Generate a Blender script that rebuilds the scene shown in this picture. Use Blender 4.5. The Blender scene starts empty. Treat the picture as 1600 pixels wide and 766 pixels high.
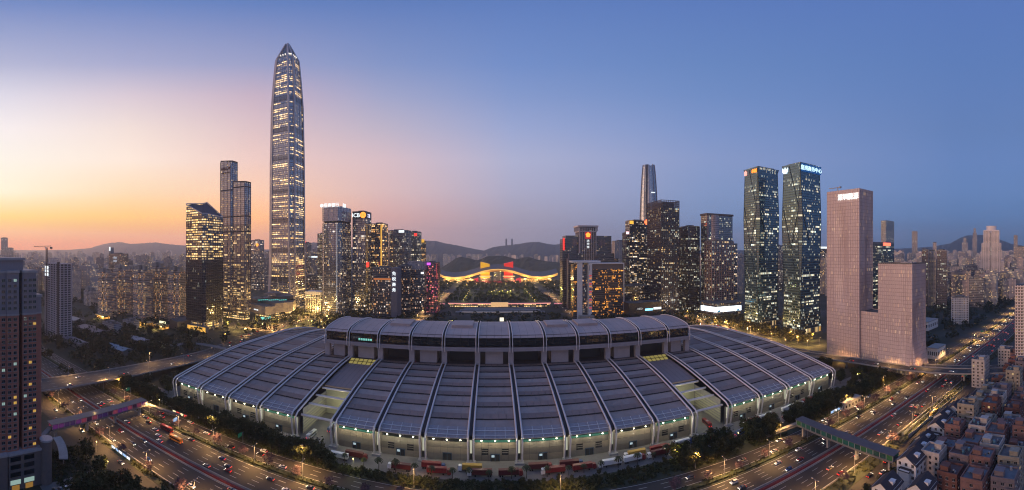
import bpy, math, random
from math import sin, cos, tan, atan2, pi, radians, sqrt, hypot

random.seed(11)
S = bpy.context.scene
COL = S.collection

# ------------------------------------------------------------------ camera (stitched drone panorama: cylindrical lens)
F, PX0, PY0, CX, CH = 608.0, 769.3, 393.0, -16.7, 131.0
camd = bpy.data.cameras.new('camera')
cam = bpy.data.objects.new('camera', camd)
COL.objects.link(cam)
cam.location = (CX, 0, CH)
cam.rotation_euler = (pi / 2, 0, 0)
camd.type = 'PANO'
camd.panorama_type = 'CENTRAL_CYLINDRICAL'
camd.central_cylindrical_range_u_min = -PX0 / F
camd.central_cylindrical_range_u_max = (1600 - PX0) / F
camd.central_cylindrical_range_v_min = -(766 - PY0) / F
camd.central_cylindrical_range_v_max = PY0 / F
camd.central_cylindrical_radius = 1.0
camd.clip_start = 0.5
camd.clip_end = 120000
S.camera = cam

# ------------------------------------------------------------------ exposure / render
vs = S.view_settings
S.display_settings.display_device = 'sRGB'
vs.view_transform = 'Standard'
vs.look = 'None'
vs.exposure = 0.0
vs.gamma = 1.0
vs.use_curve_mapping = False
S.render.engine = 'CYCLES'
S.cycles.use_denoising = True
S.cycles.denoiser = 'OPENIMAGEDENOISE'
S.cycles.max_bounces = 5
S.cycles.diffuse_bounces = 2
S.cycles.glossy_bounces = 2
S.cycles.transmission_bounces = 2
S.cycles.transparent_max_bounces = 6
S.cycles.volume_bounces = 2
S.cycles.use_light_tree = True
S.cycles.filter_width = 1.15
S.cycles.sample_clamp_indirect = 3.0
S.cycles.caustics_reflective = False
S.cycles.caustics_refractive = False


def lin(r, g, b, k=1.0):
    def c(u):
        u /= 255.0
        return (u / 12.92 if u <= 0.04045 else ((u + 0.055) / 1.055) ** 2.4) * k
    return (c(r), c(g), c(b), 1.0)


# ------------------------------------------------------------------ world: dusk sky, sun just gone in the west
SUN_AZ = -1.50          # left of the frame, seen from the camera heading +Y
SUN_EL = 1.5
world = bpy.data.worlds.new('World')
S.world = world
world.use_nodes = True
wt = world.node_tree
wt.nodes.clear()


def wn(t, **k):
    n = wt.nodes.new(t)
    for a, b in k.items():
        setattr(n, a, b)
    return n


def wl(a, b):
    wt.links.new(a, b)


wc = wn('ShaderNodeTexCoord')
wsep = wn('ShaderNodeSeparateXYZ')
wl(wc.outputs['Generated'], wsep.inputs[0])


def wmath(op, a, b=None, c=None):
    n = wn('ShaderNodeMath', operation=op)
    for i, v in enumerate((a, b, c)):
        if v is None:
            continue
        if isinstance(v, (int, float)):
            n.inputs[i].default_value = v
        else:
            wl(v, n.inputs[i])
    return n.outputs[0]


X, Y, Z = wsep.outputs
hor = wmath('SQRT', wmath('ADD', wmath('MULTIPLY', X, X), wmath('MULTIPLY', Y, Y)))
hor = wmath('MAXIMUM', hor, 1e-4)
vv = wmath('DIVIDE', Z, hor)                     # tangent of the elevation
dot = wmath('DIVIDE', wmath('ADD', wmath('MULTIPLY', X, sin(SUN_AZ)), wmath('MULTIPLY', Y, cos(SUN_AZ))), hor)
dd = wmath('ARCCOSINE', wmath('MAXIMUM', wmath('MINIMUM', dot, 1.0), -1.0))    # azimuth distance from the sun
vclamp = wmath('MAXIMUM', wmath('MINIMUM', vv, 1.0), 0.0)

SKY = [
    (0.0, [(0.0, (0.8801, 0.1911, 0.0238)), (0.02, (0.8801, 0.1911, 0.0238)), (0.087, (1.12, 0.7506, 0.1134)), (0.153, (1.12, 1.0303, 0.6993)), (0.235, (1.0988, 1.001, 0.8113)), (0.317, (1.0614, 0.943, 0.8599)), (0.4, (0.815, 0.7529, 0.789)), (0.482, (0.4845, 0.4921, 0.64)), (0.64, (0.1701, 0.2637, 0.5296)), (1.0, (0.1497, 0.232, 0.4661))]),
    (0.235, [(0.0, (0.7858, 0.182, 0.025)), (0.02, (0.7858, 0.182, 0.025)), (0.087, (1.0, 0.7148, 0.1193)), (0.153, (1.0, 0.9813, 0.7361)), (0.235, (0.981, 0.9533, 0.854)), (0.317, (0.9477, 0.8981, 0.9052)), (0.4, (0.7277, 0.717, 0.8306)), (0.482, (0.4326, 0.4687, 0.6737)), (0.64, (0.1519, 0.2511, 0.5575)), (1.0, (0.1337, 0.221, 0.4906))]),
    (0.564, [(0.0, (1.0699, 0.3085, 0.0744)), (0.02, (1.0699, 0.3085, 0.0744)), (0.087, (1.2093, 0.6851, 0.1419)), (0.153, (1.0817, 0.804, 0.4887)), (0.235, (1.0685, 0.8854, 0.7522)), (0.317, (0.9286, 0.7796, 0.7243)), (0.4, (0.7106, 0.6096, 0.6935)), (0.482, (0.3818, 0.4103, 0.6358)), (0.64, (0.1335, 0.2349, 0.5467)), (1.0, (0.1174, 0.2067, 0.4811))]),
    (0.893, [(0.0, (1.1964, 0.4514, 0.1727)), (0.02, (1.1964, 0.4514, 0.1727)), (0.087, (1.4116, 0.6609, 0.2416)), (0.153, (1.13, 0.6927, 0.4638)), (0.235, (0.9426, 0.6525, 0.5859)), (0.317, (0.7602, 0.5608, 0.5888)), (0.4, (0.5894, 0.4574, 0.5711)), (0.482, (0.3252, 0.3568, 0.5857)), (0.64, (0.1134, 0.2144, 0.5207)), (1.0, (0.0998, 0.1887, 0.4582))]),
    (1.222, [(0.0, (0.7202, 0.4107, 0.3675)), (0.02, (0.7202, 0.4107, 0.3675)), (0.087, (0.8196, 0.4574, 0.4068)), (0.153, (0.8029, 0.5468, 0.5333)), (0.235, (0.7425, 0.5513, 0.5912)), (0.317, (0.5346, 0.4756, 0.6007)), (0.4, (0.3583, 0.3891, 0.6055)), (0.482, (0.2239, 0.305, 0.5781)), (0.64, (0.1075, 0.2043, 0.5078)), (1.0, (0.0946, 0.1798, 0.4468))]),
    (1.55, [(0.0, (0.3606, 0.3321, 0.4299)), (0.02, (0.3606, 0.3321, 0.4299)), (0.087, (0.416, 0.3822, 0.4961)), (0.153, (0.4437, 0.4413, 0.6126)), (0.235, (0.4472, 0.4727, 0.6777)), (0.317, (0.3276, 0.4004, 0.6653)), (0.4, (0.2292, 0.3278, 0.6225)), (0.482, (0.1653, 0.2744, 0.59)), (0.64, (0.1082, 0.2079, 0.5183)), (1.0, (0.0952, 0.183, 0.4561))]),
    (2.044, [(0.0, (0.1252, 0.2086, 0.3636)), (0.02, (0.1252, 0.2086, 0.3636)), (0.087, (0.2005, 0.3113, 0.5581)), (0.153, (0.2354, 0.3362, 0.5973)), (0.235, (0.2546, 0.3414, 0.6089)), (0.317, (0.2053, 0.3079, 0.599)), (0.4, (0.1595, 0.2705, 0.5644)), (0.482, (0.1338, 0.2435, 0.5354)), (0.64, (0.1029, 0.1987, 0.5073)), (1.0, (0.0906, 0.1748, 0.4464))]),
    (2.702, [(0.0, (0.0594, 0.1361, 0.2694)), (0.02, (0.0594, 0.1361, 0.2694)), (0.087, (0.0939, 0.2084, 0.4518)), (0.153, (0.1222, 0.2376, 0.5105)), (0.235, (0.1283, 0.2349, 0.5176)), (0.317, (0.1208, 0.2199, 0.4871)), (0.4, (0.1136, 0.2123, 0.4917)), (0.482, (0.1057, 0.2049, 0.4894)), (0.64, (0.0972, 0.1891, 0.4895)), (1.0, (0.0855, 0.1664, 0.4307))]),
]
prev = None
for i, (dz, stops) in enumerate(SKY):
    rp = wn('ShaderNodeValToRGB')
    rp.color_ramp.interpolation = 'EASE' if False else 'LINEAR'
    els = rp.color_ramp.elements
    while len(els) > 1:
        els.remove(els[-1])
    els[0].position = stops[0][0]
    els[0].color = (*stops[0][1], 1)
    for p, c in stops[1:]:
        e = els.new(p)
        e.color = (*c, 1)
    wl(vclamp, rp.inputs[0])
    if prev is None:
        prev = rp.outputs[0]
    else:
        mr = wn('ShaderNodeMapRange')
        mr.interpolation_type = 'LINEAR'
        wl(dd, mr.inputs['Value'])
        mr.inputs['From Min'].default_value = SKY[i - 1][0]
        mr.inputs['From Max'].default_value = dz
        mx = wn('ShaderNodeMix', data_type='RGBA')
        wl(mr.outputs[0], mx.inputs['Factor'])
        wl(prev, mx.inputs['A'])
        wl(rp.outputs[0], mx.inputs['B'])
        prev = mx.outputs['Result']
nis = wn('ShaderNodeTexSky')
nis.sky_type = 'NISHITA'
nis.sun_disc = False
nis.sun_elevation = radians(SUN_EL)
nis.sun_rotation = SUN_AZ
nis.altitude = 131
nis.dust_density = 2.0
bg1 = wn('ShaderNodeBackground')
bg1.inputs['Strength'].default_value = 1.0
wl(prev, bg1.inputs['Color'])
bg2 = wn('ShaderNodeBackground')
bg2.inputs['Strength'].default_value = 0.006
wl(nis.outputs[0], bg2.inputs['Color'])
add = wn('ShaderNodeAddShader')
wl(bg1.outputs[0], add.inputs[0])
wl(bg2.outputs[0], add.inputs[1])
wo = wn('ShaderNodeOutputWorld')
wl(add.outputs[0], wo.inputs['Surface'])
world.cycles.sampling_method = 'MANUAL'
world.cycles.sample_map_resolution = 512

# ------------------------------------------------------------------ sun lamp: the last low glow
sund = bpy.data.lights.new('sun', 'SUN')
sund.energy = 2.4
sund.angle = radians(14)
sund.color = (1.0, 0.56, 0.38)
sun = bpy.data.objects.new('sun', sund)
COL.objects.link(sun)
sun.rotation_euler = (pi / 2 - radians(4.0), 0, pi - SUN_AZ)   # shines towards +X (east)

# ------------------------------------------------------------------ survey helpers (photo bearings -> metres on the ground)
def at(px, r):
    a = (px - PX0) / F
    return (CX + r * sin(a), r * cos(a))


def rb(py, z=0.0):
    return F * (CH - z) / (py - PY0)


def gp(px, py, z=0.0):
    return at(px, rb(py, z))


def zt(py, r):
    return CH - (py - PY0) * r / F


def footprint(pl, pc, pr, r):
    """axis-aligned plan of a block from three bearings: left edge, near corner, right edge"""
    x, y = at(pc, r)
    tl, tr = tan((pl - PX0) / F), tan((pr - PX0) / F)
    if x < CX:
        return (CX + y * tl, y, x, (x - CX) / tr)
    return (x, y, CX + y * tr, (x - CX) / tl)


# ------------------------------------------------------------------ objects
WLOC = {}


def tag(o, label=None, cat=None, group=None, kind=None):
    if label:
        o['label'] = label
    if cat:
        o['category'] = cat
    if group:
        o['group'] = group
    if kind:
        o['kind'] = kind
    return o


def thing(name, label, cat, loc=(0, 0, 0), group=None, rz=0.0, kind=None):
    o = bpy.data.objects.new(name, None)
    o.empty_display_size = 1.0
    COL.objects.link(o)
    o.location = loc
    o.rotation_euler = (0, 0, rz)
    WLOC[o.name] = tuple(loc)
    return tag(o, label, cat, group, kind)


class MB:
    def __init__(s):
        s.v, s.f, s.m, s.uv = [], [], [], []

    def face(s, pts, m=0, uv=None):
        i = len(s.v)
        s.v += pts
        s.f.append(tuple(range(i, i + len(pts))))
        s.m.append(m)
        s.uv += uv if uv else [(p[0] + p[1] * .37, p[2]) for p in pts]

    def box(s, x0, y0, z0, x1, y1, z1, m=0, mt=None, bot=True):
        mt = m if mt is None else mt
        a, b, c, d = (x0, y0), (x1, y0), (x1, y1), (x0, y1)
        k = 0
        for p, q in ((a, b), (b, c), (c, d), (d, a)):
            L = hypot(q[0] - p[0], q[1] - p[1])
            s.face([(p[0], p[1], z0), (q[0], q[1], z0), (q[0], q[1], z1), (p[0], p[1], z1)], m,
                   [(k, z0), (k + L, z0), (k + L, z1), (k, z1)])
            k += 60
        s.face([(x0, y0, z1), (x1, y0, z1), (x1, y1, z1), (x0, y1, z1)], mt, [(x0, y0), (x1, y0), (x1, y1), (x0, y1)])
        if bot:
            s.face([(x0, y1, z0), (x1, y1, z0), (x1, y0, z0), (x0, y0, z0)], mt)
        return s

    def obox(s, p, q, w, h, m=0, up=(0, 0, 1)):
        """bar from p to q with width w (sideways) and height h (along up)"""
        d = [q[i] - p[i] for i in range(3)]
        L = sqrt(sum(c * c for c in d)) or 1
        d = [c / L for c in d]
        sd = [d[1] * up[2] - d[2] * up[1], d[2] * up[0] - d[0] * up[2], d[0] * up[1] - d[1] * up[0]]
        l2 = sqrt(sum(c * c for c in sd))
        if l2 < 1e-6:
            sd, l2 = [1, 0, 0], 1
        sd = [c / l2 for c in sd]
        u = [sd[1] * d[2] - sd[2] * d[1], sd[2] * d[0] - sd[0] * d[2], sd[0] * d[1] - sd[1] * d[0]]
        P = []
        for e in (p, q):
            for a, b in ((-1, -1), (1, -1), (1, 1), (-1, 1)):
                P.append(tuple(e[i] + sd[i] * a * w / 2 + u[i] * b * h / 2 for i in range(3)))
        for f in ((0, 1, 2, 3), (7, 6, 5, 4), (0, 4, 5, 1), (1, 5, 6, 2), (2, 6, 7, 3), (3, 7, 4, 0)):
            s.face([P[i] for i in f], m)
        return s

    def prism(s, poly, z0, z1, m=0, mt=1, ww=1.5, top=True, bot=False):
        """upright prism on a counter-clockwise plan; z1 may be a list (one height for each corner)"""
        n = len(poly)
        zz = z1 if isinstance(z1, (list, tuple)) else [z1] * n
        for i in range(n):
            p, q = poly[i], poly[(i + 1) % n]
            L = hypot(q[0] - p[0], q[1] - p[1])
            U = max(1, round(L / ww)) * ww
            o = i * 120 * ww
            s.face([(p[0], p[1], z0), (q[0], q[1], z0), (q[0], q[1], zz[(i + 1) % n]), (p[0], p[1], zz[i])], m,
                   [(o, z0), (o + U, z0), (o + U, zz[(i + 1) % n]), (o, zz[i])])
        if top:
            s.face([(poly[i][0], poly[i][1], zz[i]) for i in range(n)], mt, [(p[0], p[1]) for p in poly])
        if bot:
            s.face([(p[0], p[1], z0) for p in reversed(poly)], mt)
        return s

    def loft(s, rings, m=0, mt=1, ww=1.5, cap=True):
        """rings: [(plan, z)] with equal corner counts; m may be a list (one for each storey group)"""
        n = len(rings[0][0])
        base = max(rings, key=lambda t: sum(hypot(t[0][i][0] - t[0][i - 1][0], t[0][i][1] - t[0][i - 1][1]) for i in range(n)))[0]
        us = []
        for i in range(n):
            p, q = base[i], base[(i + 1) % n]
            us.append((i * 120 * ww, i * 120 * ww + max(1, round(hypot(q[0] - p[0], q[1] - p[1]) / ww)) * ww))
        for k in range(len(rings) - 1):
            (A, za), (B, zb) = rings[k], rings[k + 1]
            mm = m[k] if isinstance(m, (list, tuple)) else m
            for i in range(n):
                j = (i + 1) % n
                z0a, z0b = (za[i], za[j]) if isinstance(za, (list, tuple)) else (za, za)
                z1a, z1b = (zb[i], zb[j]) if isinstance(zb, (list, tuple)) else (zb, zb)
                s.face([(*A[i], z0a), (*A[j], z0b), (*B[j], z1b), (*B[i], z1a)], mm,
                       [(us[i][0], z0a), (us[i][1], z0b), (us[i][1], z1b), (us[i][0], z1a)])
        if cap:
            P, z = rings[-1]
            zl = z if isinstance(z, (list, tuple)) else [z] * n
            s.face([(*P[i], zl[i]) for i in range(n)], mt, [(p[0], p[1]) for p in P])
        return s

    def tube(s, path, r, n=6, m=0, r2=None):
        r2 = r if r2 is None else r2
        rings = []
        for i, p in enumerate(path):
            a, b = path[max(0, i - 1)], path[min(len(path) - 1, i + 1)]
            d = [b[k] - a[k] for k in range(3)]
            L = sqrt(sum(c * c for c in d)) or 1
            d = [c / L for c in d]
            ref = (0, 0, 1) if abs(d[2]) < .9 else (1, 0, 0)
            u = [d[1] * ref[2] - d[2] * ref[1], d[2] * ref[0] - d[0] * ref[2], d[0] * ref[1] - d[1] * ref[0]]
            L = sqrt(sum(c * c for c in u))
            u = [c / L for c in u]
            w = [d[1] * u[2] - d[2] * u[1], d[2] * u[0] - d[0] * u[2], d[0] * u[1] - d[1] * u[0]]
            rr = r + (r2 - r) * i / max(1, len(path) - 1)
            rings.append([tuple(p[k] + rr * (cos(2 * pi * j / n) * u[k] + sin(2 * pi * j / n) * w[k]) for k in range(3)) for j in range(n)])
        for A, B in zip(rings, rings[1:]):
            for j in range(n):
                s.face([A[j], B[j], B[(j + 1) % n], A[(j + 1) % n]], m)
        s.face(list(rings[0]), m)
        s.face(list(reversed(rings[-1])), m)
        return s

    def cyl(s, x, y, z0, z1, r, r2=None, n=8, m=0):
        return s.tube([(x, y, z0), (x, y, z1)], r, n, m, r2)

    def sheet(s, pts, z, m=0):
        s.face([(p[0], p[1], z) for p in pts], m, [(p[0], p[1]) for p in pts])
        return s

    def mesh(s, name, mats, off=(0, 0, 0)):
        me = bpy.data.meshes.new(name)
        ox, oy, oz = off
        me.from_pydata([(p[0] - ox, p[1] - oy, p[2] - oz) for p in s.v], [], s.f)
        for m in (mats if isinstance(mats, (list, tuple)) else [mats]):
            me.materials.append(m)
        me.polygons.foreach_set('material_index', s.m)
        ul = me.uv_layers.new(name='UVMap')
        ul.data.foreach_set('uv', [c for p in s.uv for c in p])
        return me

    def build_each(s, name, mats, parent, per=6):
        """one object for every run of `per` faces"""
        k = 0
        for i in range(0, len(s.f), per):
            q = MB()
            for f, m in zip(s.f[i:i + per], s.m[i:i + per]):
                q.face([s.v[j] for j in f], m, [s.uv[j] for j in f])
            q.build(name, mats, parent)

    def build(s, name, mats, parent=None, kind=None, label=None):
        off = WLOC[parent.name] if parent else (0, 0, 0)
        o = bpy.data.objects.new(name, s.mesh(name, mats, off))
        COL.objects.link(o)
        if parent:
            o.parent = parent
            WLOC[o.name] = off
        else:
            WLOC[o.name] = (0, 0, 0)
        if kind:
            o['kind'] = kind
        if label:
            o['label'] = label
        return o


def put(name, mesh, parent=None, loc=(0, 0, 0), rz=0.0, sc=None, kind=None):
    """another object on shared mesh data; loc is in world metres unless there is a parent"""
    o = bpy.data.objects.new(name, mesh)
    COL.objects.link(o)
    if parent:
        o.parent = parent
    o.location = loc
    if rz:
        o.rotation_euler = (0, 0, rz)
    if sc:
        o.scale = sc if isinstance(sc, (list, tuple)) else (sc, sc, sc)
    if kind:
        o['kind'] = kind
    return o


def structure(name, mb, mats):
    return mb.build(name, mats, kind='structure')


def lamp_light(loc, power, color, parent=None, radius=0.35, spot=None):
    d = bpy.data.lights.new('lamp_light', 'POINT' if spot is None else 'SPOT')
    d.energy = power
    d.color = color
    d.shadow_soft_size = radius
    if spot:
        d.spot_size = spot
        d.spot_blend = .6
    o = bpy.data.objects.new('lamp_light', d)
    COL.objects.link(o)
    if parent:
        o.parent = parent
        b = WLOC[parent.name]
        loc = (loc[0] - b[0], loc[1] - b[1], loc[2] - b[2])
    o.location = loc
    return o


ORD = ['first', 'second', 'third', 'fourth', 'fifth', 'sixth', 'seventh', 'eighth', 'ninth', 'tenth', 'eleventh', 'twelfth',
       'thirteenth', 'fourteenth', 'fifteenth', 'sixteenth', 'seventeenth', 'eighteenth', 'nineteenth', 'twentieth']


def nth(i):
    """0 -> first"""
    if i < 20:
        return ORD[i]
    n = i + 1
    t = {2: 'twenty', 3: 'thirty', 4: 'forty', 5: 'fifty', 6: 'sixty', 7: 'seventy', 8: 'eighty', 9: 'ninety'}[n // 10 % 10]
    if n % 10 == 0:
        return t[:-1] + 'ieth'
    return t + '-' + ORD[n % 10 - 1]


# ------------------------------------------------------------------ materials
def newmat(name):
    m = bpy.data.materials.new(name)
    m.use_nodes = True
    nt = m.node_tree
    b = nt.nodes['Principled BSDF']
    return m, nt, b


def mat(name, col, rough=.6, metal=0.0, spec=.5, noise=0.0, nscale=1.0, bump=0.0, emit=None, estr=0.0, sample=False, ior=1.5):
    m, nt, b = newmat(name)
    c = tuple(col)[:3] + (1,)
    b.inputs['Base Color'].default_value = c
    b.inputs['Roughness'].default_value = rough
    b.inputs['Metallic'].default_value = metal
    b.inputs['Specular IOR Level'].default_value = spec
    b.inputs['IOR'].default_value = ior
    if noise or bump:
        tc = nt.nodes.new('ShaderNodeTexCoord')
        n = nt.nodes.new('ShaderNodeTexNoise')
        n.inputs['Scale'].default_value = nscale
        n.inputs['Detail'].default_value = 6
        n.inputs['Roughness'].default_value = .65
        nt.links.new(tc.outputs['Object'], n.inputs['Vector'])
        if noise:
            mr = nt.nodes.new('ShaderNodeMapRange')
            mr.inputs['From Min'].default_value = .25
            mr.inputs['From Max'].default_value = .75
            mr.inputs['To Min'].default_value = 1 - noise
            mr.inputs['To Max'].default_value = 1 + noise
            nt.links.new(n.outputs['Fac'], mr.inputs['Value'])
            mx = nt.nodes.new('ShaderNodeVectorMath')
            mx.operation = 'SCALE'
            mx.inputs[0].default_value = c[:3]
            nt.links.new(mr.outputs[0], mx.inputs['Scale'])
            nt.links.new(mx.outputs[0], b.inputs['Base Color'])
        if bump:
            bp = nt.nodes.new('ShaderNodeBump')
            bp.inputs['Strength'].default_value = bump
            bp.inputs['Distance'].default_value = .3
            nt.links.new(n.outputs['Fac'], bp.inputs['Height'])
            nt.links.new(bp.outputs[0], b.inputs['Normal'])
    if emit:
        b.inputs['Emission Color'].default_value = tuple(emit)[:3] + (1,)
        b.inputs['Emission Strength'].default_value = estr
        if not sample:
            m.cycles.emission_sampling = 'NONE'
    return m


def glow(name, col, strength, sample=False):
    return mat(name, (.02, .02, .02), .5, emit=col, estr=strength, sample=sample)


def facade_group():
    g = bpy.data.node_groups.new('FacadeCells', 'ShaderNodeTree')
    I = g.interface
    for nm, tp, dv in (('WinW', 'NodeSocketFloat', 1.5), ('FloorH', 'NodeSocketFloat', 4.0), ('FrameU', 'NodeSocketFloat', .15),
                       ('FrameV', 'NodeSocketFloat', .25), ('Lit', 'NodeSocketFloat', .2), ('FloorVar', 'NodeSocketFloat', .5),
                       ('Seed', 'NodeSocketFloat', 0.0), ('Glass', 'NodeSocketColor', (.03, .04, .05, 1)),
                       ('Frame', 'NodeSocketColor', (.1, .1, .1, 1)), ('Lit1', 'NodeSocketColor', (1, .7, .3, 1)),
                       ('Lit2', 'NodeSocketColor', (1, .95, .8, 1)), ('Power', 'NodeSocketFloat', 1.0), ('Tilt', 'NodeSocketFloat', .02),
                       ('Cluster', 'NodeSocketFloat', 5.0), ('Vary', 'NodeSocketFloat', .7)):
        sck = I.new_socket(nm, in_out='INPUT', socket_type=tp)
        sck.default_value = dv
    for nm, tp in (('Base', 'NodeSocketColor'), ('Emit', 'NodeSocketColor'), ('Rough', 'NodeSocketFloat'), ('Normal', 'NodeSocketVector'), ('FrameMask', 'NodeSocketFloat')):
        I.new_socket(nm, in_out='OUTPUT', socket_type=tp)
    N, L = g.nodes, g.links
    gi, go = N.new('NodeGroupInput'), N.new('NodeGroupOutput')

    def M(op, a, b=None):
        n = N.new('ShaderNodeMath')
        n.operation = op
        for i, v in enumerate((a, b)):
            if v is None:
                continue
            if isinstance(v, (int, float)):
                n.inputs[i].default_value = v
            else:
                L.new(v, n.inputs[i])
        return n.outputs[0]

    def WN(x, y, z):
        c = N.new('ShaderNodeCombineXYZ')
        for i, v in enumerate((x, y, z)):
            if isinstance(v, (int, float)):
                c.inputs[i].default_value = v
            else:
                L.new(v, c.inputs[i])
        w = N.new('ShaderNodeTexWhiteNoise')
        w.noise_dimensions = '3D'
        L.new(c.outputs[0], w.inputs['Vector'])
        return w.outputs['Value'], w.outputs['Color']

    uv = N.new('ShaderNodeUVMap')
    sp = N.new('ShaderNodeSeparateXYZ')
    L.new(uv.outputs[0], sp.inputs[0])
    U = M('DIVIDE', sp.outputs[0], gi.outputs['WinW'])
    V = M('DIVIDE', sp.outputs[1], gi.outputs['FloorH'])
    iu, iv, fu, fv = M('FLOOR', U), M('FLOOR', V), M('FRACT', U), M('FRACT', V)
    sd = gi.outputs['Seed']
    n1, c1 = WN(iu, iv, sd)
    cl, _ = WN(M('FLOOR', M('DIVIDE', iu, gi.outputs['Cluster'])), iv, M('ADD', sd, 31.7))
    fl, _ = WN(iv, 3.3, M('ADD', sd, 77.1))
    fl3 = M('MULTIPLY', M('MULTIPLY', fl, fl), 3.0)
    fvar = M('ADD', M('MULTIPLY', M('SUBTRACT', fl3, 1.0), gi.outputs['FloorVar']), 1.0)
    cl2 = M('ADD', M('MULTIPLY', M('MULTIPLY', M('MULTIPLY', cl, cl), cl), 3.4), .12)
    p = M('MULTIPLY', M('MULTIPLY', gi.outputs['Lit'], cl2), fvar)
    lit = M('LESS_THAN', n1, p)
    half = M('MULTIPLY', gi.outputs['FrameU'], .5)
    fru = M('MAXIMUM', M('LESS_THAN', fu, half), M('GREATER_THAN', fu, M('SUBTRACT', 1.0, half)))
    frv = M('LESS_THAN', fv, gi.outputs['FrameV'])
    fr = M('MAXIMUM', fru, frv)
    sc = N.new('ShaderNodeSeparateColor')
    L.new(c1, sc.inputs[0])
    on = M('MULTIPLY', lit, M('SUBTRACT', 1.0, fr))
    pw = M('MULTIPLY', M('MULTIPLY', on, gi.outputs['Power']), M('ADD', M('MULTIPLY', M('MULTIPLY', sc.outputs[0], sc.outputs[0]), 1.3), .25))
    lc = N.new('ShaderNodeMix')
    lc.data_type = 'RGBA'
    L.new(sc.outputs[1], lc.inputs['Factor'])
    L.new(gi.outputs['Lit1'], lc.inputs['A'])
    L.new(gi.outputs['Lit2'], lc.inputs['B'])
    em = N.new('ShaderNodeVectorMath')
    em.operation = 'SCALE'
    L.new(lc.outputs['Result'], em.inputs[0])
    L.new(pw, em.inputs['Scale'])
    gv = N.new('ShaderNodeVectorMath')
    gv.operation = 'SCALE'
    L.new(gi.outputs['Glass'], gv.inputs[0])
    L.new(M('ADD', M('MULTIPLY', M('SUBTRACT', sc.outputs[2], .5), gi.outputs['Vary']), 1.0), gv.inputs['Scale'])
    bm = N.new('ShaderNodeMix')
    bm.data_type = 'RGBA'
    L.new(fr, bm.inputs['Factor'])
    L.new(gv.outputs[0], bm.inputs['A'])
    L.new(gi.outputs['Frame'], bm.inputs['B'])
    geo = N.new('ShaderNodeNewGeometry')
    sb = N.new('ShaderNodeVectorMath')
    sb.operation = 'SUBTRACT'
    L.new(c1, sb.inputs[0])
    sb.inputs[1].default_value = (.5, .5, .5)
    sl = N.new('ShaderNodeVectorMath')
    sl.operation = 'SCALE'
    L.new(sb.outputs[0], sl.inputs[0])
    L.new(gi.outputs['Tilt'], sl.inputs['Scale'])
    ad = N.new('ShaderNodeVectorMath')
    L.new(geo.outputs['Normal'], ad.inputs[0])
    L.new(sl.outputs[0], ad.inputs[1])
    nn = N.new('ShaderNodeVectorMath')
    nn.operation = 'NORMALIZE'
    L.new(ad.outputs[0], nn.inputs[0])
    L.new(bm.outputs['Result'], go.inputs['Base'])
    L.new(em.outputs[0], go.inputs['Emit'])
    L.new(M('ADD', M('MULTIPLY', fr, .35), .08), go.inputs['Rough'])
    L.new(nn.outputs[0], go.inputs['Normal'])
    L.new(fr, go.inputs['FrameMask'])
    return g


FG = facade_group()
WARM = lin(255, 190, 90)
AMBER = lin(255, 165, 60)
CREAM = lin(255, 226, 170)
COOL = lin(225, 245, 235)
WHITE = lin(250, 245, 235)


class Style:
    pass


_seed = [0]


def style(name, glass, frame, fh=4.0, ww=1.5, fu=.18, fv=.28, lit=.2, fvar=.5, c1=WARM, c2=CREAM, power=1.2, spec=.8, ior=1.9, tilt=.025, cluster=5.0, vary=.7, tint=None, rough=None):
    _seed[0] += 1
    m, nt, b = newmat(name)
    g = nt.nodes.new('ShaderNodeGroup')
    g.node_tree = FG
    for k, v in (('WinW', ww), ('FloorH', fh), ('FrameU', fu), ('FrameV', fv), ('Lit', lit * .95), ('FloorVar', fvar), ('Seed', _seed[0] * 13.37),
                 ('Glass', tuple(glass)[:3] + (1,)), ('Frame', tuple(frame)[:3] + (1,)), ('Lit1', c1), ('Lit2', c2), ('Power', power * 1.6), ('Tilt', tilt), ('Cluster', cluster), ('Vary', vary)):
        g.inputs[k].default_value = v
    nt.links.new(g.outputs['Base'], b.inputs['Base Color'])
    nt.links.new(g.outputs['Emit'], b.inputs['Emission Color'])
    b.inputs['Emission Strength'].default_value = 1.0
    if rough is None:
        nt.links.new(g.outputs['Rough'], b.inputs['Roughness'])
    else:
        b.inputs['Roughness'].default_value = rough
    nt.links.new(g.outputs['Normal'], b.inputs['Normal'])
    b.inputs['IOR'].default_value = 1 + (ior - 1) * (1.2 if ior > 1.55 else 1.0)
    b.inputs['Specular IOR Level'].default_value = spec
    if tint:
        b.inputs['Specular Tint'].default_value = (*tint, 1)
    m.cycles.emission_sampling = 'NONE'
    st = Style()
    st.m, st.fh, st.ww, st.frame = m, fh, ww, tuple(frame)[:3]
    return st


# common materials
M_ROOF = mat('roof_gravel', (.10, .10, .105), .9, noise=.3, nscale=.15)
M_DARK = mat('dark_metal', (.03, .03, .035), .5)
M_CONC = mat('concrete', (.30, .29, .28), .8, noise=.18, nscale=.3)
M_CONCD = mat('weathered_concrete', (.17, .165, .16), .85, noise=.25, nscale=.2)
M_STEEL = mat('painted_steel', (.33, .33, .36), .4, metal=.3)
M_WHITE = mat('white_paint', (.72, .71, .70), .5, noise=.06, nscale=.5)
M_ASPH = mat('asphalt', (.034, .028, .024), .78, noise=.25, nscale=.08)
M_PAVE = mat('paving', (.16, .15, .14), .85, noise=.25, nscale=.12)
M_SOIL = mat('planted_soil', (.045, .050, .028), .95, noise=.5, nscale=.06)
M_MARK = mat('road_paint', (.62, .61, .57), .6)
M_GLASSD = mat('dark_glass', (.012, .016, .02), .06, spec=.8, ior=1.7)
G_WARM = glow('warm_lamp', (1.0, .62, .22), 9)
G_WHITE = glow('white_lamp', (1.0, .95, .85), 9)
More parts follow.
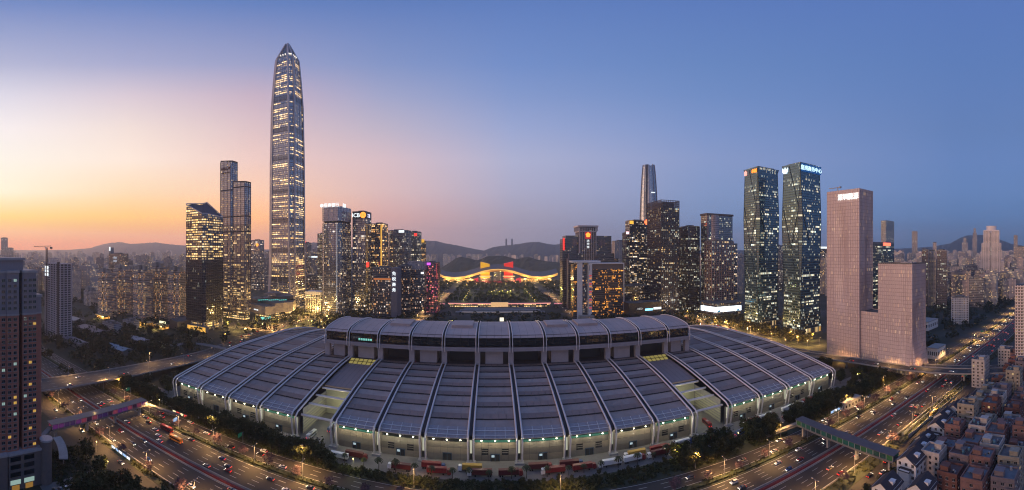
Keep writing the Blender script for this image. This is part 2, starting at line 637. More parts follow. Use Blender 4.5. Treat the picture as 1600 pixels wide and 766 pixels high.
G_COOLW = glow('sign_white', (.88, .96, 1.0), 1.35)
G_RED = glow('sign_red', (1.0, .03, .02), 2.2)
G_ORANGE = glow('sign_orange', (1.0, .28, .03), 2.4)
G_BLUE = glow('sign_blue', (.25, .7, 1.0), 2.6)
G_PURPLE = glow('purple_light', (.75, .12, .9), 1.3)


def text(body, size, loc, face, m, parent, name='sign_lettering', depth=.4, align='CENTER'):
    cu = bpy.data.curves.new('t', 'FONT')
    cu.body = body
    cu.size = size
    cu.extrude = depth / 2
    cu.offset = size * .012
    cu.align_x = align
    cu.resolution_u = 2
    t = bpy.data.objects.new('t', cu)
    COL.objects.link(t)
    bpy.context.view_layer.update()
    me = bpy.data.meshes.new_from_object(t.evaluated_get(bpy.context.evaluated_depsgraph_get()))
    bpy.data.objects.remove(t)
    bpy.data.curves.remove(cu)
    me.materials.clear()
    me.materials.append(m)
    o = bpy.data.objects.new(name, me)
    COL.objects.link(o)
    o.parent = parent
    b = WLOC[parent.name]
    o.location = (loc[0] - b[0], loc[1] - b[1], loc[2] - b[2])
    o.rotation_euler = (pi / 2, 0, {'S': 0, 'E': pi / 2, 'W': -pi / 2}.get(face, face))
    WLOC[o.name] = b
    return o

# ================================================================== the ground
def ground_mat():
    m, nt, b = newmat('city_ground')
    tc = nt.nodes.new('ShaderNodeTexCoord')
    n = nt.nodes.new('ShaderNodeTexNoise')
    n.inputs['Scale'].default_value = .012
    n.inputs['Detail'].default_value = 8
    nt.links.new(tc.outputs['Object'], n.inputs['Vector'])
    r = nt.nodes.new('ShaderNodeValToRGB')
    e = r.color_ramp.elements
    e[0].position, e[0].color = .38, (.018, .026, .014, 1)
    e[1].position, e[1].color = .68, (.06, .055, .05, 1)
    x = e.new(.5)
    x.color = (.028, .034, .020, 1)
    nt.links.new(n.outputs['Fac'], r.inputs[0])
    nt.links.new(r.outputs[0], b.inputs['Base Color'])
    b.inputs['Roughness'].default_value = .95
    return m


g = MB()
R_ = 9000
g.sheet([(R_ * cos(2 * pi * i / 48), R_ * sin(2 * pi * i / 48)) for i in range(48)], 0)
structure('ground', g, ground_mat())


def lerp_line(yl, yr):
    return lambda x: (yl + yr) / 2 + (yr - yl) / 2 * math.tanh(x / 110.0) + (max(0, x - 560) ** 1.35) * .006


XS = [-1500, -1000, -700, -520, -400] + list(range(-340, 361, 20)) + [400, 450, 500, 560, 620, 700, 800, 900, 1050, 1300, 1700, 2200]


def strip(name, ya, yb, z, m, x0=-1500, x1=2200, curb=0.0, kind='structure'):
    mb = MB()
    xs = [x for x in XS if x0 <= x <= x1]
    for a, b in zip(xs, xs[1:]):
        P = [(a, ya(a)), (b, ya(b)), (b, yb(b)), (a, yb(a))]
        mb.sheet(P, z)
        if curb:
            for p, q in ((P[0], P[1]), (P[2], P[3])):
                mb.face([(p[0], p[1], z - curb), (q[0], q[1], z - curb), (q[0], q[1], z), (p[0], p[1], z)])
    return mb.build(name, m, kind=kind)


# expressway cross-section, south to north (y on the west side, y on the east side)
L_SS0, L_SS1 = lerp_line(128, 116), lerp_line(143, 130)      # south service road
L_S0, L_S1 = lerp_line(149, 141), lerp_line(169, 161.5)      # eastbound carriageway
L_N0, L_N1 = lerp_line(174, 166.5), lerp_line(195, 182)      # westbound carriageway
L_V1 = lerp_line(201, 188)
L_NS1 = lerp_line(214, 200)                                  # north service road
strip('south_service_road', L_SS0, L_SS1, .04, M_ASPH)
EXPW = strip('expressway_eastbound', L_S0, L_S1, .05, M_ASPH)
EXPN = strip('expressway_westbound', L_N0, L_N1, .05, M_ASPH)
NSRV = strip('north_service_road', L_V1, L_NS1, .04, M_ASPH)
M_HEDGE = mat('clipped_hedge', (.035, .045, .018), .95, noise=.5, nscale=.6, bump=.6)
M_REDSTRIP = mat('dark_red_median', (.16, .02, .022), .95, noise=.5, nscale=.8, bump=.6)  # mottled dark red for the long bar on the median
M_KERB = mat('kerb_stone', (.30, .28, .25), .8, noise=.2, nscale=.5)
strip('verge', L_SS1, L_S0, .15, M_SOIL, curb=.15)
strip('verge', L_N1, L_V1, .15, M_SOIL, curb=.15)
strip('median', L_S1, L_N0, .15, M_KERB, curb=.15)


def long_bar(name, yl, w, h, m, x0, x1, z0=.15):
    mb = MB()
    xs = [x for x in XS if x0 <= x <= x1]
    for a, b in zip(xs, xs[1:]):
        mb.obox((a, yl(a), z0 + h / 2), (b, yl(b), z0 + h / 2), w, h)
    return mb.build(name, m)


def off(l, d):
    return lambda x: l(x) + d


tag(long_bar('median_red_strip', off(L_S1, 1.6), 1.4, .9, M_REDSTRIP, -700, 1300), 'low dark red strip along the expressway median', 'hedge')
tag(long_bar('median_barrier', off(L_N0, -.8), .5, .8, M_KERB, -700, 1300), 'pale concrete barrier beside the red median strip', 'barrier')
tag(long_bar('road_barrier', off(L_S0, -.7), .4, .75, M_KERB, -700, 360), 'pale concrete barrier on the south edge of the eastbound lanes', 'barrier')
tag(long_bar('verge_hedge', off(L_N1, 3.2), 3.4, .8, M_HEDGE, -600, 1300), 'low clipped hedge between westbound lanes and north service road', 'hedge')


def lane_marks(parent_name, lo, hi, n, road):
    mb = MB()
    z = .075
    for k in range(1, n):
        x = -640.0
        while x < 1250:
            f = k / n
            y0, y1 = (lo(x) * (1 - f) + hi(x) * f), (lo(x + 5) * (1 - f) + hi(x + 5) * f)
            mb.sheet([(x, y0 - .1), (x + 5, y1 - .1), (x + 5, y1 + .1), (x, y0 + .1)], z)
            x += 13
    for ln, d in ((lo, .5), (hi, -.5)):
        xs = [x for x in XS if -700 <= x <= 1300]
        for a, b in zip(xs, xs[1:]):
            mb.sheet([(a, ln(a) + d - .1), (b, ln(b) + d - .1), (b, ln(b) + d + .1), (a, ln(a) + d + .1)], z)
    o = mb.build('lane_markings', M_MARK, road, kind='stuff')
    return o


lane_marks('e', L_S0, L_S1, 5, EXPW)
lane_marks('w', L_N0, L_N1, 5, EXPN)
lane_marks('s', L_V1, L_NS1, 3, NSRV)

# hall forecourt, service yard and the street behind
g = MB()
g.sheet([(-300, 222), (300, 218), (310, 246), (-310, 246)], .06)
structure('forecourt_paving', g, M_PAVE)
g = MB()
g.sheet([(-290, 238), (290, 238), (290, 530), (-290, 530)], .03)
structure('hall_floor_slab', g, M_CONCD)
# planted strip between forecourt and service road
strip('planting_bed', off(L_NS1, .3), lambda x: 221.5 - (2.5 if x > 0 else 0), .15, M_SOIL, -340, 340, curb=.15)


def road_poly(name, pts, w, z=.05, m=M_ASPH, marks=True):
    """road along a centre line [(x, y)]"""
    mb = MB()
    mk = MB()
    prev = None
    L = []
    for i, p in enumerate(pts):
        a, b = pts[max(0, i - 1)], pts[min(len(pts) - 1, i + 1)]
        dx, dy = b[0] - a[0], b[1] - a[1]
        q = hypot(dx, dy)
        L.append((-dy / q, dx / q))
    for i in range(len(pts) - 1):
        (x0, y0), (x1, y1) = pts[i], pts[i + 1]
        (a0, b0), (a1, b1) = L[i], L[i + 1]
        h = w / 2
        mb.sheet([(x0 - a0 * h, y0 - b0 * h), (x1 - a1 * h, y1 - b1 * h), (x1 + a1 * h, y1 + b1 * h), (x0 + a0 * h, y0 + b0 * h)], z)
        if marks:
            n = int(hypot(x1 - x0, y1 - y0) / 14)
            for k in range(n):
                t, t2 = k / n, (k + .4) / n
                for o_ in (-w / 4, 0, w / 4):
                    P = [(x0 + (x1 - x0) * u + (a0 * (1 - u) + a1 * u) * (o_ + s_), y0 + (y1 - y0) * u + (b0 * (1 - u) + b1 * u) * (o_ + s_)) for u, s_ in ((t, -.12), (t2, -.12), (t2, .12), (t, .12))]
                    mk.sheet(P, z + .03)
    o = structure(name, mb, m)
    if marks and mk.f:
        mk.build('lane_markings', M_MARK, o, kind='stuff')
    return o


road_poly('north_street', [(-1500, 556), (-700, 556), (-300, 553), (0, 553), (300, 553), (700, 556), (1500, 560)], 30, .05)
road_poly('west_avenue', [(-352, 410), (-366, 470), (-372, 560), (-366, 900), (-360, 1700)], 30, .09)
road_poly('east_avenue', [(340, 385), (351, 430), (354, 560), (350, 900), (340, 1700)], 26, .09)
road_poly('west_park_street', [(-150, 571), (-150, 1450)], 22, .09)
road_poly('east_park_street', [(150, 571), (150, 1450)], 22, .09)
road_poly('cross_street', [(-900, 800), (900, 800)], 22, .13)
road_poly('avenue', [(-1200, 1240), (1200, 1240)], 40, .13)
road_poly('west_side_road', [(-420, 205), (-520, 212), (-640, 222), (-900, 260)], 14, .05)

# ---------------------------------------------------------------- flyovers
M_DECK = mat('flyover_asphalt', (.055, .050, .046), .8, noise=.2, nscale=.1)


def flyover(name, label, pts, w, para=1.0, piers=(), thick=1.6):
    """pts: [(x, y, z of the road surface)]"""
    root = thing(name, label, 'flyover', (pts[0][0], pts[0][1], 0))
    L = []
    for i, p in enumerate(pts):
        a, b = pts[max(0, i - 1)], pts[min(len(pts) - 1, i + 1)]
        q = hypot(b[0] - a[0], b[1] - a[1])
        L.append((-(b[1] - a[1]) / q, (b[0] - a[0]) / q))
    deck, road, pa, pb, mk = MB(), MB(), MB(), MB(), MB()
    h = w / 2
    for i in range(len(pts) - 1):
        p, q, n0, n1 = pts[i], pts[i + 1], L[i], L[i + 1]
        A, B = (p[0] - n0[0] * h, p[1] - n0[1] * h), (q[0] - n1[0] * h, q[1] - n1[1] * h)
        C, D = (q[0] + n1[0] * h, q[1] + n1[1] * h), (p[0] + n0[0] * h, p[1] + n0[1] * h)
        i5 = .55
        A2, B2 = (p[0] - n0[0] * h * i5, p[1] - n0[1] * h * i5), (q[0] - n1[0] * h * i5, q[1] - n1[1] * h * i5)
        C2, D2 = (q[0] + n1[0] * h * i5, q[1] + n1[1] * h * i5), (p[0] + n0[0] * h * i5, p[1] + n0[1] * h * i5)
        za, zb = p[2], q[2]
        road.face([(*A, za), (*B, zb), (*C, zb), (*D, za)])
        deck.face([(*A, za - .5), (*B, zb - .5), (*B, zb - .02), (*A, za - .02)])
        deck.face([(*C, zb - .5), (*D, za - .5), (*D, za - .02), (*C, zb - .02)])
        deck.face([(*A2, za - thick), (*B2, zb - thick), (*B, zb - .5), (*A, za - .5)])
        deck.face([(*C2, zb - thick), (*D2, za - thick), (*D, za - .5), (*C, zb - .5)])
        deck.face([(*D2, za - thick), (*C2, zb - thick), (*B2, zb - thick), (*A2, za - thick)])
        pa.obox((*A, za + para / 2), (*B, zb + para / 2), .35, para)
        pb.obox((*D, za + para / 2), (*C, zb + para / 2), .35, para)
        nseg = max(1, int(hypot(q[0] - p[0], q[1] - p[1]) / 12))
        for k in range(nseg):
            for o_ in (-w / 4, 0, w / 4):
                u0, u1 = k / nseg, (k + .4) / nseg
                P = []
                for u, s_ in ((u0, -.1), (u1, -.1), (u1, .1), (u0, .1)):
                    P.append((p[0] + (q[0] - p[0]) * u + n0[0] * (o_ + s_), p[1] + (q[1] - p[1]) * u + n0[1] * (o_ + s_), za + (zb - za) * u + .03))
                mk.face(P)
    deck.build('deck_girder', M_CONC, root)
    road.build('road_surface', M_DECK, root)
    pa.build('parapet', M_CONC, root)
    pb.build('parapet', M_CONC, root)
    mk.build('lane_markings', M_MARK, root, kind='stuff')
    for (x, y, z) in piers:
        c = MB()
        c.box(x - .9, y - .9, 0, x + .9, y + .9, z - thick - 1.2)
        c.box(x - w * .22, y - 1.1, z - thick - 1.2, x + w * .22, y + 1.1, z - thick)
        c.build('pier', M_CONC, root)
    return root


flyover('flyover', 'wide concrete flyover crossing the expressway at the left tower',
        [(-352, 40, 8), (-346, 100, 8.5), (-341, 150, 9), (-338, 200, 9), (-334, 260, 8.5), (-333, 320, 6.5), (-339, 370, 3.2), (-352, 425, .35)], 30,
        piers=[(-341, 146.0, 9), (-340, 171.5, 9), (-338, 198, 9), (-336, 232, 8.5), (-334, 262, 8.5)])
flyover('flyover', 'curved concrete flyover with glowing lane crossing the expressway beside the villas',
        [(316, 395, .4), (322, 350, 4), (328, 300, 7.5), (333, 250, 9), (337, 205, 9), (344, 168, 9), (354, 135, 9), (370, 100, 8.6), (395, 60, 8), (430, 20, 7.5)], 17,
        piers=[(331, 270, 8.2), (335, 226, 9), (339.5, 186, 9), (346, 164.2, 9), (352, 138, 9)])
flyover('slip_ramp', 'lower slip ramp running alongside the curved right flyover',
        [(338, 395, .3), (346, 340, 2.2), (352, 290, 4.5), (356, 245, 6), (358, 212, 6.5), (364, 182, 6.5), (374, 150, 6), (390, 118, 4.6), (420, 92, 2.5), (470, 78, .3)], 10,
        piers=[(354, 268, 5.3), (357.5, 222, 6.4), (363, 185, 6.5), (374, 150, 6.2)])
lamp_light((352, 232, 3), 9000, (1.0, .55, .18), radius=.6)

# underpass ramp with lit walls on the right
t = thing('underpass_ramp', 'yellow-lit underpass ramp wall beside the eastbound lanes', 'ramp', (270, 136, 0))
m_ = MB()
for y_ in (136.0, 130.8):
    for k in range(12):
        xa, xb = 222 + k * 9.5, 222 + (k + 1) * 9.5
        h0, h1 = 2.6 - 2.2 * k / 12, 2.6 - 2.2 * (k + 1) / 12
        m_.face([(xa, y_, 0), (xb, y_, 0), (xb, y_, h1), (xa, y_, h0)])
        m_.face([(xa, y_ + .4, h0), (xb, y_ + .4, h1), (xb, y_ + .4, 0), (xa, y_ + .4, 0)])
        m_.face([(xa, y_, h0), (xb, y_, h1), (xb, y_ + .4, h1), (xa, y_ + .4, h0)])
m_.build_each('retaining_wall', M_CONC, t, 36)
m_ = MB()
m_.sheet([(222, 131.2), (336, 131.2), (336, 135.9), (222, 135.9)], .09)
m_.build('ramp_surface', M_DECK, t)
m_ = MB()
for k in range(5):
    m_.box(226 + k * 9, 131.25, 1.3, 227.2 + k * 9, 131.4, 1.7)
m_.build_each('wall_lamp', G_WARM, t)
for k in range(4):
    lamp_light((228 + k * 14, 132.6, 1.8), 700 - 120 * k, (1.0, .66, .2), t, .2)


# ---------------------------------------------------------------- covered footbridges
def footbridge(label, x, y0, y1, z, w, panel_glow, roofm, stairs):
    root = thing('footbridge', label, 'footbridge', (x, (y0 + y1) / 2, 0))
    d = MB()
    d.box(x - w / 2, y0, z - 1.1, x + w / 2, y1, z)
    d.build('deck', M_CONCD, root)
    r = MB()
    r.box(x - w / 2 - .6, y0 - .8, z + 3.3, x + w / 2 + .6, y1 + .8, z + 3.65)
    r.build('roof', roofm, root)
    n = int((y1 - y0) / 4.5)
    pm = MB()
    L = (y1 - y0) / n
    pm.box(-.12, -L / 2 + .25, 0, .12, L / 2 - .25, 2.9)
    meshes = [pm.mesh('side_panel', mm) for mm in panel_glow]
    po = MB().box(-.2, -.2, 0, .2, .2, 3.3).mesh('post', M_STEEL)
    for sd in (-1, 1):
        for k in range(n):
            put('side_panel', meshes[random.randrange(len(meshes))], root, (sd * (w / 2 - .15), y0 + L * (k + .5) - (y0 + y1) / 2, z + .2))
        for k in range(n + 1):
            put('post', po, root, (sd * (w / 2 - .15), y0 + L * k - (y0 + y1) / 2, z))
    for yy in (y0 + 4, y0 + (y1 - y0) * .36, y0 + (y1 - y0) * .66, y1 - 4):
        c = MB().box(x - 1.1, yy - .7, 0, x + 1.1, yy + .7, z - 1.1)
        c.build('pier', M_CONC, root)
    for (xa, ya, xb, yb) in stairs:
        s = MB()
        s.obox((xa, ya, z - .5), (xb, yb, .2), 3.2, .6)
        s.obox((xa, ya, z + .9), (xb, yb, 1.6), 3.4, .12)
        s.build('stair_flight', M_CONCD, root)
    return root


PAN_P = [glow('purple_panel', lin(150, 60, 170), .2), glow('violet_panel', lin(95, 55, 150), .16), glow('dim_plum_panel', lin(70, 30, 80), .2), glow('pink_panel', lin(220, 90, 130), .2)]
PAN_T = [mat('teal_glass_panel', (.02, .09, .08), .25, emit=(.02, .30, .22), estr=.05), mat('dark_teal_panel', (.015, .06, .06), .25, emit=(.02, .25, .22), estr=.02), mat('green_glass_panel', (.03, .10, .05), .25, emit=(.1, .4, .1), estr=.05)]
M_BROOF = mat('bridge_roof_sheet', (.10, .095, .105), .55, noise=.2, nscale=.3)
FB1 = footbridge('covered footbridge with glowing purple side panels at the left', -262, 114, 196, 8.2, 6.5, PAN_P, M_BROOF, [(-262, 196, -238, 214), (-262, 114, -250, 92)])
FB2 = footbridge('covered footbridge with teal glass sides beside the villas', 181, 117, 196, 8.2, 6.5, PAN_T, M_BROOF, [(181, 196, 156, 210)])
lamp_light((181, 192, 10), 500, (.75, 1.0, .25), FB2, .2)
lamp_light((-262, 150, 12.9), 300, (1.0, .65, .2), FB1, .2)

# ================================================================== exhibition hall
HALL = thing('exhibition_hall', 'vast low exhibition hall with grey ribbed roof and lit front wall', 'hall', (0, 380, 0))
HY, HN = 239.3, 520.7            # feet of the ribs, south and north
EAVE, RIDGE = 16.5, 29.6
M_RPAN = mat('roof_panel_blue', (.355, .272, .240), .68, spec=.3, noise=.2, nscale=.07)
M_RPAN2 = mat('roof_panel_blue_worn', (.318, .242, .214), .68, spec=.3, noise=.24, nscale=.09)
M_RPAN3 = mat('roof_panel_blue_clean', (.390, .300, .266), .68, spec=.3, noise=.18, nscale=.06)
M_RLOU = mat('roof_louvre_taupe', (.285, .190, .160), .6, noise=.12, nscale=.2)
M_RLOU2 = mat('roof_louvre_taupe_dark', (.240, .160, .135), .6, noise=.12, nscale=.2)
M_GUT_SHADE = mat('roof_gutter', (.028, .026, .03), .7)  # near-black for gutters and backings, also the painted shadow on louvre lips
M_RIB = mat('rib_steel', (.70, .64, .62), .38, metal=.1)
M_PLAIN = mat('plain_roof_sheet', (.31, .222, .20), .5, metal=.05, noise=.1, nscale=.1)


def zroof(y):
    """roof surface across the hall"""
    d = abs(y - 380)
    if d < 30:
        return RIDGE
    t = min(1, (141 - d) / 111)
    return EAVE + (RIDGE - EAVE) * sin(t * pi / 2) ** .92


RX = [-270 + 30 * k for k in range(19)]
GAPS = (4, 13)
# ribs: pairs of tubes from the ground over the roof
for side in (0, 1):
    for x in RX:
        for dx in (-1.75, 1.75):
            if side == 0:
                path = [(x + dx, HY + 1.2, 0), (x + dx, HY - .6, 8), (x + dx, HY - 1.6, 14.0), (x + dx, HY - 1.0, 16.3), (x + dx, HY + 1.6, 18.0)]
                ys = [HY + 8 + k * 8.2 for k in range(13)]
                path += [(x + dx, y, zroof(y) + .9) for y in ys] + [(x + dx, 350, RIDGE + .9)]
                if abs(x) > 175:
                    path += [(x + dx, 380, RIDGE + .9)]
            else:
                ys = [HN - 8 - k * 12 for k in range(9)]
                path = [(x + dx, HN - 1, 0), (x + dx, HN + 1.2, 15), (x + dx, HN - 2, 17.6)] + [(x + dx, y, zroof(y) + .9) for y in ys] + [(x + dx, 410, RIDGE + .9)]
                if abs(x) > 175:
                    path += [(x + dx, 380, RIDGE + .9)]
            m_ = MB().tube(path, .62, 6)
            m_.build('roof_rib', M_RIB, HALL)
    # dark gutters between the tube pairs
for x in RX:
    ys = [HY + 1 + k * 10 for k in range(int((HN - HY - 2) / 10) + 1)] + [HN - 1]
    for part in ((0, 350), (410, 999)) if abs(x) <= 175 else ((0, 999),):
        gm = MB()
        for a, b in zip(ys, ys[1:]):
            if a >= part[0] and b <= part[1]:
                gm.face([(x - 2.0, a, zroof(a) + .05), (x + 2.0, a, zroof(a) + .05), (x + 2.0, b, zroof(b) + .05), (x - 2.0, b, zroof(b) + .05)])
        gm.build('roof_gutter', M_GUT_SHADE, HALL)

# roof bays: stepped blue panels and taupe louvre bands
NR = 7
for k in range(18):
    x0, x1 = RX[k] + 2.0, RX[k + 1] - 2.0
    xm = (x0 + x1) / 2
    if k in GAPS:
        for y0, y1 in ((286, 336), (424, 512)):
            n = 6
            for j in range(n):
                xa, xb = x0 + (x1 - x0) * j / n, x0 + (x1 - x0) * (j + 1) / n
                pm = MB()
                for q in range(5):
                    a, b = y0 + (y1 - y0) * q / 5, y0 + (y1 - y0) * (q + 1) / 5
                    pm.face([(xa + .12, a, zroof(a) - 1.8), (xb - .12, a, zroof(a) - 1.8), (xb - .12, b, zroof(b) - 1.8), (xa + .12, b, zroof(b) - 1.8)])
                pm.face([(xa + .12, y0, zroof(y0) - 3), (xb - .12, y0, zroof(y0) - 3), (xb - .12, y0, zroof(y0) - 1.8), (xa + .12, y0, zroof(y0) - 1.8)])
                pm.build('atrium_roof_sheet', M_PLAIN, HALL)
        continue
    for side in (0, 1):
        if side == 0:
            ya, yb = HY + 9.5, 349.5
        else:
            ya, yb = HN - 8, 410.5
        st = (yb - ya) / NR
        for r in range(NR):
            a = ya + st * r
            b = a + st * .56
            c = a + st
            w = .0
            pm = MB()
            zc = -.55
            pm.face([(x0, a, zroof(a) + zc), (x1, a, zroof(a) + zc), (x1, b, zroof(b) + zc), (x0, b, zroof(b) + zc)][::1 if side == 0 else -1])
            for q in (1, 2, 3):        # standing seams
                xs = x0 + (x1 - x0) * q / 4
                pm.obox((xs, a, zroof(a) + zc + .06), (xs, b, zroof(b) + zc + .06), .12, .12)
            pm.build('roof_panel', (M_RPAN, M_RPAN2, M_RPAN3)[(k * 3 + r * 5 + k * r) % 3], HALL)
            # louvre band: raised, its low lip painted near-black as a shadow line
            lm = MB()
            nseg = 5
            for q in range(nseg):
                xa, xb = x0 + (x1 - x0) * q / nseg + .10, x0 + (x1 - x0) * (q + 1) / nseg - .10
                hz = .28 + .05 * ((q + k + r) % 3)
                P = [(xa, b, zroof(b) + hz), (xb, b, zroof(b) + hz), (xb, c, zroof(c) - .1), (xa, c, zroof(c) - .1)]
                lm.face(P if side == 0 else P[::-1])
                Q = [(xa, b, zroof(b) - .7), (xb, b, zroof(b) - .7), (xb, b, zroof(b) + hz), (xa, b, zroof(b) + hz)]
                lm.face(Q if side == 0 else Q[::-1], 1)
            lm.build('roof_louvre', [(M_RLOU, M_RLOU2)[(k + r) % 2], M_GUT_SHADE], HALL)
# ridge strip where the roof runs on past the raised gallery
for x0, x1 in ((-268, -176), (176, 268)):
    for j in range(3):
        rm = MB()
        a, b = 350 + 20 * j, 370 + 20 * j
        rm.box(x0, a + .2, RIDGE - 1.0, x1, b - .2, RIDGE - .2 + .25 * (j == 1))
        rm.build('ridge_panel', M_RLOU2 if j == 1 else M_RPAN2, HALL)
m_ = MB()
m_.box(-176, 349, RIDGE - 1.2, 176, 411, RIDGE - .3)
m_.build('terrace_slab', mat('terrace_deck', (.07, .055, .055), .8, noise=.2, nscale=.2), HALL)
# closing soffit and gables under the roof so nothing is open from the side
m_ = MB()
for x, s in ((-269.6, 1), (269.6, -1)):
    ys = [HY + 9 + i * 10 for i in range(27)]
    ys[-1] = HN - 8
    for a, b in zip(ys, ys[1:]):
        P = [(x, a, 0), (x, b, 0), (x, b, zroof(b) - .7), (x, a, zroof(a) - .7)]
        m_.face(P)
m_.box(-269, HN - 9, 0, 269, HN - 8.2, 15.5)
m_.build('end_wall', M_CONC, HALL)

# front wall bays
M_WPAN = [mat('wall_panel_%s' % nme, c, .5, metal=.2, noise=.1, nscale=.4) for nme, c in (('warm', lin(138, 128, 112)), ('grey', lin(126, 120, 110)), ('dark', lin(112, 106, 97)))]
M_TEAL = mat('clerestory_teal', (.02, .06, .05), .2, emit=(.10, .55, .42), estr=.10)
M_DOORL = glow('door_glow', lin(200, 225, 235), .7)
M_CANOPY = mat('canopy_louvre', (.30, .265, .27), .55, noise=.15, nscale=.6)
M_RAIL = mat('pale_rail', (.72, .71, .70), .4)
G_DOWN = glow('downlight', (1.0, .93, .66), 14)
WY = HY + 3.4
for k in range(18):
    if k in GAPS:
        continue
    x0, x1 = RX[k] + 2.3, RX[k + 1] - 2.3
    w = x1 - x0
    back = MB().box(x0, WY + .3, 0, x1, WY + 1, 13.2)
    back.build('wall_backing', M_GUT_SHADE, HALL)
    teal = k in (5, 8, 9, 10, 0, 3, 14, 15, 16, 17, 12)
    for c in range(6):
        for r in range(3):
            if c in (2, 3) and r == 0:
                continue
            xa, xb = x0 + w * c / 6 + .07, x0 + w * (c + 1) / 6 - .07
            za, zb = 3.9 * r + .06, 3.9 * (r + 1) - .06
            pm = MB()
            if r == 1 and k % 2 == 0 and c in (1, 4):
                pm.box(xa, WY + .12, za, xb, WY + .3, zb, 1)
                pm.box(xa, WY - .02, za + 1.2, xb, WY + .1, za + 1.6)
                pm.box(xa, WY - .02, za + 2.5, xb, WY + .1, za + 2.9)
            else:
                for q in range(4):
                    pm.box(xa, WY - .02 * (q % 2), za + q * .945, xb, WY + .28, za + q * .945 + .89)
            pm.build('wall_panel', [M_WPAN[(k * 7 + c * 3 + r * 5) % 3], M_GLASSD], HALL)
    for xx, ww_ in ((x0 + w / 3, ((x0 + x1) / 2) - x0 - w / 3 - 2.9), (((x0 + x1) / 2) + 2.9, x1 - w / 3 - ((x0 + x1) / 2) - 2.9)):
        if ww_ > .2:
            MB().box(xx, WY, .05, xx + ww_, WY + .3, 3.85).build('wall_panel', M_WPAN[k % 3], HALL)
    m_ = MB().box(x0, WY + .05, 11.75, x1, WY + .3, 13.15)
    m_.build('clerestory', M_TEAL if teal else M_GLASSD, HALL)
    xd = (x0 + x1) / 2
    dm = MB()
    dm.box(xd - 2.8, WY - .25, .0, xd + 2.8, WY + .2, 4.3, 0)
    d_ = dm.build('entrance_door', M_GLASSD, HALL)
    f_ = MB()
    for xx in (xd - 2.8, xd - .15, xd + 2.5):
        f_.box(xx, WY - .4, 0, xx + .3, WY - .26, 4.5)
    f_.box(xd - 2.9, WY - .5, 4.31, xd + 2.9, WY - .1, 4.75)
    f_.build('door_frame', mat('blue_door_frame', (.03, .06, .10), .4) if k == 0 else bpy.data.materials['blue_door_frame'], d_)
    if k % 3 != 1:
        f_ = MB().box(xd - 2.2, WY - .33, 2.6, xd - .4, WY - .28, 3.9)
        f_.build('lit_transom', M_DOORL, d_)
    # sloping canopy of louvres with pale rails
    for c in range(4):
        xa, xb = x0 + w * c / 4 + .05, x0 + w * (c + 1) / 4 - .05
        cm = MB()
        cm.face([(xa, HY + .4, 15.6), (xb, HY + .4, 15.6), (xb, HY + 9.4, zroof(HY + 9.5) + .1), (xa, HY + 9.4, zroof(HY + 9.5) + .1)])
        cm.face([(xa, HY + .4, 15.2), (xb, HY + .4, 15.2), (xb, HY + .4, 15.6), (xa, HY + .4, 15.6)])
        cm.face([(xa, HY + 9.4, 15.0), (xb, HY + 9.4, 15.0), (xb, HY + .4, 15.2), (xa, HY + .4, 15.2)])
        cm.build('canopy_louvre', M_CANOPY, HALL)
    rm = MB()
    for t_ in (.22, .62):
        yy = HY + .4 + 9 * t_
        zz = 15.6 + (zroof(HY + 9.5) - 15.6) * t_ + .45
        rm.tube([(x0, yy, zz), (x1, yy, zz)], .2, 4)
    for c in range(5):
        xx = x0 + w * c / 4
        rm.obox((xx, HY + .6, 16.0), (xx, HY + 8.6, zroof(HY + 9.5) + .4), .2, .2)
    rm.build('canopy_rail', M_RAIL, HALL)
    dl = MB()
    for c in range(3):
        xx = x0 + w * (c + .5) / 3
        dl.box(xx - .4, HY + 1.5, 13.4, xx + .4, HY + 1.9, 13.75)
    dl.build_each('downlight', G_DOWN, HALL)
    for c in range(3):
        lamp_light((x0 + w * (c + .5) / 3, HY - .1, 12.6), 1050, (1.0, .90, .62), HALL, .25)
# glow between the tube pairs
for x in RX[1:-1]:
    sm = MB().box(x - .7, HY + 2.9, 5.0, x + .7, HY + 3.1, 13.2)
    sm.build('rib_slot_light', glow('slot_light', (.95, .95, .72), .45) if x == RX[1] else bpy.data.materials['slot_light'], HALL)
    cm = MB()
    cm.face([(x - 2.2, HY + 3.3, 0), (x - .95, HY + 2.8, 0), (x - .95, HY + 2.8, 14), (x - 2.2, HY + 3.3, 14)])
    cm.face([(x + .95, HY + 2.8, 0), (x + 2.2, HY + 3.3, 0), (x + 2.2, HY + 3.3, 14), (x + .95, HY + 2.8, 14)])
    cm.build('rib_recess', M_WPAN[1], HALL)
for x in RX:
    fm = MB().box(x - 2.9, HY - 1.8, 0, x + 2.9, HY + 2.4, 1.1)
    fm.build('rib_footing', M_CONC, HALL)

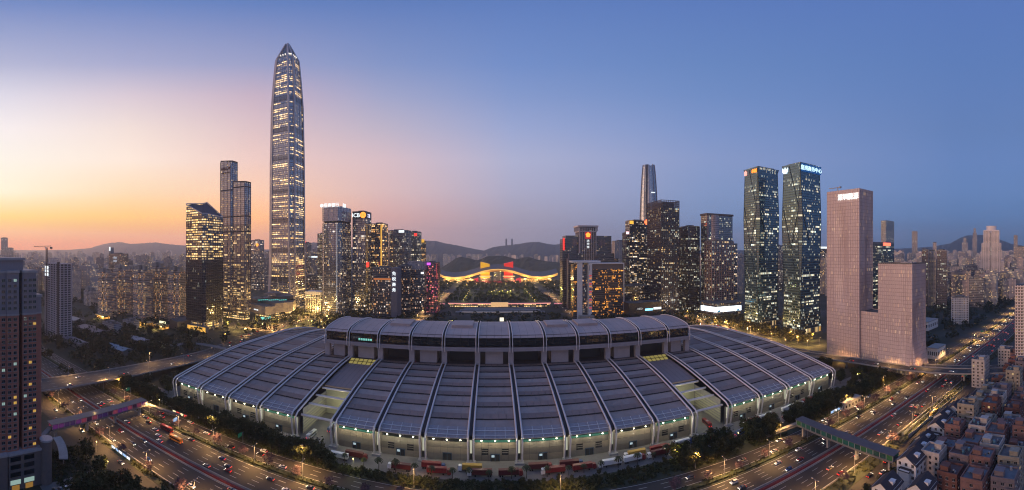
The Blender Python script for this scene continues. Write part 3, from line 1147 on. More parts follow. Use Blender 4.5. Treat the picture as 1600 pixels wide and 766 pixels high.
# two open atrium courts
M_YG = mat('court_wall_lit', (.42, .41, .30), .6, noise=.1)
for k in GAPS:
    x0, x1 = RX[k] + 2.2, RX[k + 1] - 2.2
    fm = MB().sheet([(x0, HY - 2), (x1, HY - 2), (x1, 349), (x0, 349)], .12)
    fm.build('court_floor', M_PAVE, HALL)
    for xs, n_ in ((x0, 1), (x1, -1)):
        for r in range(6):
            lm = MB().box(min(xs, xs + .5 * n_), HY + 8, 1.4 + r * 2.1, max(xs, xs + .5 * n_), 286, 1.4 + r * 2.1 + (1.2 if r % 2 else .7))
            lm.build('court_wall_louvre', M_YG, HALL)
        lm = MB().box(min(xs, xs + .25 * n_), HY + 8.2, 0, max(xs, xs + .25 * n_), 290, 18)
        lm.build('court_wall', M_CONC, HALL)
    bm_ = MB().box(x0, 288, 0, x1, 289, 19)
    bm_.build('court_wall', M_YG, HALL)
    for yb, zz in ((HY + 6, 14.5), (HY + 18, 18.3), (HY + 30, 20.5), (HY + 42, 22.3)):
        tm = MB().tube([(x0, yb, zz), (x1, yb, zz)], .8, 6)
        tm.build('court_beam', M_RIB, HALL)
    for yy, p_ in ((250, 1300), (264, 1500), (278, 1500)):
        lamp_light(((x0 + x1) / 2, yy, 11), p_, (1.0, .92, .52), HALL, .4)
    # lit glazing where the sheet roof meets the raised gallery
    gm = MB()
    for c in range(6):
        for q in range(2):
            xa, xb = x0 + (x1 - x0) * c / 6 + .35, x0 + (x1 - x0) * (c + 1) / 6 - .35
            za, zb_ = zroof(337) - 2.4, zroof(346) + .6
            f0, f1 = q * .5 + .03, q * .5 + .44
            gm.face([(xa, 337.5 + 8.5 * f0, za + (zb_ - za) * f0), (xb, 337.5 + 8.5 * f0, za + (zb_ - za) * f0), (xb, 337.5 + 8.5 * f1, za + (zb_ - za) * f1), (xa, 337.5 + 8.5 * f1, za + (zb_ - za) * f1)])
    if 'skylight_glow' not in bpy.data.materials:
        glow('skylight_glow', lin(235, 215, 120), .34)
    gm.build_each('skylight_pane', bpy.data.materials['skylight_glow'], HALL, 1)
    MB().face([(x0, 337.2, zroof(337) - 2.6), (x1, 337.2, zroof(337) - 2.6), (x1, 346.4, zroof(346) + .3), (x0, 346.4, zroof(346) + .3)]) if False else None
    MB().box(x0, 337.0, zroof(337) - 3.4, x1, 346.6, zroof(337) - 2.7).build('skylight_curb', M_GUT_SHADE, HALL)

# ---------------------------------------------------------------- raised gallery over the spine
GX = [-174, -150] + [-120 + 30 * k for k in range(9)] + [150, 174]
YF, YB_ = 347.0, 413.0
M_GROOF = mat('gallery_roof_sheet', (.49, .37, .335), .6, metal=.05, noise=.15, nscale=.07)
M_GROOF2 = mat('gallery_roof_sheet_b', (.44, .335, .30), .6, metal=.05, noise=.18, nscale=.08)
M_SLAB = mat('gallery_fascia', (.34, .30, .31), .5, noise=.1, nscale=.2)
M_CORE = mat('gallery_core_concrete', (.42, .37, .38), .7, noise=.1, nscale=.2)


def zg(y):
    t = (y - YF) / (YB_ - YF)
    return 56.2 + 3.3 * (sin(max(0, min(1, t)) * pi)) ** .75


GY = [YF + (YB_ - YF) * t for t in (0, .03, .07, .13, .2, .3, .4, .5, .6, .7, .8, .87, .93, .97, 1)]
for i, (xa, xb) in enumerate(zip(GX, GX[1:])):
    rm = MB()
    x0, x1 = xa + 1.5, xb - 1.5
    if i == 0:
        x0 = xa
    if i == len(GX) - 2:
        x1 = xb
    n = 4
    for q in range(n):
        u0, u1 = x0 + (x1 - x0) * q / n + .06, x0 + (x1 - x0) * (q + 1) / n - .06
        for a, b in zip(GY, GY[1:]):
            rm.face([(u0, a, zg(a)), (u1, a, zg(a)), (u1, b, zg(b)), (u0, b, zg(b))])
    rm.build('gallery_roof', (M_GROOF, M_GROOF2)[i % 2], HALL)
    rm = MB()
    for a, b in zip(GY, GY[1:]):
        rm.face([(xa, a, zg(a) - .35), (xb, a, zg(a) - .35), (xb, b, zg(b) - .35), (xa, b, zg(b) - .35)])
    rm.build('roof_underlay', M_GUT_SHADE, HALL)
    # awning strip, glazing, fascia
    for q in range(4):
        u0, u1 = x0 + (x1 - x0) * q / 4 + .1, x0 + (x1 - x0) * (q + 1) / 4 - .1
        aw = MB()
        aw.face([(u0, YF - 2.6, 54.2), (u1, YF - 2.6, 54.2), (u1, YF, 55.8), (u0, YF, 55.8)])
        aw.face([(u1, YF - 2.6, 54.1), (u0, YF - 2.6, 54.1), (u0, YF, 55.7), (u1, YF, 55.7)])
        aw.build('awning_panel', M_RAIL if False else M_GROOF, HALL)
        gl = MB()
        gl.box(u0 - .05, YF + .6, 46.3, u1 + .05, YF + .9, 55.7)
        gp_ = gl.build('gallery_window', M_GLASSD, HALL)
        fr = MB().box(u1 - .05, YF + .35, 46.3, u1 + .2, YF + .58, 55.5)
        fr.box(u0, YF + .4, 50.6, u1 - .1, YF + .57, 50.9)
        fr.build('mullion', M_DARK, gp_)
    sl = MB().box(xa + .03, YF - 3.4, 42.4, xb - .03, YF + 3, 44.4)
    sl.box(xa + .03, YF - 3.7, 44.4, xb - .03, YF - 3.3, 46.0)
    sl.build('gallery_fascia', M_SLAB, HALL)
    sl = MB().box(xa + .03, YF + 3.1, 42.6, xb - .03, YB_, 44.3)
    sl.build('gallery_floor', M_SLAB, HALL)
    bw = MB().box(xa, YB_ - 3, 44.4, xb, YB_ - 2.5, 55.8)
    bw.build('gallery_back_wall', M_GLASSD, HALL)
    if i % 2 == 1 or i in (0,):
        cm = MB().box(x0 + 5.5, YF + 5, RIDGE - .3, x1 - 5.5, YF + 22, 42.4)
        cm.build('support_core', M_CORE, HALL)
    else:
        dk = MB().box(x0 + 2, YF + 16, RIDGE - .3, x1 - 2, YF + 17, 42.4)
        dk.build('terrace_back_wall', M_DARK, HALL)
        lm = MB()
        for q in range(9):
            xx = x0 + 3 + (x1 - x0 - 6) * q / 8
            lm.box(xx - .5, YF + 15.7, 40.0, xx + .5, YF + 15.95, 40.5)
        if 'terrace_amber' not in bpy.data.materials:
            glow('terrace_amber', (1.0, .55, .12), 1.2)
        lm.build_each('terrace_lamp', bpy.data.materials['terrace_amber'], HALL)
# glazed ends of the gallery
for xe in (-174, 174):
    em = MB()
    em.face([(xe, YF, 44.4)] + [(xe, y, zg(y) - .4) for y in GY] + [(xe, YB_, 44.4)])
    em.face(([(xe, YF, 44.4)] + [(xe, y, zg(y) - .4) for y in GY] + [(xe, YB_, 44.4)])[::-1])
    em.build('gallery_end_wall', M_GLASSD, HALL)
    fx = -1 if xe < 0 else 1
    em = MB().box(min(xe, xe + 5 * fx), YF - 3.4, 42.8, max(xe, xe + 5 * fx), YB_, 44.2)
    em.build('gallery_balcony', M_SLAB, HALL)
for x in GX:
    for dx in ((-1.2, 1.2) if abs(x) < 170 else (0,)):
        path = [(x + dx, YF - 3.9, 41.8), (x + dx, YF - 4.3, 49), (x + dx, YF - 3.0, 54.6)] + [(x + dx, y, zg(y) + .55) for y in GY[1:]]
        MB().tube(path, .42, 6).build('gallery_rib', M_RIB, HALL)
    cm = MB().box(x - 2.4, YF + 1.5, RIDGE - .3, x + 2.4, YF + 6, 42.4)
    cm.build('support_pier', M_CORE, HALL)
for x0, x1 in ((-118, -92), (-58, -32), (32, 58), (62, 88)):
    sm = MB().box(x0 + 3, 366, zg(366) - .2, x1 - 3, 392, 61.3)
    sm.build('roof_lantern', M_GROOF2, HALL)
sg = MB()
for q in range(6):
    sg.box(-141 + q * 2.3, YF + .15, 47.0, -139.4 + q * 2.3, YF + .3, 48.8)
    sg.box(-140.7 + q * 2.3, YF, 47.5, -139.8 + q * 2.3, YF + .14, 47.8, 1)
sg.build('lit_sign', [glow('teal_sign', (.3, .9, .8), .8), M_DARK], HALL)

# ================================================================== towers of the business district
def rect(fp, e=0.0):
    x0, y0, x1, y1 = fp
    return [(x0 - e, y0 - e), (x1 + e, y0 - e), (x1 + e, y1 + e), (x0 - e, y1 + e)]


def chamfer(fp, c, e=0.0):
    x0, y0, x1, y1 = fp[0] - e, fp[1] - e, fp[2] + e, fp[3] + e
    return [(x0 + c, y0), (x1 - c, y0), (x1, y0 + c), (x1, y1 - c), (x1 - c, y1), (x0 + c, y1), (x0, y1 - c), (x0, y0 + c)]


def inset(poly, d):
    cx = sum(p[0] for p in poly) / len(poly)
    cy = sum(p[1] for p in poly) / len(poly)
    out = []
    for p in poly:
        L = hypot(p[0] - cx, p[1] - cy)
        k = (L - d) / L
        out.append((cx + (p[0] - cx) * k, cy + (p[1] - cy) * k))
    return out


def relief(poly, z0, z1, fh, band=.0, bh=.5, fin=.0, fsp=6.0, fw=.3, mb=None, bandstep=1, zoff=0.0):
    """projecting floor bands and vertical fins on an upright prism"""
    mb = mb or MB()
    n = len(poly)
    for i in range(n):
        p, q = poly[i], poly[(i + 1) % n]
        L = hypot(q[0] - p[0], q[1] - p[1])
        if L < .8:
            continue
        dx, dy = (q[0] - p[0]) / L, (q[1] - p[1]) / L
        nx, ny = dy, -dx
        if band:
            z = z0 + zoff
            k = 0
            while z + bh < z1:
                a, b = (p[0] + nx * band, p[1] + ny * band), (q[0] + nx * band, q[1] + ny * band)
                mb.face([(*a, z), (*b, z), (*b, z + bh), (*a, z + bh)])
                mb.face([(*a, z + bh), (*b, z + bh), (*q, z + bh), (*p, z + bh)])
                mb.face([(*p, z), (*q, z), (*b, z), (*a, z)])
                z += fh * bandstep
        if fin:
            m = max(1, round(L / fsp))
            for k in range(m + 1):
                u = L * k / m
                c = (p[0] + dx * u, p[1] + dy * u)
                h = fw / 2
                A, B = (c[0] - dx * h, c[1] - dy * h), (c[0] + dx * h, c[1] + dy * h)
                A2, B2 = (A[0] + nx * fin, A[1] + ny * fin), (B[0] + nx * fin, B[1] + ny * fin)
                mb.face([(*A2, z0), (*B2, z0), (*B2, z1), (*A2, z1)])
                mb.face([(*A, z0), (*A2, z0), (*A2, z1), (*A, z1)])
                mb.face([(*B2, z0), (*B, z0), (*B, z1), (*B2, z1)])
    return mb


def roof_kit(root, poly, z, m=None, h=1.6, plant=True, seed=1):
    """parapet, plant rooms and small units on a flat roof"""
    rnd = random.Random(seed)
    m = m or M_CONCD
    pa = MB()
    n = len(poly)
    inn = inset(poly, .7)
    for i in range(n):
        p, q, a, b = poly[i], poly[(i + 1) % n], inn[i], inn[(i + 1) % n]
        pa.face([(*p, z), (*q, z), (*q, z + h), (*p, z + h)])
        pa.face([(*b, z), (*a, z), (*a, z + h), (*b, z + h)])
        pa.face([(*p, z + h), (*q, z + h), (*b, z + h), (*a, z + h)])
    pa.build('parapet', m, root)
    if plant:
        x0, x1 = min(p[0] for p in poly), max(p[0] for p in poly)
        y0, y1 = min(p[1] for p in poly), max(p[1] for p in poly)
        w, d = x1 - x0, y1 - y0
        pm = MB().box(x0 + w * .3, y0 + d * .3, z, x0 + w * .72, y0 + d * .7, z + 4)
        pm.build('plant_room', M_CONCD, root)
        for k in range(4):
            xx, yy = x0 + w * rnd.uniform(.12, .8), y0 + d * rnd.choice((.12, .8))
            pm = MB().box(xx, yy, z, xx + 2.4, yy + 2.4, z + 2.2)
            pm.build('roof_unit', M_STEEL, root)


def tower(name, label, fp, z1, st, cat='skyscraper', poly=None, z0=0.0, group=None, band=.2, bh=.7, fin=.12, fsp=None, fw=.25, relm=None, roof=True, podium=None, podm=None, root=None, parapet=1.6, body='glass_body', fh=None):
    poly = poly or rect(fp)
    cx = sum(p[0] for p in poly) / len(poly)
    cy = sum(p[1] for p in poly) / len(poly)
    if root is None:
        root = thing(name, label, cat, (cx, cy, 0), group)
    MB().prism(poly, z0, z1, 0, 1, st.ww).build(body, [st.m, M_ROOF], root)
    if band or fin:
        rm = relm or bpy.data.materials.get('frame_' + st.m.name) or mat('frame_' + st.m.name, st.frame, .45, metal=.3)
        relief(poly, z0, z1, fh or st.fh, band, bh, fin, fsp or st.ww * 3, fw).build('mullion_grid', rm, root, kind='stuff')
    if roof:
        roof_kit(root, poly, z1, h=parapet, seed=int(abs(cx * 7 + cy)))
    if podium:
        p, h = podium
        MB().prism(p, 0, h, 0, 1, 2.0).build('podium', [podm or st.m, M_ROOF], root)
    return root


# ------------------------------------------------------------------ styles
ST_PA = style('supertall_glass', (.04, .05, .085), (.10, .10, .13), 4.5, 1.6, .07, .45, .50, .9, WARM, CREAM, 1.35, 1.0, 2.2, .01, 16)
ST_PAD = style('supertall_louvre', (.02, .022, .03), (.05, .05, .06), 4.5, .8, .4, .2, .0)
ST_G = style('galaxy_dark_glass', (.014, .015, .022), (.03, .03, .04), 4.0, 1.5, .16, .22, .02, .9, COOL, CREAM, .8, .7, 1.6, .02)
ST_GL = style('galaxy_lit_floors', (.03, .03, .04), (.04, .036, .04), 4.0, 1.5, .06, .46, 1.5, .5, WARM, CREAM, 1.15, .8, 1.8, .02, 9)
ST_H1 = style('hotel_glass_upper', (.10, .10, .15), (.13, .12, .15), 3.8, 1.3, .10, .40, .10, .6, WARM, CREAM, 1.1, 1.0, 2.2, .02, 3)
ST_H2 = style('hotel_glass_lower', (.03, .028, .042), (.06, .05, .06), 3.8, 1.3, .10, .42, .36, .7, WARM, CREAM, 1.1, .9, 1.9, .02, 7)
ST_C1 = style('bank_glass', (.10, .10, .125), (.11, .11, .13), 4.2, 1.5, .15, .30, .17, .7, WARM, WHITE, 1.1, 1.0, 2.1, .02, 4)
ST_C1T = style('bank_crown_screen', (.34, .30, .31), (.42, .38, .39), 4.2, 1.5, .1, .12, .03, .5, WARM, WHITE, 1.0, .8, 1.8, .01)
ST_C2 = style('bank_glass_second', (.03, .032, .05), (.06, .06, .08), 4.1, 1.5, .18, .30, .20, .6, WARM, WHITE, 1.1, .9, 1.9, .02, 4)
ST_C3 = style('amber_office', (.028, .026, .032), (.08, .07, .075), 4.0, 1.4, .2, .34, .42, .9, AMBER, CREAM, 1.25, .8, 1.8, .02, 6)
ST_C4 = style('blue_grey_office', (.035, .045, .065), (.10, .10, .12), 4.0, 1.4, .2, .32, .15, .5, CREAM, WHITE, 1.0, .9, 2.0, .02, 3)
ST_C5 = style('green_office', (.03, .055, .06), (.06, .09, .09), 4.0, 1.4, .14, .30, .20, .9, CREAM, WHITE, 1.0, 1.0, 2.0, .02, 6)
ST_C6 = style('navy_office', (.022, .026, .042), (.045, .045, .06), 4.0, 1.5, .2, .34, .16, .5, AMBER, WHITE, 1.1, .8, 1.8, .02, 2)
ST_C7 = style('plum_office', (.05, .025, .05), (.10, .06, .09), 4.0, 1.6, .3, .34, .35, .5, AMBER, lin(255, 90, 150), 1.0, .8, 1.8, .02, 2)
ST_GC = style('great_dark_stone', (.014, .014, .018), (.045, .038, .042), 4.2, 1.6, .3, .34, .02, .4, WARM, WHITE, 1.0, .7, 1.7, .02)
ST_HT = style('hotel_room_front', (.03, .026, .026), (.10, .085, .075), 3.5, 2.2, .34, .36, .24, .45, AMBER, AMBER, 1.5, .5, 1.5, .02, 3)
ST_R4 = style('black_office', (.018, .02, .024), (.045, .045, .05), 4.0, 1.5, .22, .34, .26, .7, WARM, WHITE, 1.1, .8, 1.8, .02, 4)
ST_R6 = style('brown_grid_office', (.018, .018, .022), (.085, .065, .068), 4.0, 2.0, .34, .34, .24, .8, WARM, COOL, 1.1, .8, 1.8, .02, 4)
ST_R7 = style('slate_office', (.022, .024, .034), (.065, .058, .066), 4.0, 1.5, .3, .34, .20, .8, CREAM, COOL, 1.1, .8, 1.8, .02, 5)
ST_R8 = style('pink_grid_office', (.022, .026, .034), (.20, .145, .14), 4.0, 2.0, .12, .14, .14, .7, WARM, COOL, 1.1, .8, 1.8, .02, 3)
ST_R8B = style('steel_blue_office', (.03, .042, .06), (.05, .06, .08), 4.0, 1.5, .14, .30, .16, .9, CREAM, COOL, 1.1, .9, 2.0, .02, 4)
ST_TW = style('twin_tower_glass', (.008, .022, .030), (.014, .030, .040), 4.1, 1.4, .10, .34, .24, .9, CREAM, COOL, 1.2, .8, 2.0, .015, 8, tint=(.55, .82, .95))
ST_KK = style('tapered_glass', (.10, .115, .15), (.17, .18, .21), 4.4, 2.0, .12, .35, .015, .4, CREAM, WHITE, 1.0, 1.0, 2.2, .01)
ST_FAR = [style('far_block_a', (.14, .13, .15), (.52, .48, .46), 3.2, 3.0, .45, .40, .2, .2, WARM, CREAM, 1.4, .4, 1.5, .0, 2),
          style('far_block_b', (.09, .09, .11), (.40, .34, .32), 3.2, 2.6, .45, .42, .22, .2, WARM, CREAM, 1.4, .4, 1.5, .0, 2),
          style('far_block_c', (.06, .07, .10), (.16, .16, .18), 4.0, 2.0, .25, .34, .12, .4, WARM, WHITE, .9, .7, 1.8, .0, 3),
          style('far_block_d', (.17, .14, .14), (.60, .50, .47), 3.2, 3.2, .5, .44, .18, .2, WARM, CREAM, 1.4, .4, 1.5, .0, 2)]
ST_RES = style('residential_windows', (.035, .035, .042), (.42, .36, .335), 3.1, 2.4, .42, .40, .24, .15, AMBER, CREAM, 1.2, .5, 1.5, .0, 1)
ST_RES2 = style('residential_windows_pale', (.06, .06, .07), (.50, .44, .425), 3.1, 2.4, .42, .40, .12, .2, WARM, CREAM, 1.0, .5, 1.5, .0, 1)
M_PSTONE = mat('pale_stone_rib', (.56, .50, .50), .35, metal=.2)
M_FRAMEP = mat('frame_pink', (.30, .22, .215), .5)

# ------------------------------------------------------------------ the supertall: eight stone ribs and a pointed crown
r_ = 905.0
cx, cy = at(449, r_)
W2 = 31.2
def oct_ring(w, c):
    return chamfer((cx - w, cy - w, cx + w, cy + w), c)
T = thing('supertall_tower', 'tallest tower, tapering glass with pale vertical ribs and pointed crown', 'skyscraper', (cx, cy, 0))
ztop = zt(70, r_)
zs = zt(96, r_)
prof = [(0, W2 * 1.08, 6), (60, W2 * 1.04, 8), (130, W2 * 1.01, 9), (zt(260, r_), W2 * .99, 9.5), (zt(170, r_), W2 * .93, 9.5), (zt(130, r_), W2 * .82, 9), (zs, W2 * .69, 8)]
# storeys in zones, with dark plant floors between
zones = []
edges = [0, 62, 74, 128, 139, 196, 206, 262, 272, 336, 346, 400, 412, 470, 482, 530, zs]
def wid(z):
    for (a, wa, ca), (b, wb, cb) in zip(prof, prof[1:]):
        if a <= z <= b:
            t = (z - a) / (b - a)
            return wa + (wb - wa) * t, ca + (cb - ca) * t
    return prof[-1][1:]
edges = [e for e in edges if e < zs] + [zs]
rings, ms = [], []
allz = sorted(set(edges + [p[0] for p in prof]))
for z in allz:
    w, c = wid(z)
    rings.append((oct_ring(w, c), z))
for a, b in zip(allz, allz[1:]):
    mid = (a + b) / 2
    dark = any(lo <= mid <= hi for lo, hi in ((62, 74), (128, 139), (196, 206), (262, 272), (336, 346), (400, 412), (470, 482), (530, 545)))
    ms.append(2 if dark else 0)
MB().loft(rings, ms, 1, 1.6).build('glass_body', [ST_PA.m, M_ROOF, ST_PAD.m], T)
w, c = wid(zs)
tip = [(oct_ring(w, c), zs), (oct_ring(w * .56, c * .56), (zs + ztop) / 2), (oct_ring(w * .10, c * .10), ztop)]
MB().loft(tip, 0, 1, 1.6).build('crown', [ST_PAD.m, M_ROOF], T)
allr = [(z, *wid(z)) for z in allz] + [((zs + ztop) / 2, w * .56, c * .56), (ztop + .6, w * .10, c * .10)]
for i in range(8):
    path = []
    for z, ww_, cc in allr:
        p = oct_ring(ww_ + .9, cc)[i]
        path.append((p[0], p[1], z))
    rb_ = MB()
    for a, b in zip(path, path[1:]):
        rb_.obox(a, b, 3.3, 3.3, up=(.3, 1, 0))
    rb_.build('stone_rib', M_PSTONE, T)
for i in range(4):                    # slender ribs in the chamfers and mid-faces
    for f in (.35, .65):
        path = []
        for z, ww_, cc in allr[:-2]:
            R = oct_ring(ww_ + .35, cc)
            a, b = R[i * 2], R[i * 2 + 1]
            path.append((a[0] + (b[0] - a[0]) * f, a[1] + (b[1] - a[1]) * f, z))
        rb_ = MB()
        for a, b in zip(path, path[1:]):
            rb_.obox(a, b, .7, .7, up=(.3, 1, 0))
        rb_.build('slender_rib', M_PSTONE, T)
for sx, sy in ((1, -1), (-1, -1)):    # big diagonal braces on the corners
    path = []
    for k, z in enumerate((20, 120, 230, 340, 450)):
        ww_, cc = wid(z)
        s_ = (k % 2) * .8 + .1
        path.append((cx + sx * (ww_ - cc * s_), cy + sy * (ww_ - cc * (1 - s_)) - .4, z))
    rb_ = MB()
    for a, b in zip(path, path[1:]):
        rb_.obox(a, b, 1.1, 1.1, up=(.3, 1, 0))
    rb_.build('diagonal_brace', M_PSTONE, T)
fl = MB()
for i in range(8):
    for z in range(6, int(zs), 9):
        ww_, cc = wid(z)
        R = oct_ring(ww_ + .25, cc)
        a, b = R[i], R[(i + 1) % 8]
        fl.obox((*a, z), (*b, z), .5, .55)
fl.build('floor_band', mat('band_metal', (.16, .15, .17), .4, metal=.5), T, kind='stuff')
WIN_CROWN = glow('crown_light', (1.0, .9, .8), 1.2)
cr = MB()
for i in (0, 2, 1):
    R = oct_ring(w * .93, c * .93)
    a, b = R[i], R[(i + 1) % 8]
    for f in (.25, .5, .75):
        p = (a[0] + (b[0] - a[0]) * f, a[1] + (b[1] - a[1]) * f)
        cr.box(p[0] - 1, p[1] - 1, zs + 5.5, p[0] + 1, p[1] + 1, zs + 8)
cr.build_each('crown_light', WIN_CROWN, T)
lamp_light((cx + 30, cy - 50, 10), 30000, (1.0, .55, .2), T, 2)

# ------------------------------------------------------------------ dark tower with folded roof (left)
fp = footprint(288, 319, 351, 628)
P = rect(fp)
T = thing('office_tower', 'dark glass tower with folded roof and bright yellow upper floors', 'skyscraper', ((fp[0] + fp[2]) / 2, (fp[1] + fp[3]) / 2, 0))
rl = hypot(fp[0] - CX, fp[1]); rc = hypot(fp[2] - CX, fp[1]); rr = hypot(fp[2] - CX, fp[3])
zL, zC, zR = zt(318, rl), zt(336, rc), zt(338, rr)
zsp = zt(407, rc)
ch = chamfer(fp, 5)
MB().prism(ch, 16, zsp, 0, 1, 1.5, top=False, bot=True).build('glass_body', [ST_G.m, M_ROOF], T)
tops = [zL - 2, zC + 3, zC + 3, zR - 2, zR, zL + 6, zL + 4, zL]
MB().prism(ch, zsp, tops, 0, 1, 1.5, top=False).build('lit_upper_floors', [ST_GL.m, M_ROOF], T)
rm = MB()
ctr = ((fp[0] + fp[2]) / 2, (fp[1] + fp[3]) / 2, zC - 9)
for i in range(8):
    p, q = ch[i], ch[(i + 1) % 8]
    rm.face([(*p, tops[i] - 1.5), (*q, tops[(i + 1) % 8] - 1.5), ctr])
rm.build('folded_roof', mat('roof_slate', (.09, .085, .10), .4), T)
rm = MB()
for i in range(8):
    p, q = ch[i], ch[(i + 1) % 8]
    rm.obox((*p, tops[i]), (*q, tops[(i + 1) % 8]), 1.0, 1.4)
rm.build('roof_edge', M_PSTONE, T)
relief(ch, 16, min(tops) - 2, 4, .15, .5, .5, 4.5, .3).build('mullion_grid', mat('frame_galaxy', (.045, .042, .055), .4, metal=.4), T, kind='stuff')
rm = MB()
for x in (fp[0] + 3, (fp[0] + fp[2]) / 2 - 8, (fp[0] + fp[2]) / 2 + 6, fp[2] - 3):
    for y in (fp[1] + 3, (fp[1] + fp[3]) / 2, fp[3] - 3):
        rm.cyl(x, y, 0, 16, 1.3)
rm.build_each('column', M_CONC, T, 10)
MB().box(fp[0] + 8, fp[1] + 8, 0, fp[2] - 8, fp[3] - 6, 16).build('lobby', [ST_GL.m], T)
pd = [(fp[0] - 26, fp[1] - 10), (fp[0] + 6, fp[1] - 22), (fp[0] + 12, fp[3]), (fp[0] - 26, fp[3] + 10)]
MB().prism(pd, 0, 15, 0, 1).build('podium', [mat('podium_dark', (.05, .045, .06), .5), M_ROOF], T)
lo = MB()
for k in range(12):
    x = fp[0] + 12 + k * 3.4
    lo.box(x, fp[1] - 4.4, 1, x + 2.6, fp[1] - 4.1, 9)
lo.build('lobby_window', glow('lobby_glow', lin(255, 190, 80), 1.1), T)
MB().box(fp[0] + 10, fp[1] - 4, 0, fp[2] + 4, fp[1] + 6, 9.6).build('lobby_block', [M_CONCD], T)
lamp_light((fp[2] - 15, fp[1] - 12, 6), 9000, (1.0, .7, .3), T, 1)

# ------------------------------------------------------------------ tall stepped hotel pair
fa = footprint(342.5, 349, 371.5, 770)
T = thing('hotel_tower', 'tall stepped purple-grey tower with two slabs and a dark red roof sign', 'skyscraper', ((fa[0] + fa[2]) / 2, fa[1] + 20, 0))
x0, y0 = at(343, 770)
x1 = CX + y0 * tan((362 - PX0) / F)
x2 = CX + y0 * tan((382.5 - PX0) / F)
A = chamfer((x0, y0, x1, y0 + 21), 3)
B = chamfer((x1 + .3, y0 + 2, x2, y0 + 21), 2)
za, zb = zt(254, 770), zt(288, 770)
zm = zt(352, 770)
for poly, ztp, nm in ((A, za, 'tall_slab'), (B, zb, 'low_slab')):
    o_ = MB().prism(poly, 18, zm, 1, 2, 1.8, top=False).prism(poly, zm, ztp, 0, 2, 1.8, top=False)
    sl = [ztp + (3 if p[0] < (poly[0][0] + poly[1][0]) / 2 else -3) for p in poly]
    o_.face([(*p, s_) for p, s_ in zip(poly, sl)], 2)
    MB().prism(poly, ztp, sl, 0, 2, 1.8).build('slanted_cap', [mat('cap_dark', (.05, .04, .05), .4) if nm == 'tall_slab' else bpy.data.materials['cap_dark'], M_ROOF, M_ROOF], T)
    o_.build(nm, [ST_H1.m, ST_H2.m, M_ROOF], T)
    relief(poly, 18, ztp, 3.8, .12, .5, .7, 9.0, .6).build('mullion_grid', mat('frame_hotel', (.15, .12, .145), .4, metal=.3) if nm == 'tall_slab' else bpy.data.materials['frame_hotel'], T, kind='stuff')
    for zz in (zt(300 if nm == 'tall_slab' else 297, 770), zt(341, 770), zt(364, 770)):
        relief(poly, zz, zz + 3.6, 10, .25, 2.4).build('plant_floor_band', M_DARK, T)
MB().prism(rect((x0 + 2, y0 + 3, x2 - 2, y0 + 19)), 0, 18, 0, 1, 3).build('lobby', [ST_GL.m, M_ROOF], T)
xm = (x0 + x1) / 2 + .5
M_DRED = mat('sign_unlit_red', (.11, .008, .016), .5)
text('中国人寿', 6.0, (xm, y0 - .9, za - 17), 'S', M_DRED, T)
text('CHINA LIFE', 3.9, (xm, y0 - .9, za - 24), 'S', M_DRED, T)

# ------------------------------------------------------------------ left-side towers, near to far
fp = footprint(502, 532.5, 550, 770)
z = zt(322, 770)
zsg = zt(345, 770)
T = tower('bank_tower', 'grey glass tower with white roof lettering beside the orange-sign tower', fp, zsg - 4, ST_C1, poly=chamfer(fp, 6), roof=False, fin=.3, fsp=7.5, fw=.4)
MB().prism(chamfer(fp, 6, -1.5), zsg - 4, zsg, 0, 1).build('dark_band', [M_DARK, M_DARK], T)
MB().prism(chamfer(fp, 6), zsg, z, 0, 1, 1.5).build('screen_crown', [ST_C1T.m, M_ROOF], T)
relief(chamfer(fp, 6), zsg, z, 8.4, .2, .4, .3, 9, .4).build('crown_frame', M_STEEL, T, kind='stuff')
text('◉招商银行', 8.6, ((fp[0] + fp[2]) / 2 - 3, fp[1] - .3, z - .5), 'S', G_COOLW, T)
text('招商', 8.6, (fp[2] + .3, fp[1] + 18, z - .5), 'E', G_COOLW, T)
MB().box(fp[2] - 8.5, fp[1] - 2.4, 10, fp[2] - 7.9, fp[1] - .4, zsg - 5).build('facade_light_line', glow('soft_line', (.8, .8, .9), .35), T)

fp = footprint(551, 571, 580, 800)
z = zt(331, 800)
T = tower('bank_tower', 'dark glass tower with glowing orange round logo and white letters', fp, z, ST_C2, fin=.3, fsp=9, fw=.5)
MB().box(fp[0] - .4, fp[1] - .4, z - 14, fp[2] + .4, fp[1] - .05, z + 1.6).build('sign_band', M_DARK, T)
MB().box(fp[2] + .05, fp[1] - .4, z - 14, fp[2] + .4, fp[3] + .4, z + 1.6).build('sign_band', M_DARK, T)
text('ICBC', 11.5, (fp[0] + 11.5, fp[1] - .8, z - 10.5), 'S', G_COOLW, T)
MB().tube([(fp[2] - 5, fp[1] - .7, z - 6.5), (fp[2] - 5, fp[1] - 1.3, z - 6.5)], 6.2, 20).build('logo_disc', G_ORANGE, T)
lg = MB()
for d_ in (-2.2, 2.2):
    lg.box(fp[2] - 5 + d_ - .6, fp[1] - 1.6, z - 9.5, fp[2] - 5 + d_ + .6, fp[1] - 1.35, z - 3.5)
lg.build_each('logo_mark', glow('logo_dim', (.8, .12, .01), 1.2), T)
text('工银', 8.5, (fp[2] + .8, (fp[1] + fp[3]) / 2, z - 10), 'E', glow('lav_sign', (.75, .75, 1), 1.4), T)
MB().box(fp[2] + .1, fp[1] + 6, zt(418, 800), fp[2] + .6, fp[1] + 22, zt(410, 800)).build('red_sign', G_RED, T)

fp = footprint(580, 601, 606, 850)
T = tower('office_tower', 'brown tower with amber office floors right of the orange-logo tower', fp, zt(350, 850), ST_C3, fin=.4, fsp=10, fw=1.0)
MB().box(fp[2] - 9, fp[1] - 1.1, 40, fp[2] - 6, fp[1] - .5, zt(352, 850)).build('light_strip', glow('amber_strip', lin(255, 190, 80), .9), T)

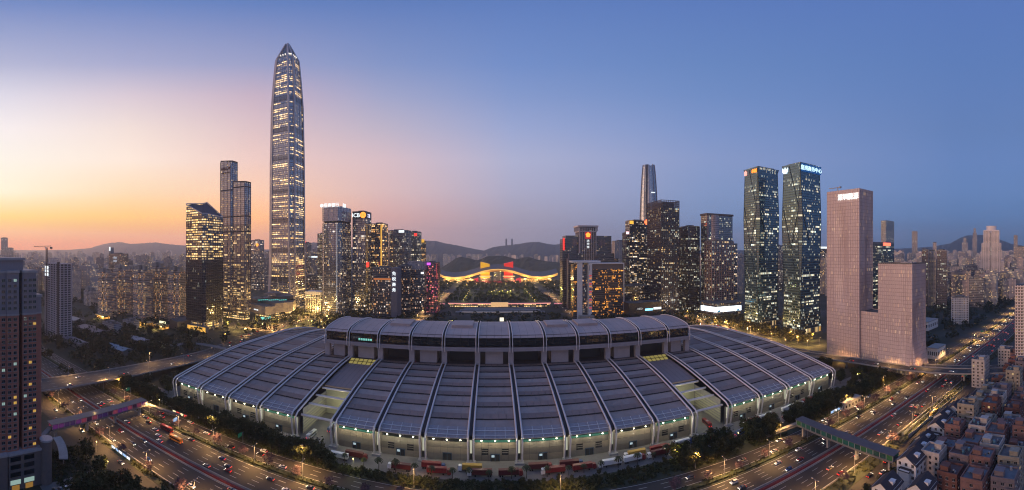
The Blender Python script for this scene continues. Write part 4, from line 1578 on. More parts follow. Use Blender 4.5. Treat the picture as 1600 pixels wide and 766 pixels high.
x0, y0 = at(604, 950); x1 = CX + y0 * tan((637 - PX0) / F)
x5 = CX + y0 * tan((621 - PX0) / F)
P = [(x0, y0 + 4), (x0 + 8, y0), (x5, y0 + 2), (x5 + 3, y0 - 3), (x1 - 7, y0 - 3), (x1, y0 + 4), (x1, y0 + 42), (x0, y0 + 42)]
T = tower('office_tower', 'rounded blue-grey twin-bay tower with white roof lettering', None, zt(361, 950), ST_C4, poly=P, fin=.4, fsp=6)
MB().box(x5 + 4, y0 - 3.6, zt(364, 950), x1 - 8, y0 - 3.2, zt(361, 950) + 1).build('roof_sign', G_COOLW, T)
MB().box(x0 + 10, y0 - .5, 30, x0 + 16, y0 + .5, zt(366, 950)).build('dark_slot', ST_C3.m, T)

x0, y0 = at(637.5, 1060); x1 = CX + y0 * tan((655.5 - PX0) / F)
T = tower('office_tower', 'green glass slab tower with red logo at its top corner', (x0, y0, x1, y0 + 28), zt(363, 1060), ST_C5, fin=.2, fsp=5)
MB().box(x0 + 17, y0 - 1, zt(369, 1060), x0 + 25, y0 - .4, zt(365, 1060)).build('logo_sign', G_RED, T)
x0, y0 = at(655.5, 1120); x1 = CX + y0 * tan((663.5 - PX0) / F)
T = tower('office_tower', 'slim tower with glowing yellow frame behind the green glass slab', (x0, y0, x1, y0 + 24), zt(376, 1120), ST_C3, fin=.3, fsp=5, roof=False)
fr = MB()
fr.box(x0 + 1, y0 - .8, zt(398, 1120), x0 + 4, y0 - .3, zt(378, 1120))
fr.box(x0 + 1, y0 - .8, zt(379, 1120), x1 - 1, y0 - .3, zt(374, 1120))
fr.build('lit_frame', glow('yellow_frame', lin(255, 190, 60), .9), T)

x0, y0 = at(571, 745); x1 = CX + y0 * tan((612 - PX0) / F)
T = tower('office_tower', 'dark navy block with blank pier and vertical white lettering', (x0 + 12, y0 + 2, x1, y0 + 30), zt(419, 745), ST_C6, fin=.3, fsp=4.5)
xp0, xp1 = CX + y0 * tan((611.5 - PX0) / F), CX + y0 * tan((621 - PX0) / F)
zp = zt(417.5, 745)
MB().box(xp0, y0 - 3, 8, xp1, y0 + 32, zp).build('blank_pier', mat('pier_panel', (.13, .13, .17), .5, noise=.08, nscale=.2), T)
for k, chh in enumerate('免税商务'):
    text(chh, 7.6, ((xp0 + xp1) / 2, y0 - 3.3, zp - 14 - k * 10.2), 'S', G_COOLW, T)
MB().box(x0 + 16, y0 + 1.2, zt(437, 745), x1 - 2, y0 + 1.7, zt(434.5, 745)).build('orange_line_sign', glow('dim_orange', (1, .3, .08), .5), T)

x0, y0 = at(621, 790); x1 = CX + y0 * tan((637.5 - PX0) / F)
T = tower('office_tower', 'dark tower behind the lettered pier with small white roof sign', (x0, y0, x1 + 3, y0 + 30), zt(416, 790), ST_C6, fin=.3, fsp=5)
MB().box(x0 + 1, y0 - .9, zt(423, 790), x0 + 8, y0 - .3, zt(420, 790)).build('roof_sign', G_COOLW, T)
MB().box(x0 + .5, y0 - .9, zt(441, 790), x0 + 3.5, y0 - .3, zt(433, 790)).build('red_banner', G_RED, T)
MB().box(x0 + .5, y0 - .9, zt(432, 790), x0 + 3.5, y0 - .3, zt(426, 790)).build('amber_banner', glow('amber_banner', lin(255, 170, 80), .9), T)

x0, y0 = at(637, 805); x1 = CX + y0 * tan((663 - PX0) / F)
zq, zq2 = zt(408.5, 805), zt(421, 805)
T = tower('office_tower', 'dark office block with pale gridded upper screen near the park', (x0, y0, x1, y0 + 34), zq2, ST_C6, fin=.2, fsp=5, roof=False)
MB().box(x0, y0, zq2, x1, y0 + 34, zq).build('upper_screen', [ST_C1T.m], T)
relief(rect((x0, y0, x1, y0 + 34)), zq2, zq, 3, .2, .25, .2, 3, .2).build('screen_grid', M_STEEL, T, kind='stuff')
MB().box(x1 - 7, y0 - 1, zt(428, 805), x1 - 1, y0 - .4, zt(425, 805)).build('roof_sign', G_COOLW, T)
x0, y0 = at(663.5, 830); x1 = CX + y0 * tan((684 - PX0) / F)
T = tower('office_tower', 'plum and red lit tower at the left edge of the park', (x0, y0, x1, y0 + 30), zt(411, 830), ST_C7, fin=.5, fsp=7, fw=.8)
MB().box(x0 + 5, y0 - 1, zt(414.5, 830), x0 + 13, y0 - .4, zt(410.5, 830)).build('magenta_sign', G_PURPLE, T)
for xx in (x0 + .5, x1 - 3):
    MB().box(xx, y0 - .8, zt(436, 830), xx + 1.6, y0 - .4, zt(413, 830)).build('red_light_strip', glow('red_strip', (.9, .1, .12), .4) if 'red_strip' not in bpy.data.materials else bpy.data.materials['red_strip'], T)
# background slabs left of centre
for pl, pr, r, top, st, lb in ((392, 405, 1320, 376, ST_C2, 'blue glass tower with orange logo behind the stepped hotel'), (405, 421, 1500, 405, ST_FAR[2], 'pale office slab between the stepped hotel and the tallest tower'),
                           (413, 423, 1900, 394, ST_FAR[2], 'distant grey slab just left of the tallest tower'), (474, 480, 1250, 380, ST_C6, 'thin dark tower with red beacon just right of the tallest tower'),
                           (478, 500, 1300, 399, ST_FAR[0], 'pale block with lit white roof line right of the tallest tower'), (496, 504, 1000, 366, ST_C4, 'narrow striped tower directly behind the white-lettered tower'),
                           (488, 500, 2000, 390, ST_FAR[2], 'small dark far tower right of the tallest tower'), (470, 494, 1020, 432, ST_C6, 'low dark office block at the foot of the tallest tower')):
    x0, y0 = at(pl, r)
    x1 = CX + y0 * tan((pr - PX0) / F)
    T = tower('office_tower', lb, (x0, y0, x1, y0 + 30), zt(top, r), st, fin=.0, band=.15)
    if 'orange logo' in lb:
        MB().tube([(x1 - 8, y0 - .4, zt(383, r)), (x1 - 8, y0 - 1, zt(383, r))], 5, 12).build('logo_disc', G_ORANGE, T)
    if 'red beacon' in lb:
        MB().box(x0 + 2, y0, zt(380, r), x0 + 6, y0 + 4, zt(377, r)).build('beacon', G_RED, T)
    if 'roof line' in lb:
        MB().box(x0 + 2, y0 - 1, zt(402.5, r), x1 - 2, y0 - .4, zt(400.5, r)).build('roof_sign', G_COOLW, T)
x0, y0 = at(478, 850); x1 = CX + y0 * tan((501 - PX0) / F)
T = thing('low_pavilion', 'low white framed building with lit windows near the tallest tower', 'building', ((x0 + x1) / 2, y0 + 12, 0))
MB().box(x0, y0, 0, x1, y0 + 24, zt(460, 850)).build('hall_body', [ST_GL.m, M_ROOF], T)
fm = MB().box(x0 - 1, y0 - 1.2, zt(460, 850), x1 + 1, y0 + 25, zt(455, 850))
for k in range(7):
    xx = x0 + (x1 - x0) * k / 6
    fm.box(xx - .6, y0 - 1, 0, xx + .6, y0 - .2, zt(460, 850))
fm.build('white_frame', M_WHITE, T)

# shopping centre at the foot of the supertall
T = thing('shopping_centre', 'grey folded-wall shopping centre at the foot of the tallest tower', 'shopping centre', (*at(425, 760), 0))
M_MALL = mat('mall_cladding', (.23, .20, .205), .5, metal=.1, noise=.12, nscale=.08)
M_MALLD = mat('mall_cladding_dark', (.11, .10, .115), .5, noise=.12, nscale=.08)
def plan(pts):
    P = [at(px, r) for px, r in pts]
    a = sum(P[i][0] * P[(i + 1) % len(P)][1] - P[(i + 1) % len(P)][0] * P[i][1] for i in range(len(P)))
    return P if a > 0 else P[::-1]
MB().prism(plan([(404, 800), (430, 742), (458, 760), (462, 800), (452, 860), (415, 860)]), 14, [zt(470, 780)] * 6, 0, 1).build('drum_wall', [M_MALL, M_ROOF], T)
MB().prism(plan([(391, 770), (414, 725), (430, 740), (424, 790), (396, 800)]), 12, zt(478, 740), 0, 1).build('folded_wall', [M_MALL, M_ROOF], T)
MB().prism(plan([(391, 790), (402, 770), (412, 800), (400, 830)]), 10, zt(466, 790), 0, 1).build('folded_wall', [M_MALLD, M_ROOF], T)
MB().prism(plan([(398, 790), (430, 752), (456, 770), (440, 850), (410, 850)]), 0, 14, 0, 1).build('shop_front', [ST_GL.m, M_ROOF], T)
for k, (pp, dz) in enumerate((([(398, 820), (440, 790), (462, 812), (430, 850)], 0), ([(430, 800), (458, 782), (462, 830), (440, 840)], 6), ([(412, 830), (430, 800), (444, 836), (430, 850)], 10))):
    MB().prism(plan(pp), zt(470, 800) + dz, [zt(470, 800) + dz + 2 + 4 * (i % 2) for i in range(4)], 0, 1).build('tilted_roof', [(M_MALL, M_MALLD)[k % 2], M_MALL], T)
gl = MB()
for k in range(14):
    a = at(405 + 3.2 * k, 774 + 2 * (k % 5))
    gl.box(a[0] - 1.4, a[1] - 1, zt(469, 780), a[0] + 1.4, a[1] + 1, zt(469, 780) + 1.2)
gl.build_each('terrace_light', glow('teal_terrace', (.15, .9, .8), .7), T)
gl = MB()
for k in range(7):
    a = at(409 + 2.2 * k, 728 + k * 1.5)
    gl.box(a[0] - 1.2, a[1] - 1.5, 3, a[0] + 1.2, a[1] - .5, 8)
gl.build('shop_window', glow('mint_shop', (.3, 1.0, .85), .9), T)
text('PAFC Mall', 3.2, (*[c_ for c_ in at(400, 738)], zt(484, 745)), radians(-20), G_COOLW, T)

# ================================================================== right of the axis
# dark stepped landmark with a pale ribbed shaft
r = 900
T = thing('landmark_block', 'wide black stepped block with pale ribbed central shaft and red flower logo', 'skyscraper', (*at(920, r), 0))
def xa(px, y):
    return CX + y * tan((px - PX0) / F)
y0 = at(920, r)[1]
zs_, zw = zt(353, r), zt(368, r)
MB().prism(rect((xa(884, y0) + 3, y0 + 16, xa(906, y0), y0 + 60)), 0, zw, 0, 1, 1.6).build('left_wing', [ST_GC.m, M_ROOF], T)
MB().prism(rect((xa(932, y0), y0 + 16, xa(958.5, y0), y0 + 60)), 0, zw, 0, 1, 1.6).build('right_wing', [ST_GC.m, M_ROOF], T)
MB().prism(rect((xa(881.5, y0), y0 + 22, xa(884, y0) + 3, y0 + 56)), 0, zw - 8, 0, 1, 1.6).build('left_wing_edge', [ST_GC.m, M_ROOF], T)
sh = rect((xa(907, y0), y0 + 6, xa(932, y0) + .2, y0 + 50))
MB().prism(sh, 0, zs_ - 4, 0, 1, 1.6).build('central_shaft', [ST_GC.m, M_ROOF], T)
relief(sh, 20, zs_ - 4, 60, .0, 1, 1.2, 5.2, .9).build('shaft_rib', M_PSTONE, T, kind='stuff')
cap = MB().prism(rect((sh[0][0] - 5, sh[0][1] - 5, sh[1][0] + 5, sh[2][1] + 5)), zs_ - 2.0, zs_ + 1.2, 0, 0, 2, bot=True)
cap.prism(rect((sh[0][0] - 2, sh[0][1] - 2, sh[1][0] + 2, sh[2][1] + 2)), zs_ - 14, zs_ - 12, 0, 0, bot=True)
cap.build('flared_cornice', M_PSTONE, T)
relief(rect((sh[0][0] - 3, sh[0][1] - 3, sh[1][0] + 3, sh[2][1] + 3)), zs_ - 12, zs_ - 2, 60, 0, 1, .8, 5.2, .8).build('cornice_bracket', M_PSTONE, T, kind='stuff')
xc = (sh[0][0] + sh[1][0]) / 2
yf = sh[0][1] - 1.6
lg = MB()
for k in range(5):
    a = pi / 2 + 2 * pi * k / 5
    lg.tube([(xc + 3.2 * cos(a), yf, zs_ - 21 + 3.2 * sin(a)), (xc + 3.2 * cos(a), yf - .8, zs_ - 21 + 3.2 * sin(a))], 2.6, 10)
lg.build('flower_logo', G_ORANGE, T)
MB().box(xc - 7, yf + .2, zs_ - 30, xc + 7, yf + .5, zs_ - 13).build('logo_panel', glow('red_panel', (.8, .02, .03), .5), T)
for k, chh in enumerate('大中华'):
    text(chh, 6.2, (xc, yf - .4, zs_ - 36.5 - 7.6 * k), 'S', G_COOLW, T)
MB().box(xa(882, y0) + .5, y0 + 21.2, zt(391, r), xa(884.5, y0), y0 + 21.9, zt(372, r)).build('red_light_panel', G_RED, T)
for a_, b_ in ((897, 904), (938, 949)):
    fm = MB()
    n = 5
    for k in range(n):
        xx = xa(a_, y0) + (xa(b_, y0) - xa(a_, y0)) * k / n
        fm.box(xx, y0 + 15, zt(384, r), xx + 1.3, y0 + 15.9, zt(374, r))
    fm.build('window_screen', M_FRAMEP, T)
# barrel-shouldered lower steps
for s_, (p0, p1, tp, dy) in enumerate(((889, 960, 396, 4), (888, 966, 404, -6))):
    yb = y0 + dy
    for side in (0, 1):
        c_ = xa(920, yb)
        wd = c_ - xa(p0, yb) if side == 0 else xa(p1, yb) - c_
        q = 1 if side else -1
        prof_ = [(0, 0), (0, zt(tp, r) - 18)] + [(wd * .22 + wd * .22 * (1 - cos(t * pi / 2 / 5)), zt(tp, r) - 18 + 18 * sin(t * pi / 2 / 5)) for t in range(6)] + [(wd, zt(tp, r)), (wd, 0)]
        mb = MB()
        P = [(c_ + q * a, b) for a, b in prof_]
        f_ = [(x, yb, z) for x, z in P]
        b_ = [(x, yb + 40, z) for x, z in P]
        mb.face(f_ if q < 0 else f_[::-1], 0)
        for i in range(len(P) - 1):
            mb.face([f_[i], f_[i + 1], b_[i + 1], b_[i]], 1)
        mb.build('shouldered_step', [ST_GC.m, mat('step_cladding', (.20, .165, .18), .45, metal=.2) if 'step_cladding' not in bpy.data.materials else bpy.data.materials['step_cladding']], T)

# white-framed hotel
r = 742
x0, y0 = at(922, r)
x1 = xa(975.5, y0)
xl = xa(896, y0)
zz = zt(411.5, r)
T = thing('hotel_block', 'white framed hotel block with amber lit rooms behind the hall', 'hotel', ((x0 + x1) / 2, y0 + 15, 0))
MB().prism(rect((x0 + 4, y0 + 1.5, x1 - 1.5, y0 + 34)), 0, zz - 12, 0, 1, 2.2, top=True).build('room_front', [ST_HT.m, M_ROOF], T)
MB().box(x0 + 4, y0 + 3, zz - 12, x1 - 1.5, y0 + 34, zz - 1).build('blank_attic', mat('attic_panel', (.16, .13, .12), .6), T)
relief(rect((x0 + 4, y0 + 1.5, x1 - 1.5, y0 + 34)), 4, zz - 13, 3.5, .3, .9).build('floor_ledge', mat('ledge_brown', (.12, .10, .09), .6), T, kind='stuff')
fr = MB()
fr.box(x0 - 2.5, y0, 0, x0 + 4, y0 + 36, zz)
fr.box(x1 - 1.4, y0, 0, x1, y0 + 36, zz)
fr.box(x0 + 4, y0, zz - 1.6, x1 - 1.4, y0 + 36, zz)
fr.build('white_frame', M_WHITE, T)
for k in range(13):
    zz2 = 22 + k * (zz - 42) / 13
    m_ = [glow('slot_amber', lin(255, 160, 70), .7), glow('slot_rose', lin(230, 70, 80), .6), mat('slot_brick', (.12, .04, .035), .6)] if k == 0 else m_
    MB().box(x0 - 1.6, y0 - .35, zz2, x0 + 3.2, y0 - .03, zz2 + 2.6).build('balcony_slot', m_[(k + 1) % 3], T)
MB().box(x0 - 1.2, y0 - .4, zz - 14, x0 - .4, y0 - .03, zz - 4).build('vertical_mark', M_DARK, T)
# second slab behind with portal
yb = y0 + 8
fr = MB()
fr.box(xa(902, yb), yb, 0, xa(910, yb), yb + 30, zz + 3)
fr.box(xa(894.5, yb), yb - 2, zz + 1, xa(938, yb), yb + 32, zz + 4.5)
fr.build('portal_frame', M_WHITE, T)
MB().prism(rect((xa(910, yb), yb + 3, xa(924, yb), yb + 28)), 0, zz - 4, 0, 1, 1.6).build('rear_glass', [ST_C6.m, M_ROOF], T)
MB().prism(rect((xa(896.5, yb), yb + 3, xa(902, yb), yb + 28)), 0, zz - 2, 0, 1, 2.2).build('side_rooms', [ST_HT.m, M_ROOF], T)
MB().box(xa(903, yb), y0 - 10, 0, x0 + 6, y0 + 4, 10).build('podium', M_CONC, T)

# other towers on the right
def rtower(pl, pr, r, top, st, lb, depth=30, **k):
    x0, y0 = at(pl, r)
    return tower('office_tower', lb, (x0, y0, xa(pr, y0), y0 + depth), zt(top, r), st, **k), x0, y0, xa(pr, y0)

rtower(961, 980, 1150, 377, ST_RES2, 'pale pink ribbed slab behind the white framed hotel', fin=.8, fsp=6, fw=1.2, band=0)
T, x0, y0, x1 = rtower(984, 1013.5, 900, 345, ST_R4, 'black office tower with glowing orange cross logo', fin=.3, fsp=6)
MB().box(x0 - .5, y0 - .7, zt(350, 900), x0 + 9, y0 - .2, zt(345, 900)).build('amber_sign', glow('amber_sign', (1, .5, .05), 1.3), T)
lg = MB().box(x1 - 8, y0 - 1.2, zt(350.5, 900), x1 - 4.6, y0 - .4, zt(342.5, 900))
lg.box(x1 - 11, y0 - 1.25, zt(348.5, 900), x1 - 1.6, y0 - .45, zt(344.5, 900))
lg.build('cross_logo', glow('cross_red', (1, .16, .05), 2.6), T)
T, x0, y0, x1 = rtower(979, 984.2, 905, 364, ST_R7, 'narrow grey tower with pink-white beacon beside the cross-logo tower', fin=.3, fsp=4)
MB().box(x0 - 1, y0 - .8, zt(366, 905), x0 + 5, y0 - .3, zt(362, 905)).build('beacon_sign', glow('pink_sign', (1, .6, .65), 2.2), T)
rtower(976, 1012, 830, 448, ST_R4, 'low dark office block in front of the cross-logo tower', fin=.2, fsp=6)

# tapered round tower far behind
r = 1350
cx, cy = at(1013.5, r)
T = thing('tapered_tower', 'tall tapering rounded steel-blue tower with notched crown', 'skyscraper', (cx, cy, 0))
zk = zt(262, r)
def ell(w, d, n=20):
    return [(cx + w * cos(2 * pi * i / n), cy + d * sin(2 * pi * i / n)) for i in range(n)]
k_ = r / F
R = [(ell(17.5 * k_, 16 * k_), 0), (ell(15.6 * k_, 15 * k_), zt(380, r)), (ell(14.2 * k_, 14 * k_), zt(340, r)), (ell(12.6 * k_, 12 * k_), zt(300, r)), (ell(11 * k_, 10 * k_), zt(275, r)), (ell(9.8 * k_, 8.5 * k_), zk)]
top = ell(9.2 * k_, 8 * k_)
R.append((top, [zk + (9 if p[0] > cx + 4 else (1 if abs(p[0] - cx) < 6 else 7)) for p in top]))
MB().loft(R, 0, 1, 2.0).build('glass_body', [ST_KK.m, M_ROOF], T)
sp = MB()
for i in (10, 12, 14, 16, 18, 0):
    path = [(*inset(a, -1.0)[i], z if not isinstance(z, list) else z[i]) for a, z in R]
    for a, b in zip(path, path[1:]):
        sp.obox(a, b, 2.2, 1.6)
sp.build('curved_rib', mat('kk_rib', (.28, .28, .32), .35, metal=.4), T)
sp = MB()
path = [(*inset(a, -.6)[13], z if not isinstance(z, list) else z[13]) for a, z in R]
for a, b in zip(path, path[1:]):
    sp.obox(a, b, 7, 1.0)
sp.build('dark_slot', M_DARK, T)
MB().box(cx - 2, cy - 16 * k_ * .8, zt(303, r), cx + 12, cy - 15 * k_ * .8, zt(301.8, r)).build('light_line', G_COOLW, T)

# brown grid tower
fp = footprint(1011.5, 1033, 1061, 792)
z = zt(312, 792)
T = tower('office_tower', 'tall brown gridded tower with open roof frame near the centre right', fp, z - 16, ST_R6, roof=False, fin=.7, fsp=4, fw=.9, band=.5, bh=1.2)
m_ = mat('brown_frame', (.10, .075, .078), .5)
relief(rect(fp), z - 16, z, 4, .0, 1, .9, 4, 1.0).build('roof_frame', m_, T, kind='stuff')
fr = MB()
for zq in (z - 12, z - 8, z - 4, z - .5):
    for (a, b) in zip(rect(fp), rect(fp)[1:] + rect(fp)[:1]):
        fr.obox((*a, zq), (*b, zq), .9, .9)
fr.build('roof_frame', m_, T)
MB().box(fp[0] + 8, fp[1] + 8, z - 16, fp[2] - 8, fp[3] - 8, z - 3).build('plant_room', M_CONCD, T)
# its glazed base and screen
x0, y0 = at(984, 735)
T = thing('retail_block', 'dark low block with pale lettering and bright screen behind the hall roof', 'building', (x0 + 30, y0 + 15, 0))
MB().prism(rect((x0 - 2, y0, xa(1033, y0), y0 + 30)), 0, zt(474, 735), 0, 1).build('block_body', [mat('black_cladding', (.03, .03, .038), .4), M_ROOF], T)
MB().box(xa(1008, y0), y0 - .7, zt(487, 735), xa(1020, y0), y0 - .2, zt(484, 735)).build('video_screen', G_BLUE, T)
MB().box(xa(1021, y0), y0 - .7, zt(486, 735), xa(1033, y0), y0 - .2, zt(482.5, 735)).build('video_screen', G_COOLW, T)
text('NEO', 5.0, (xa(1000, y0), y0 - .4, zt(485, 735)), 'S', glow('dim_letters', (.8, .8, .8), .6), T)

fp = footprint(1062, 1075, 1093, 850)
tower('office_tower', 'dark slate tower with ribbed side between gridded tower and pink-fronted tower', fp, zt(354, 850), ST_R7, fin=.6, fsp=4.5, fw=.6)
T, x0, y0, x1 = rtower(1105, 1144.5, 830, 336, ST_R8B, 'steel blue tower with sunset-tinted curved front bay and flat brown cap', fin=.15, fsp=6, roof=False, depth=26)
z = zt(336, 830)
MB().box(x0 - 2, y0 - 2, z, x1 + 1.5, y0 + 27, z + 4).build('flat_cap', mat('brown_cap', (.16, .12, .10), .5), T)
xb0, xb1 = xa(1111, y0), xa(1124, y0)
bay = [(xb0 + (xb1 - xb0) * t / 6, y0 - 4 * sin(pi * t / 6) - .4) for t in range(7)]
MB().prism(bay + [(xb1, y0 + 1), (xb0, y0 + 1)], 0, z, 0, 1, 1.5).build('curved_bay', [style('sunset_tint_bay', (.16, .12, .13), (.36, .25, .25), 4, 1.5, .2, .4, .04, .4, CREAM, WHITE, 1, .8, 1.8).m, M_ROOF], T)  # pink of the reflected sunset put into the bay's colours
MB().box(x0 - .6, y0 - .8, 0, xa(1107, y0), y0 + .2, z).build('corner_pier', M_FRAMEP, T)
T, x0, y0, x1 = rtower(1112, 1146, 790, 377, ST_R8, 'pink gridded office block with bright white screen band at its foot', fin=.9, fsp=6, fw=.9, band=.7, bh=.9, depth=26, relm=M_FRAMEP, fh=8)
MB().prism(rect((x1 + .3, y0 + 2, xa(1153, y0), y0 + 26)), 0, zt(380, 790), 0, 1).build('side_wing', [ST_R4.m, M_ROOF], T)
pl = [at(1095.5, 770), at(1118, 742), at(1158, 770), at(1158, 800), at(1095.5, 800)]
MB().prism(pl, 0, zt(473, 760), 0, 1, 4).build('podium', [ST_R8.m, M_ROOF], T)
bd = MB()
for a, b in ((pl[0], pl[1]), (pl[1], pl[2])):
    d_ = (b[1] - a[1], -(b[0] - a[0]))
    L = hypot(*d_)
    n = (d_[0] / L * .8, d_[1] / L * .8)
    bd.face([(a[0] + n[0], a[1] + n[1], zt(487, 752)), (b[0] + n[0], b[1] + n[1], zt(487, 752)), (b[0] + n[0], b[1] + n[1], zt(479, 752)), (a[0] + n[0], a[1] + n[1], zt(479, 752))])
    bd.face([(a[0], a[1], zt(487, 752)), (a[0] + n[0], a[1] + n[1], zt(487, 752)), (a[0] + n[0], a[1] + n[1], zt(479, 752)), (a[0], a[1], zt(479, 752))])
bd.build('led_band', glow('led_white', lin(235, 245, 255), 2.4), T)
for (pa_, pb_), f in (((pl[0], pl[1]), .3), ((pl[1], pl[2]), .12), ((pl[1], pl[2]), .86)):
    p = (pa_[0] + (pb_[0] - pa_[0]) * f, pa_[1] + (pb_[1] - pa_[1]) * f - 1.3)
    MB().face([(p[0] - 4, p[1], zt(486.8, 752)), (p[0] + 4, p[1], zt(486.8, 752)), (p[0], p[1], zt(483, 752))]) if False else None
    mm = MB()
    mm.face([(p[0] - 4, p[1], zt(486.8, 752)), (p[0] + 4, p[1], zt(486.8, 752)), (p[0], p[1] - .1, zt(483, 752))])
    mm.build('screen_motif', glow('motif_blue', lin(30, 140, 180), .8) if 'motif_blue' not in bpy.data.materials else bpy.data.materials['motif_blue'], T)
lamp_light((*at(1120, 728), 12), 9000, (.9, .95, 1.0), T, 1)
rtower(1152.5, 1161, 1200, 403, ST_RES2, 'slim pale slab seen left of the twin glass towers', fin=.9, fsp=6, fw=1.2, band=0)
rtower(1216, 1223, 1300, 384, ST_C4, 'thin far office slab showing between the twin glass towers', fin=.3, fsp=6)

# ------------------------------------------------------------------ twin faceted glass towers
def twin(pl, pc, pr, r, top, label, fold):
    fp = footprint(pl, pc, pr, r)
    z = zt(top, r)
    T = thing('faceted_tower', label, 'skyscraper', ((fp[0] + fp[2]) / 2, (fp[1] + fp[3]) / 2, 0))
    def ring(cs):     # corner cut at SW, SE, NE, NW
        x0, y0, x1, y1 = fp
        a, b, c, d = cs
        return [(x0 + a, y0), (x1 - b, y0), (x1, y0 + b), (x1, y1 - c), (x1 - c, y1), (x0 + d, y1), (x0, y1 - d), (x0, y0 + a)]
    rings = [(ring((.3, .3, .3, .3)), 0), (ring((.3, 5, .3, 5)), z * .18), (ring((5.5, .3, 5, .3)), z * fold), (ring((.3, 4, .3, 4)), z * (fold + .3)), (ring((.3, .3, .3, .3)), z)]
    MB().loft(rings, 0, 1, 1.4).build('glass_body', [ST_TW.m, M_ROOF], T)
    ln = MB()
    for (A, za), (B, zb) in zip(rings, rings[1:]):
        for i in range(8):
            ln.obox((*inset(A, -.25)[i], za), (*inset(B, -.25)[i], zb), .5, .5)
    # diamond creases on the two open faces
    x0, y0, x1, y1 = fp
    for a, b in (((x0 - .3, y0 + (y1 - y0) * .12, z * .72), (x0 - .3, y0 + (y1 - y0) * .5, z * .50)), ((x0 - .3, y0 + (y1 - y0) * .5, z * .50), (x0 - .3, y1 - 2, z * .76)),
                 ((x0 - .3, y0 + (y1 - y0) * .45, z * .46), (x0 - .3, y0 + 1.5, z * .27)), ((x0 + (x1 - x0) * .1, y0 - .3, z * .72), (x0 + (x1 - x0) * .4, y0 - .3, z * .55)),
                 ((x0 - .3, y0 + 3, z * .74), (x0 - .3, y0 + (y1 - y0) * .6, z * .99))):
        ln.obox(a, b, .9, .9, up=(.3, 1, 0))
    ln.build('crease_trim', mat('crease_metal', (.03, .055, .065), .3, metal=.2) if 'crease_metal' not in bpy.data.materials else bpy.data.materials['crease_metal'], T)
    fl = MB()
    for zq in range(5, int(z), 4):
        t = zq
        for (A, za), (B, zb) in zip(rings, rings[1:]):
            if za <= t < zb:
                u = (t - za) / (zb - za)
                P = [(A[i][0] + (B[i][0] - A[i][0]) * u, A[i][1] + (B[i][1] - A[i][1]) * u) for i in range(8)]
                for i in (0, 7, 6):
                    a, b = P[i], P[(i + 1) % 8]
                    if hypot(a[0] - b[0], a[1] - b[1]) > .8:
                        fl.obox((*a, zq), (*b, zq), .25, .5)
    fl.build('floor_band', bpy.data.materials['crease_metal'], T, kind='stuff')
    rb2 = MB().box(fp[0] + 6, fp[1] + 6, z, fp[2] - 6, fp[3] - 6, z + 2.5)
    rb2.build('plant_room', M_CONCD, T)
    lb = MB().box(fp[0] - 1, fp[1] - 1, 0, fp[2] + 1, fp[3] + 1, 9)
    lb.build('lobby', style('lobby_' + str(int(pl)), (.03, .03, .03), (.05, .05, .05), 9, 2.2, .25, .12, .35, 0, WARM, CREAM, 1.0).m, T)
    return T, fp, z

T, fp, z = twin(1162, 1184, 1217, 664, 260, 'left of two dark faceted glass towers, small orange sign on top', .68)
MB().box(fp[0] - .8, fp[1] + 1.5, z - 9, fp[0] - .3, fp[1] + 17, z - 3.5).build('sign_board', glow('orange_board', (1, .18, .02), .35), T)
text('卓越', 7.4, (fp[0] - 1.0, fp[1] + 9, z - 9.2), 'W', G_ORANGE, T)
lg = MB().box(fp[0] - 1.0, fp[3] - 10, z - 11, fp[0] - .4, fp[3] - 3, z - 6)
lg.face([(fp[0] - 1.0, fp[3] - 11.5, z - 6), (fp[0] - 1.0, fp[3] - 1.5, z - 6), (fp[0] - 1.0, fp[3] - 6.5, z - 2)][::-1])
lg.build('house_logo', glow('pink_red_logo', (1, .35, .28), 1.8), T)
T, fp, z = twin(1222, 1250.5, 1283, 603, 253.5, 'right of two dark faceted glass towers, glowing blue lettering on top', .66)
MB().box(fp[0] + 1.5, fp[1] - .8, z - 13.5, fp[2] - 1, fp[1] - .3, z - 1).build('sign_board', glow('blue_board', lin(0, 90, 170), .6), T)
text('皇岗商务中心', 8.2, ((fp[0] + fp[2]) / 2, fp[1] - 1.1, z - 10.2), 'S', glow('sky_letters', (.6, .88, 1.0), 1.6), T)
cw = MB()
yc = fp[3] - 8
for a, b in ((-5, 3.5), (-2.5, 1.8), (0, 4.5), (2.5, 1.8), (5, 3.5)):
    cw.obox((fp[0] - .9, yc + a, z - 11), (fp[0] - .9, yc + a * 1.15, z - 8 + b), 1.6, .5, up=(1, 0, 0))
cw.box(fp[0] - 1.1, yc - 4.6, z - 13, fp[0] - .5, yc + 4.6, z - 9.5)
cw.build('crown_logo', glow('crown_white', (.75, .9, 1.0), 2.2), T)

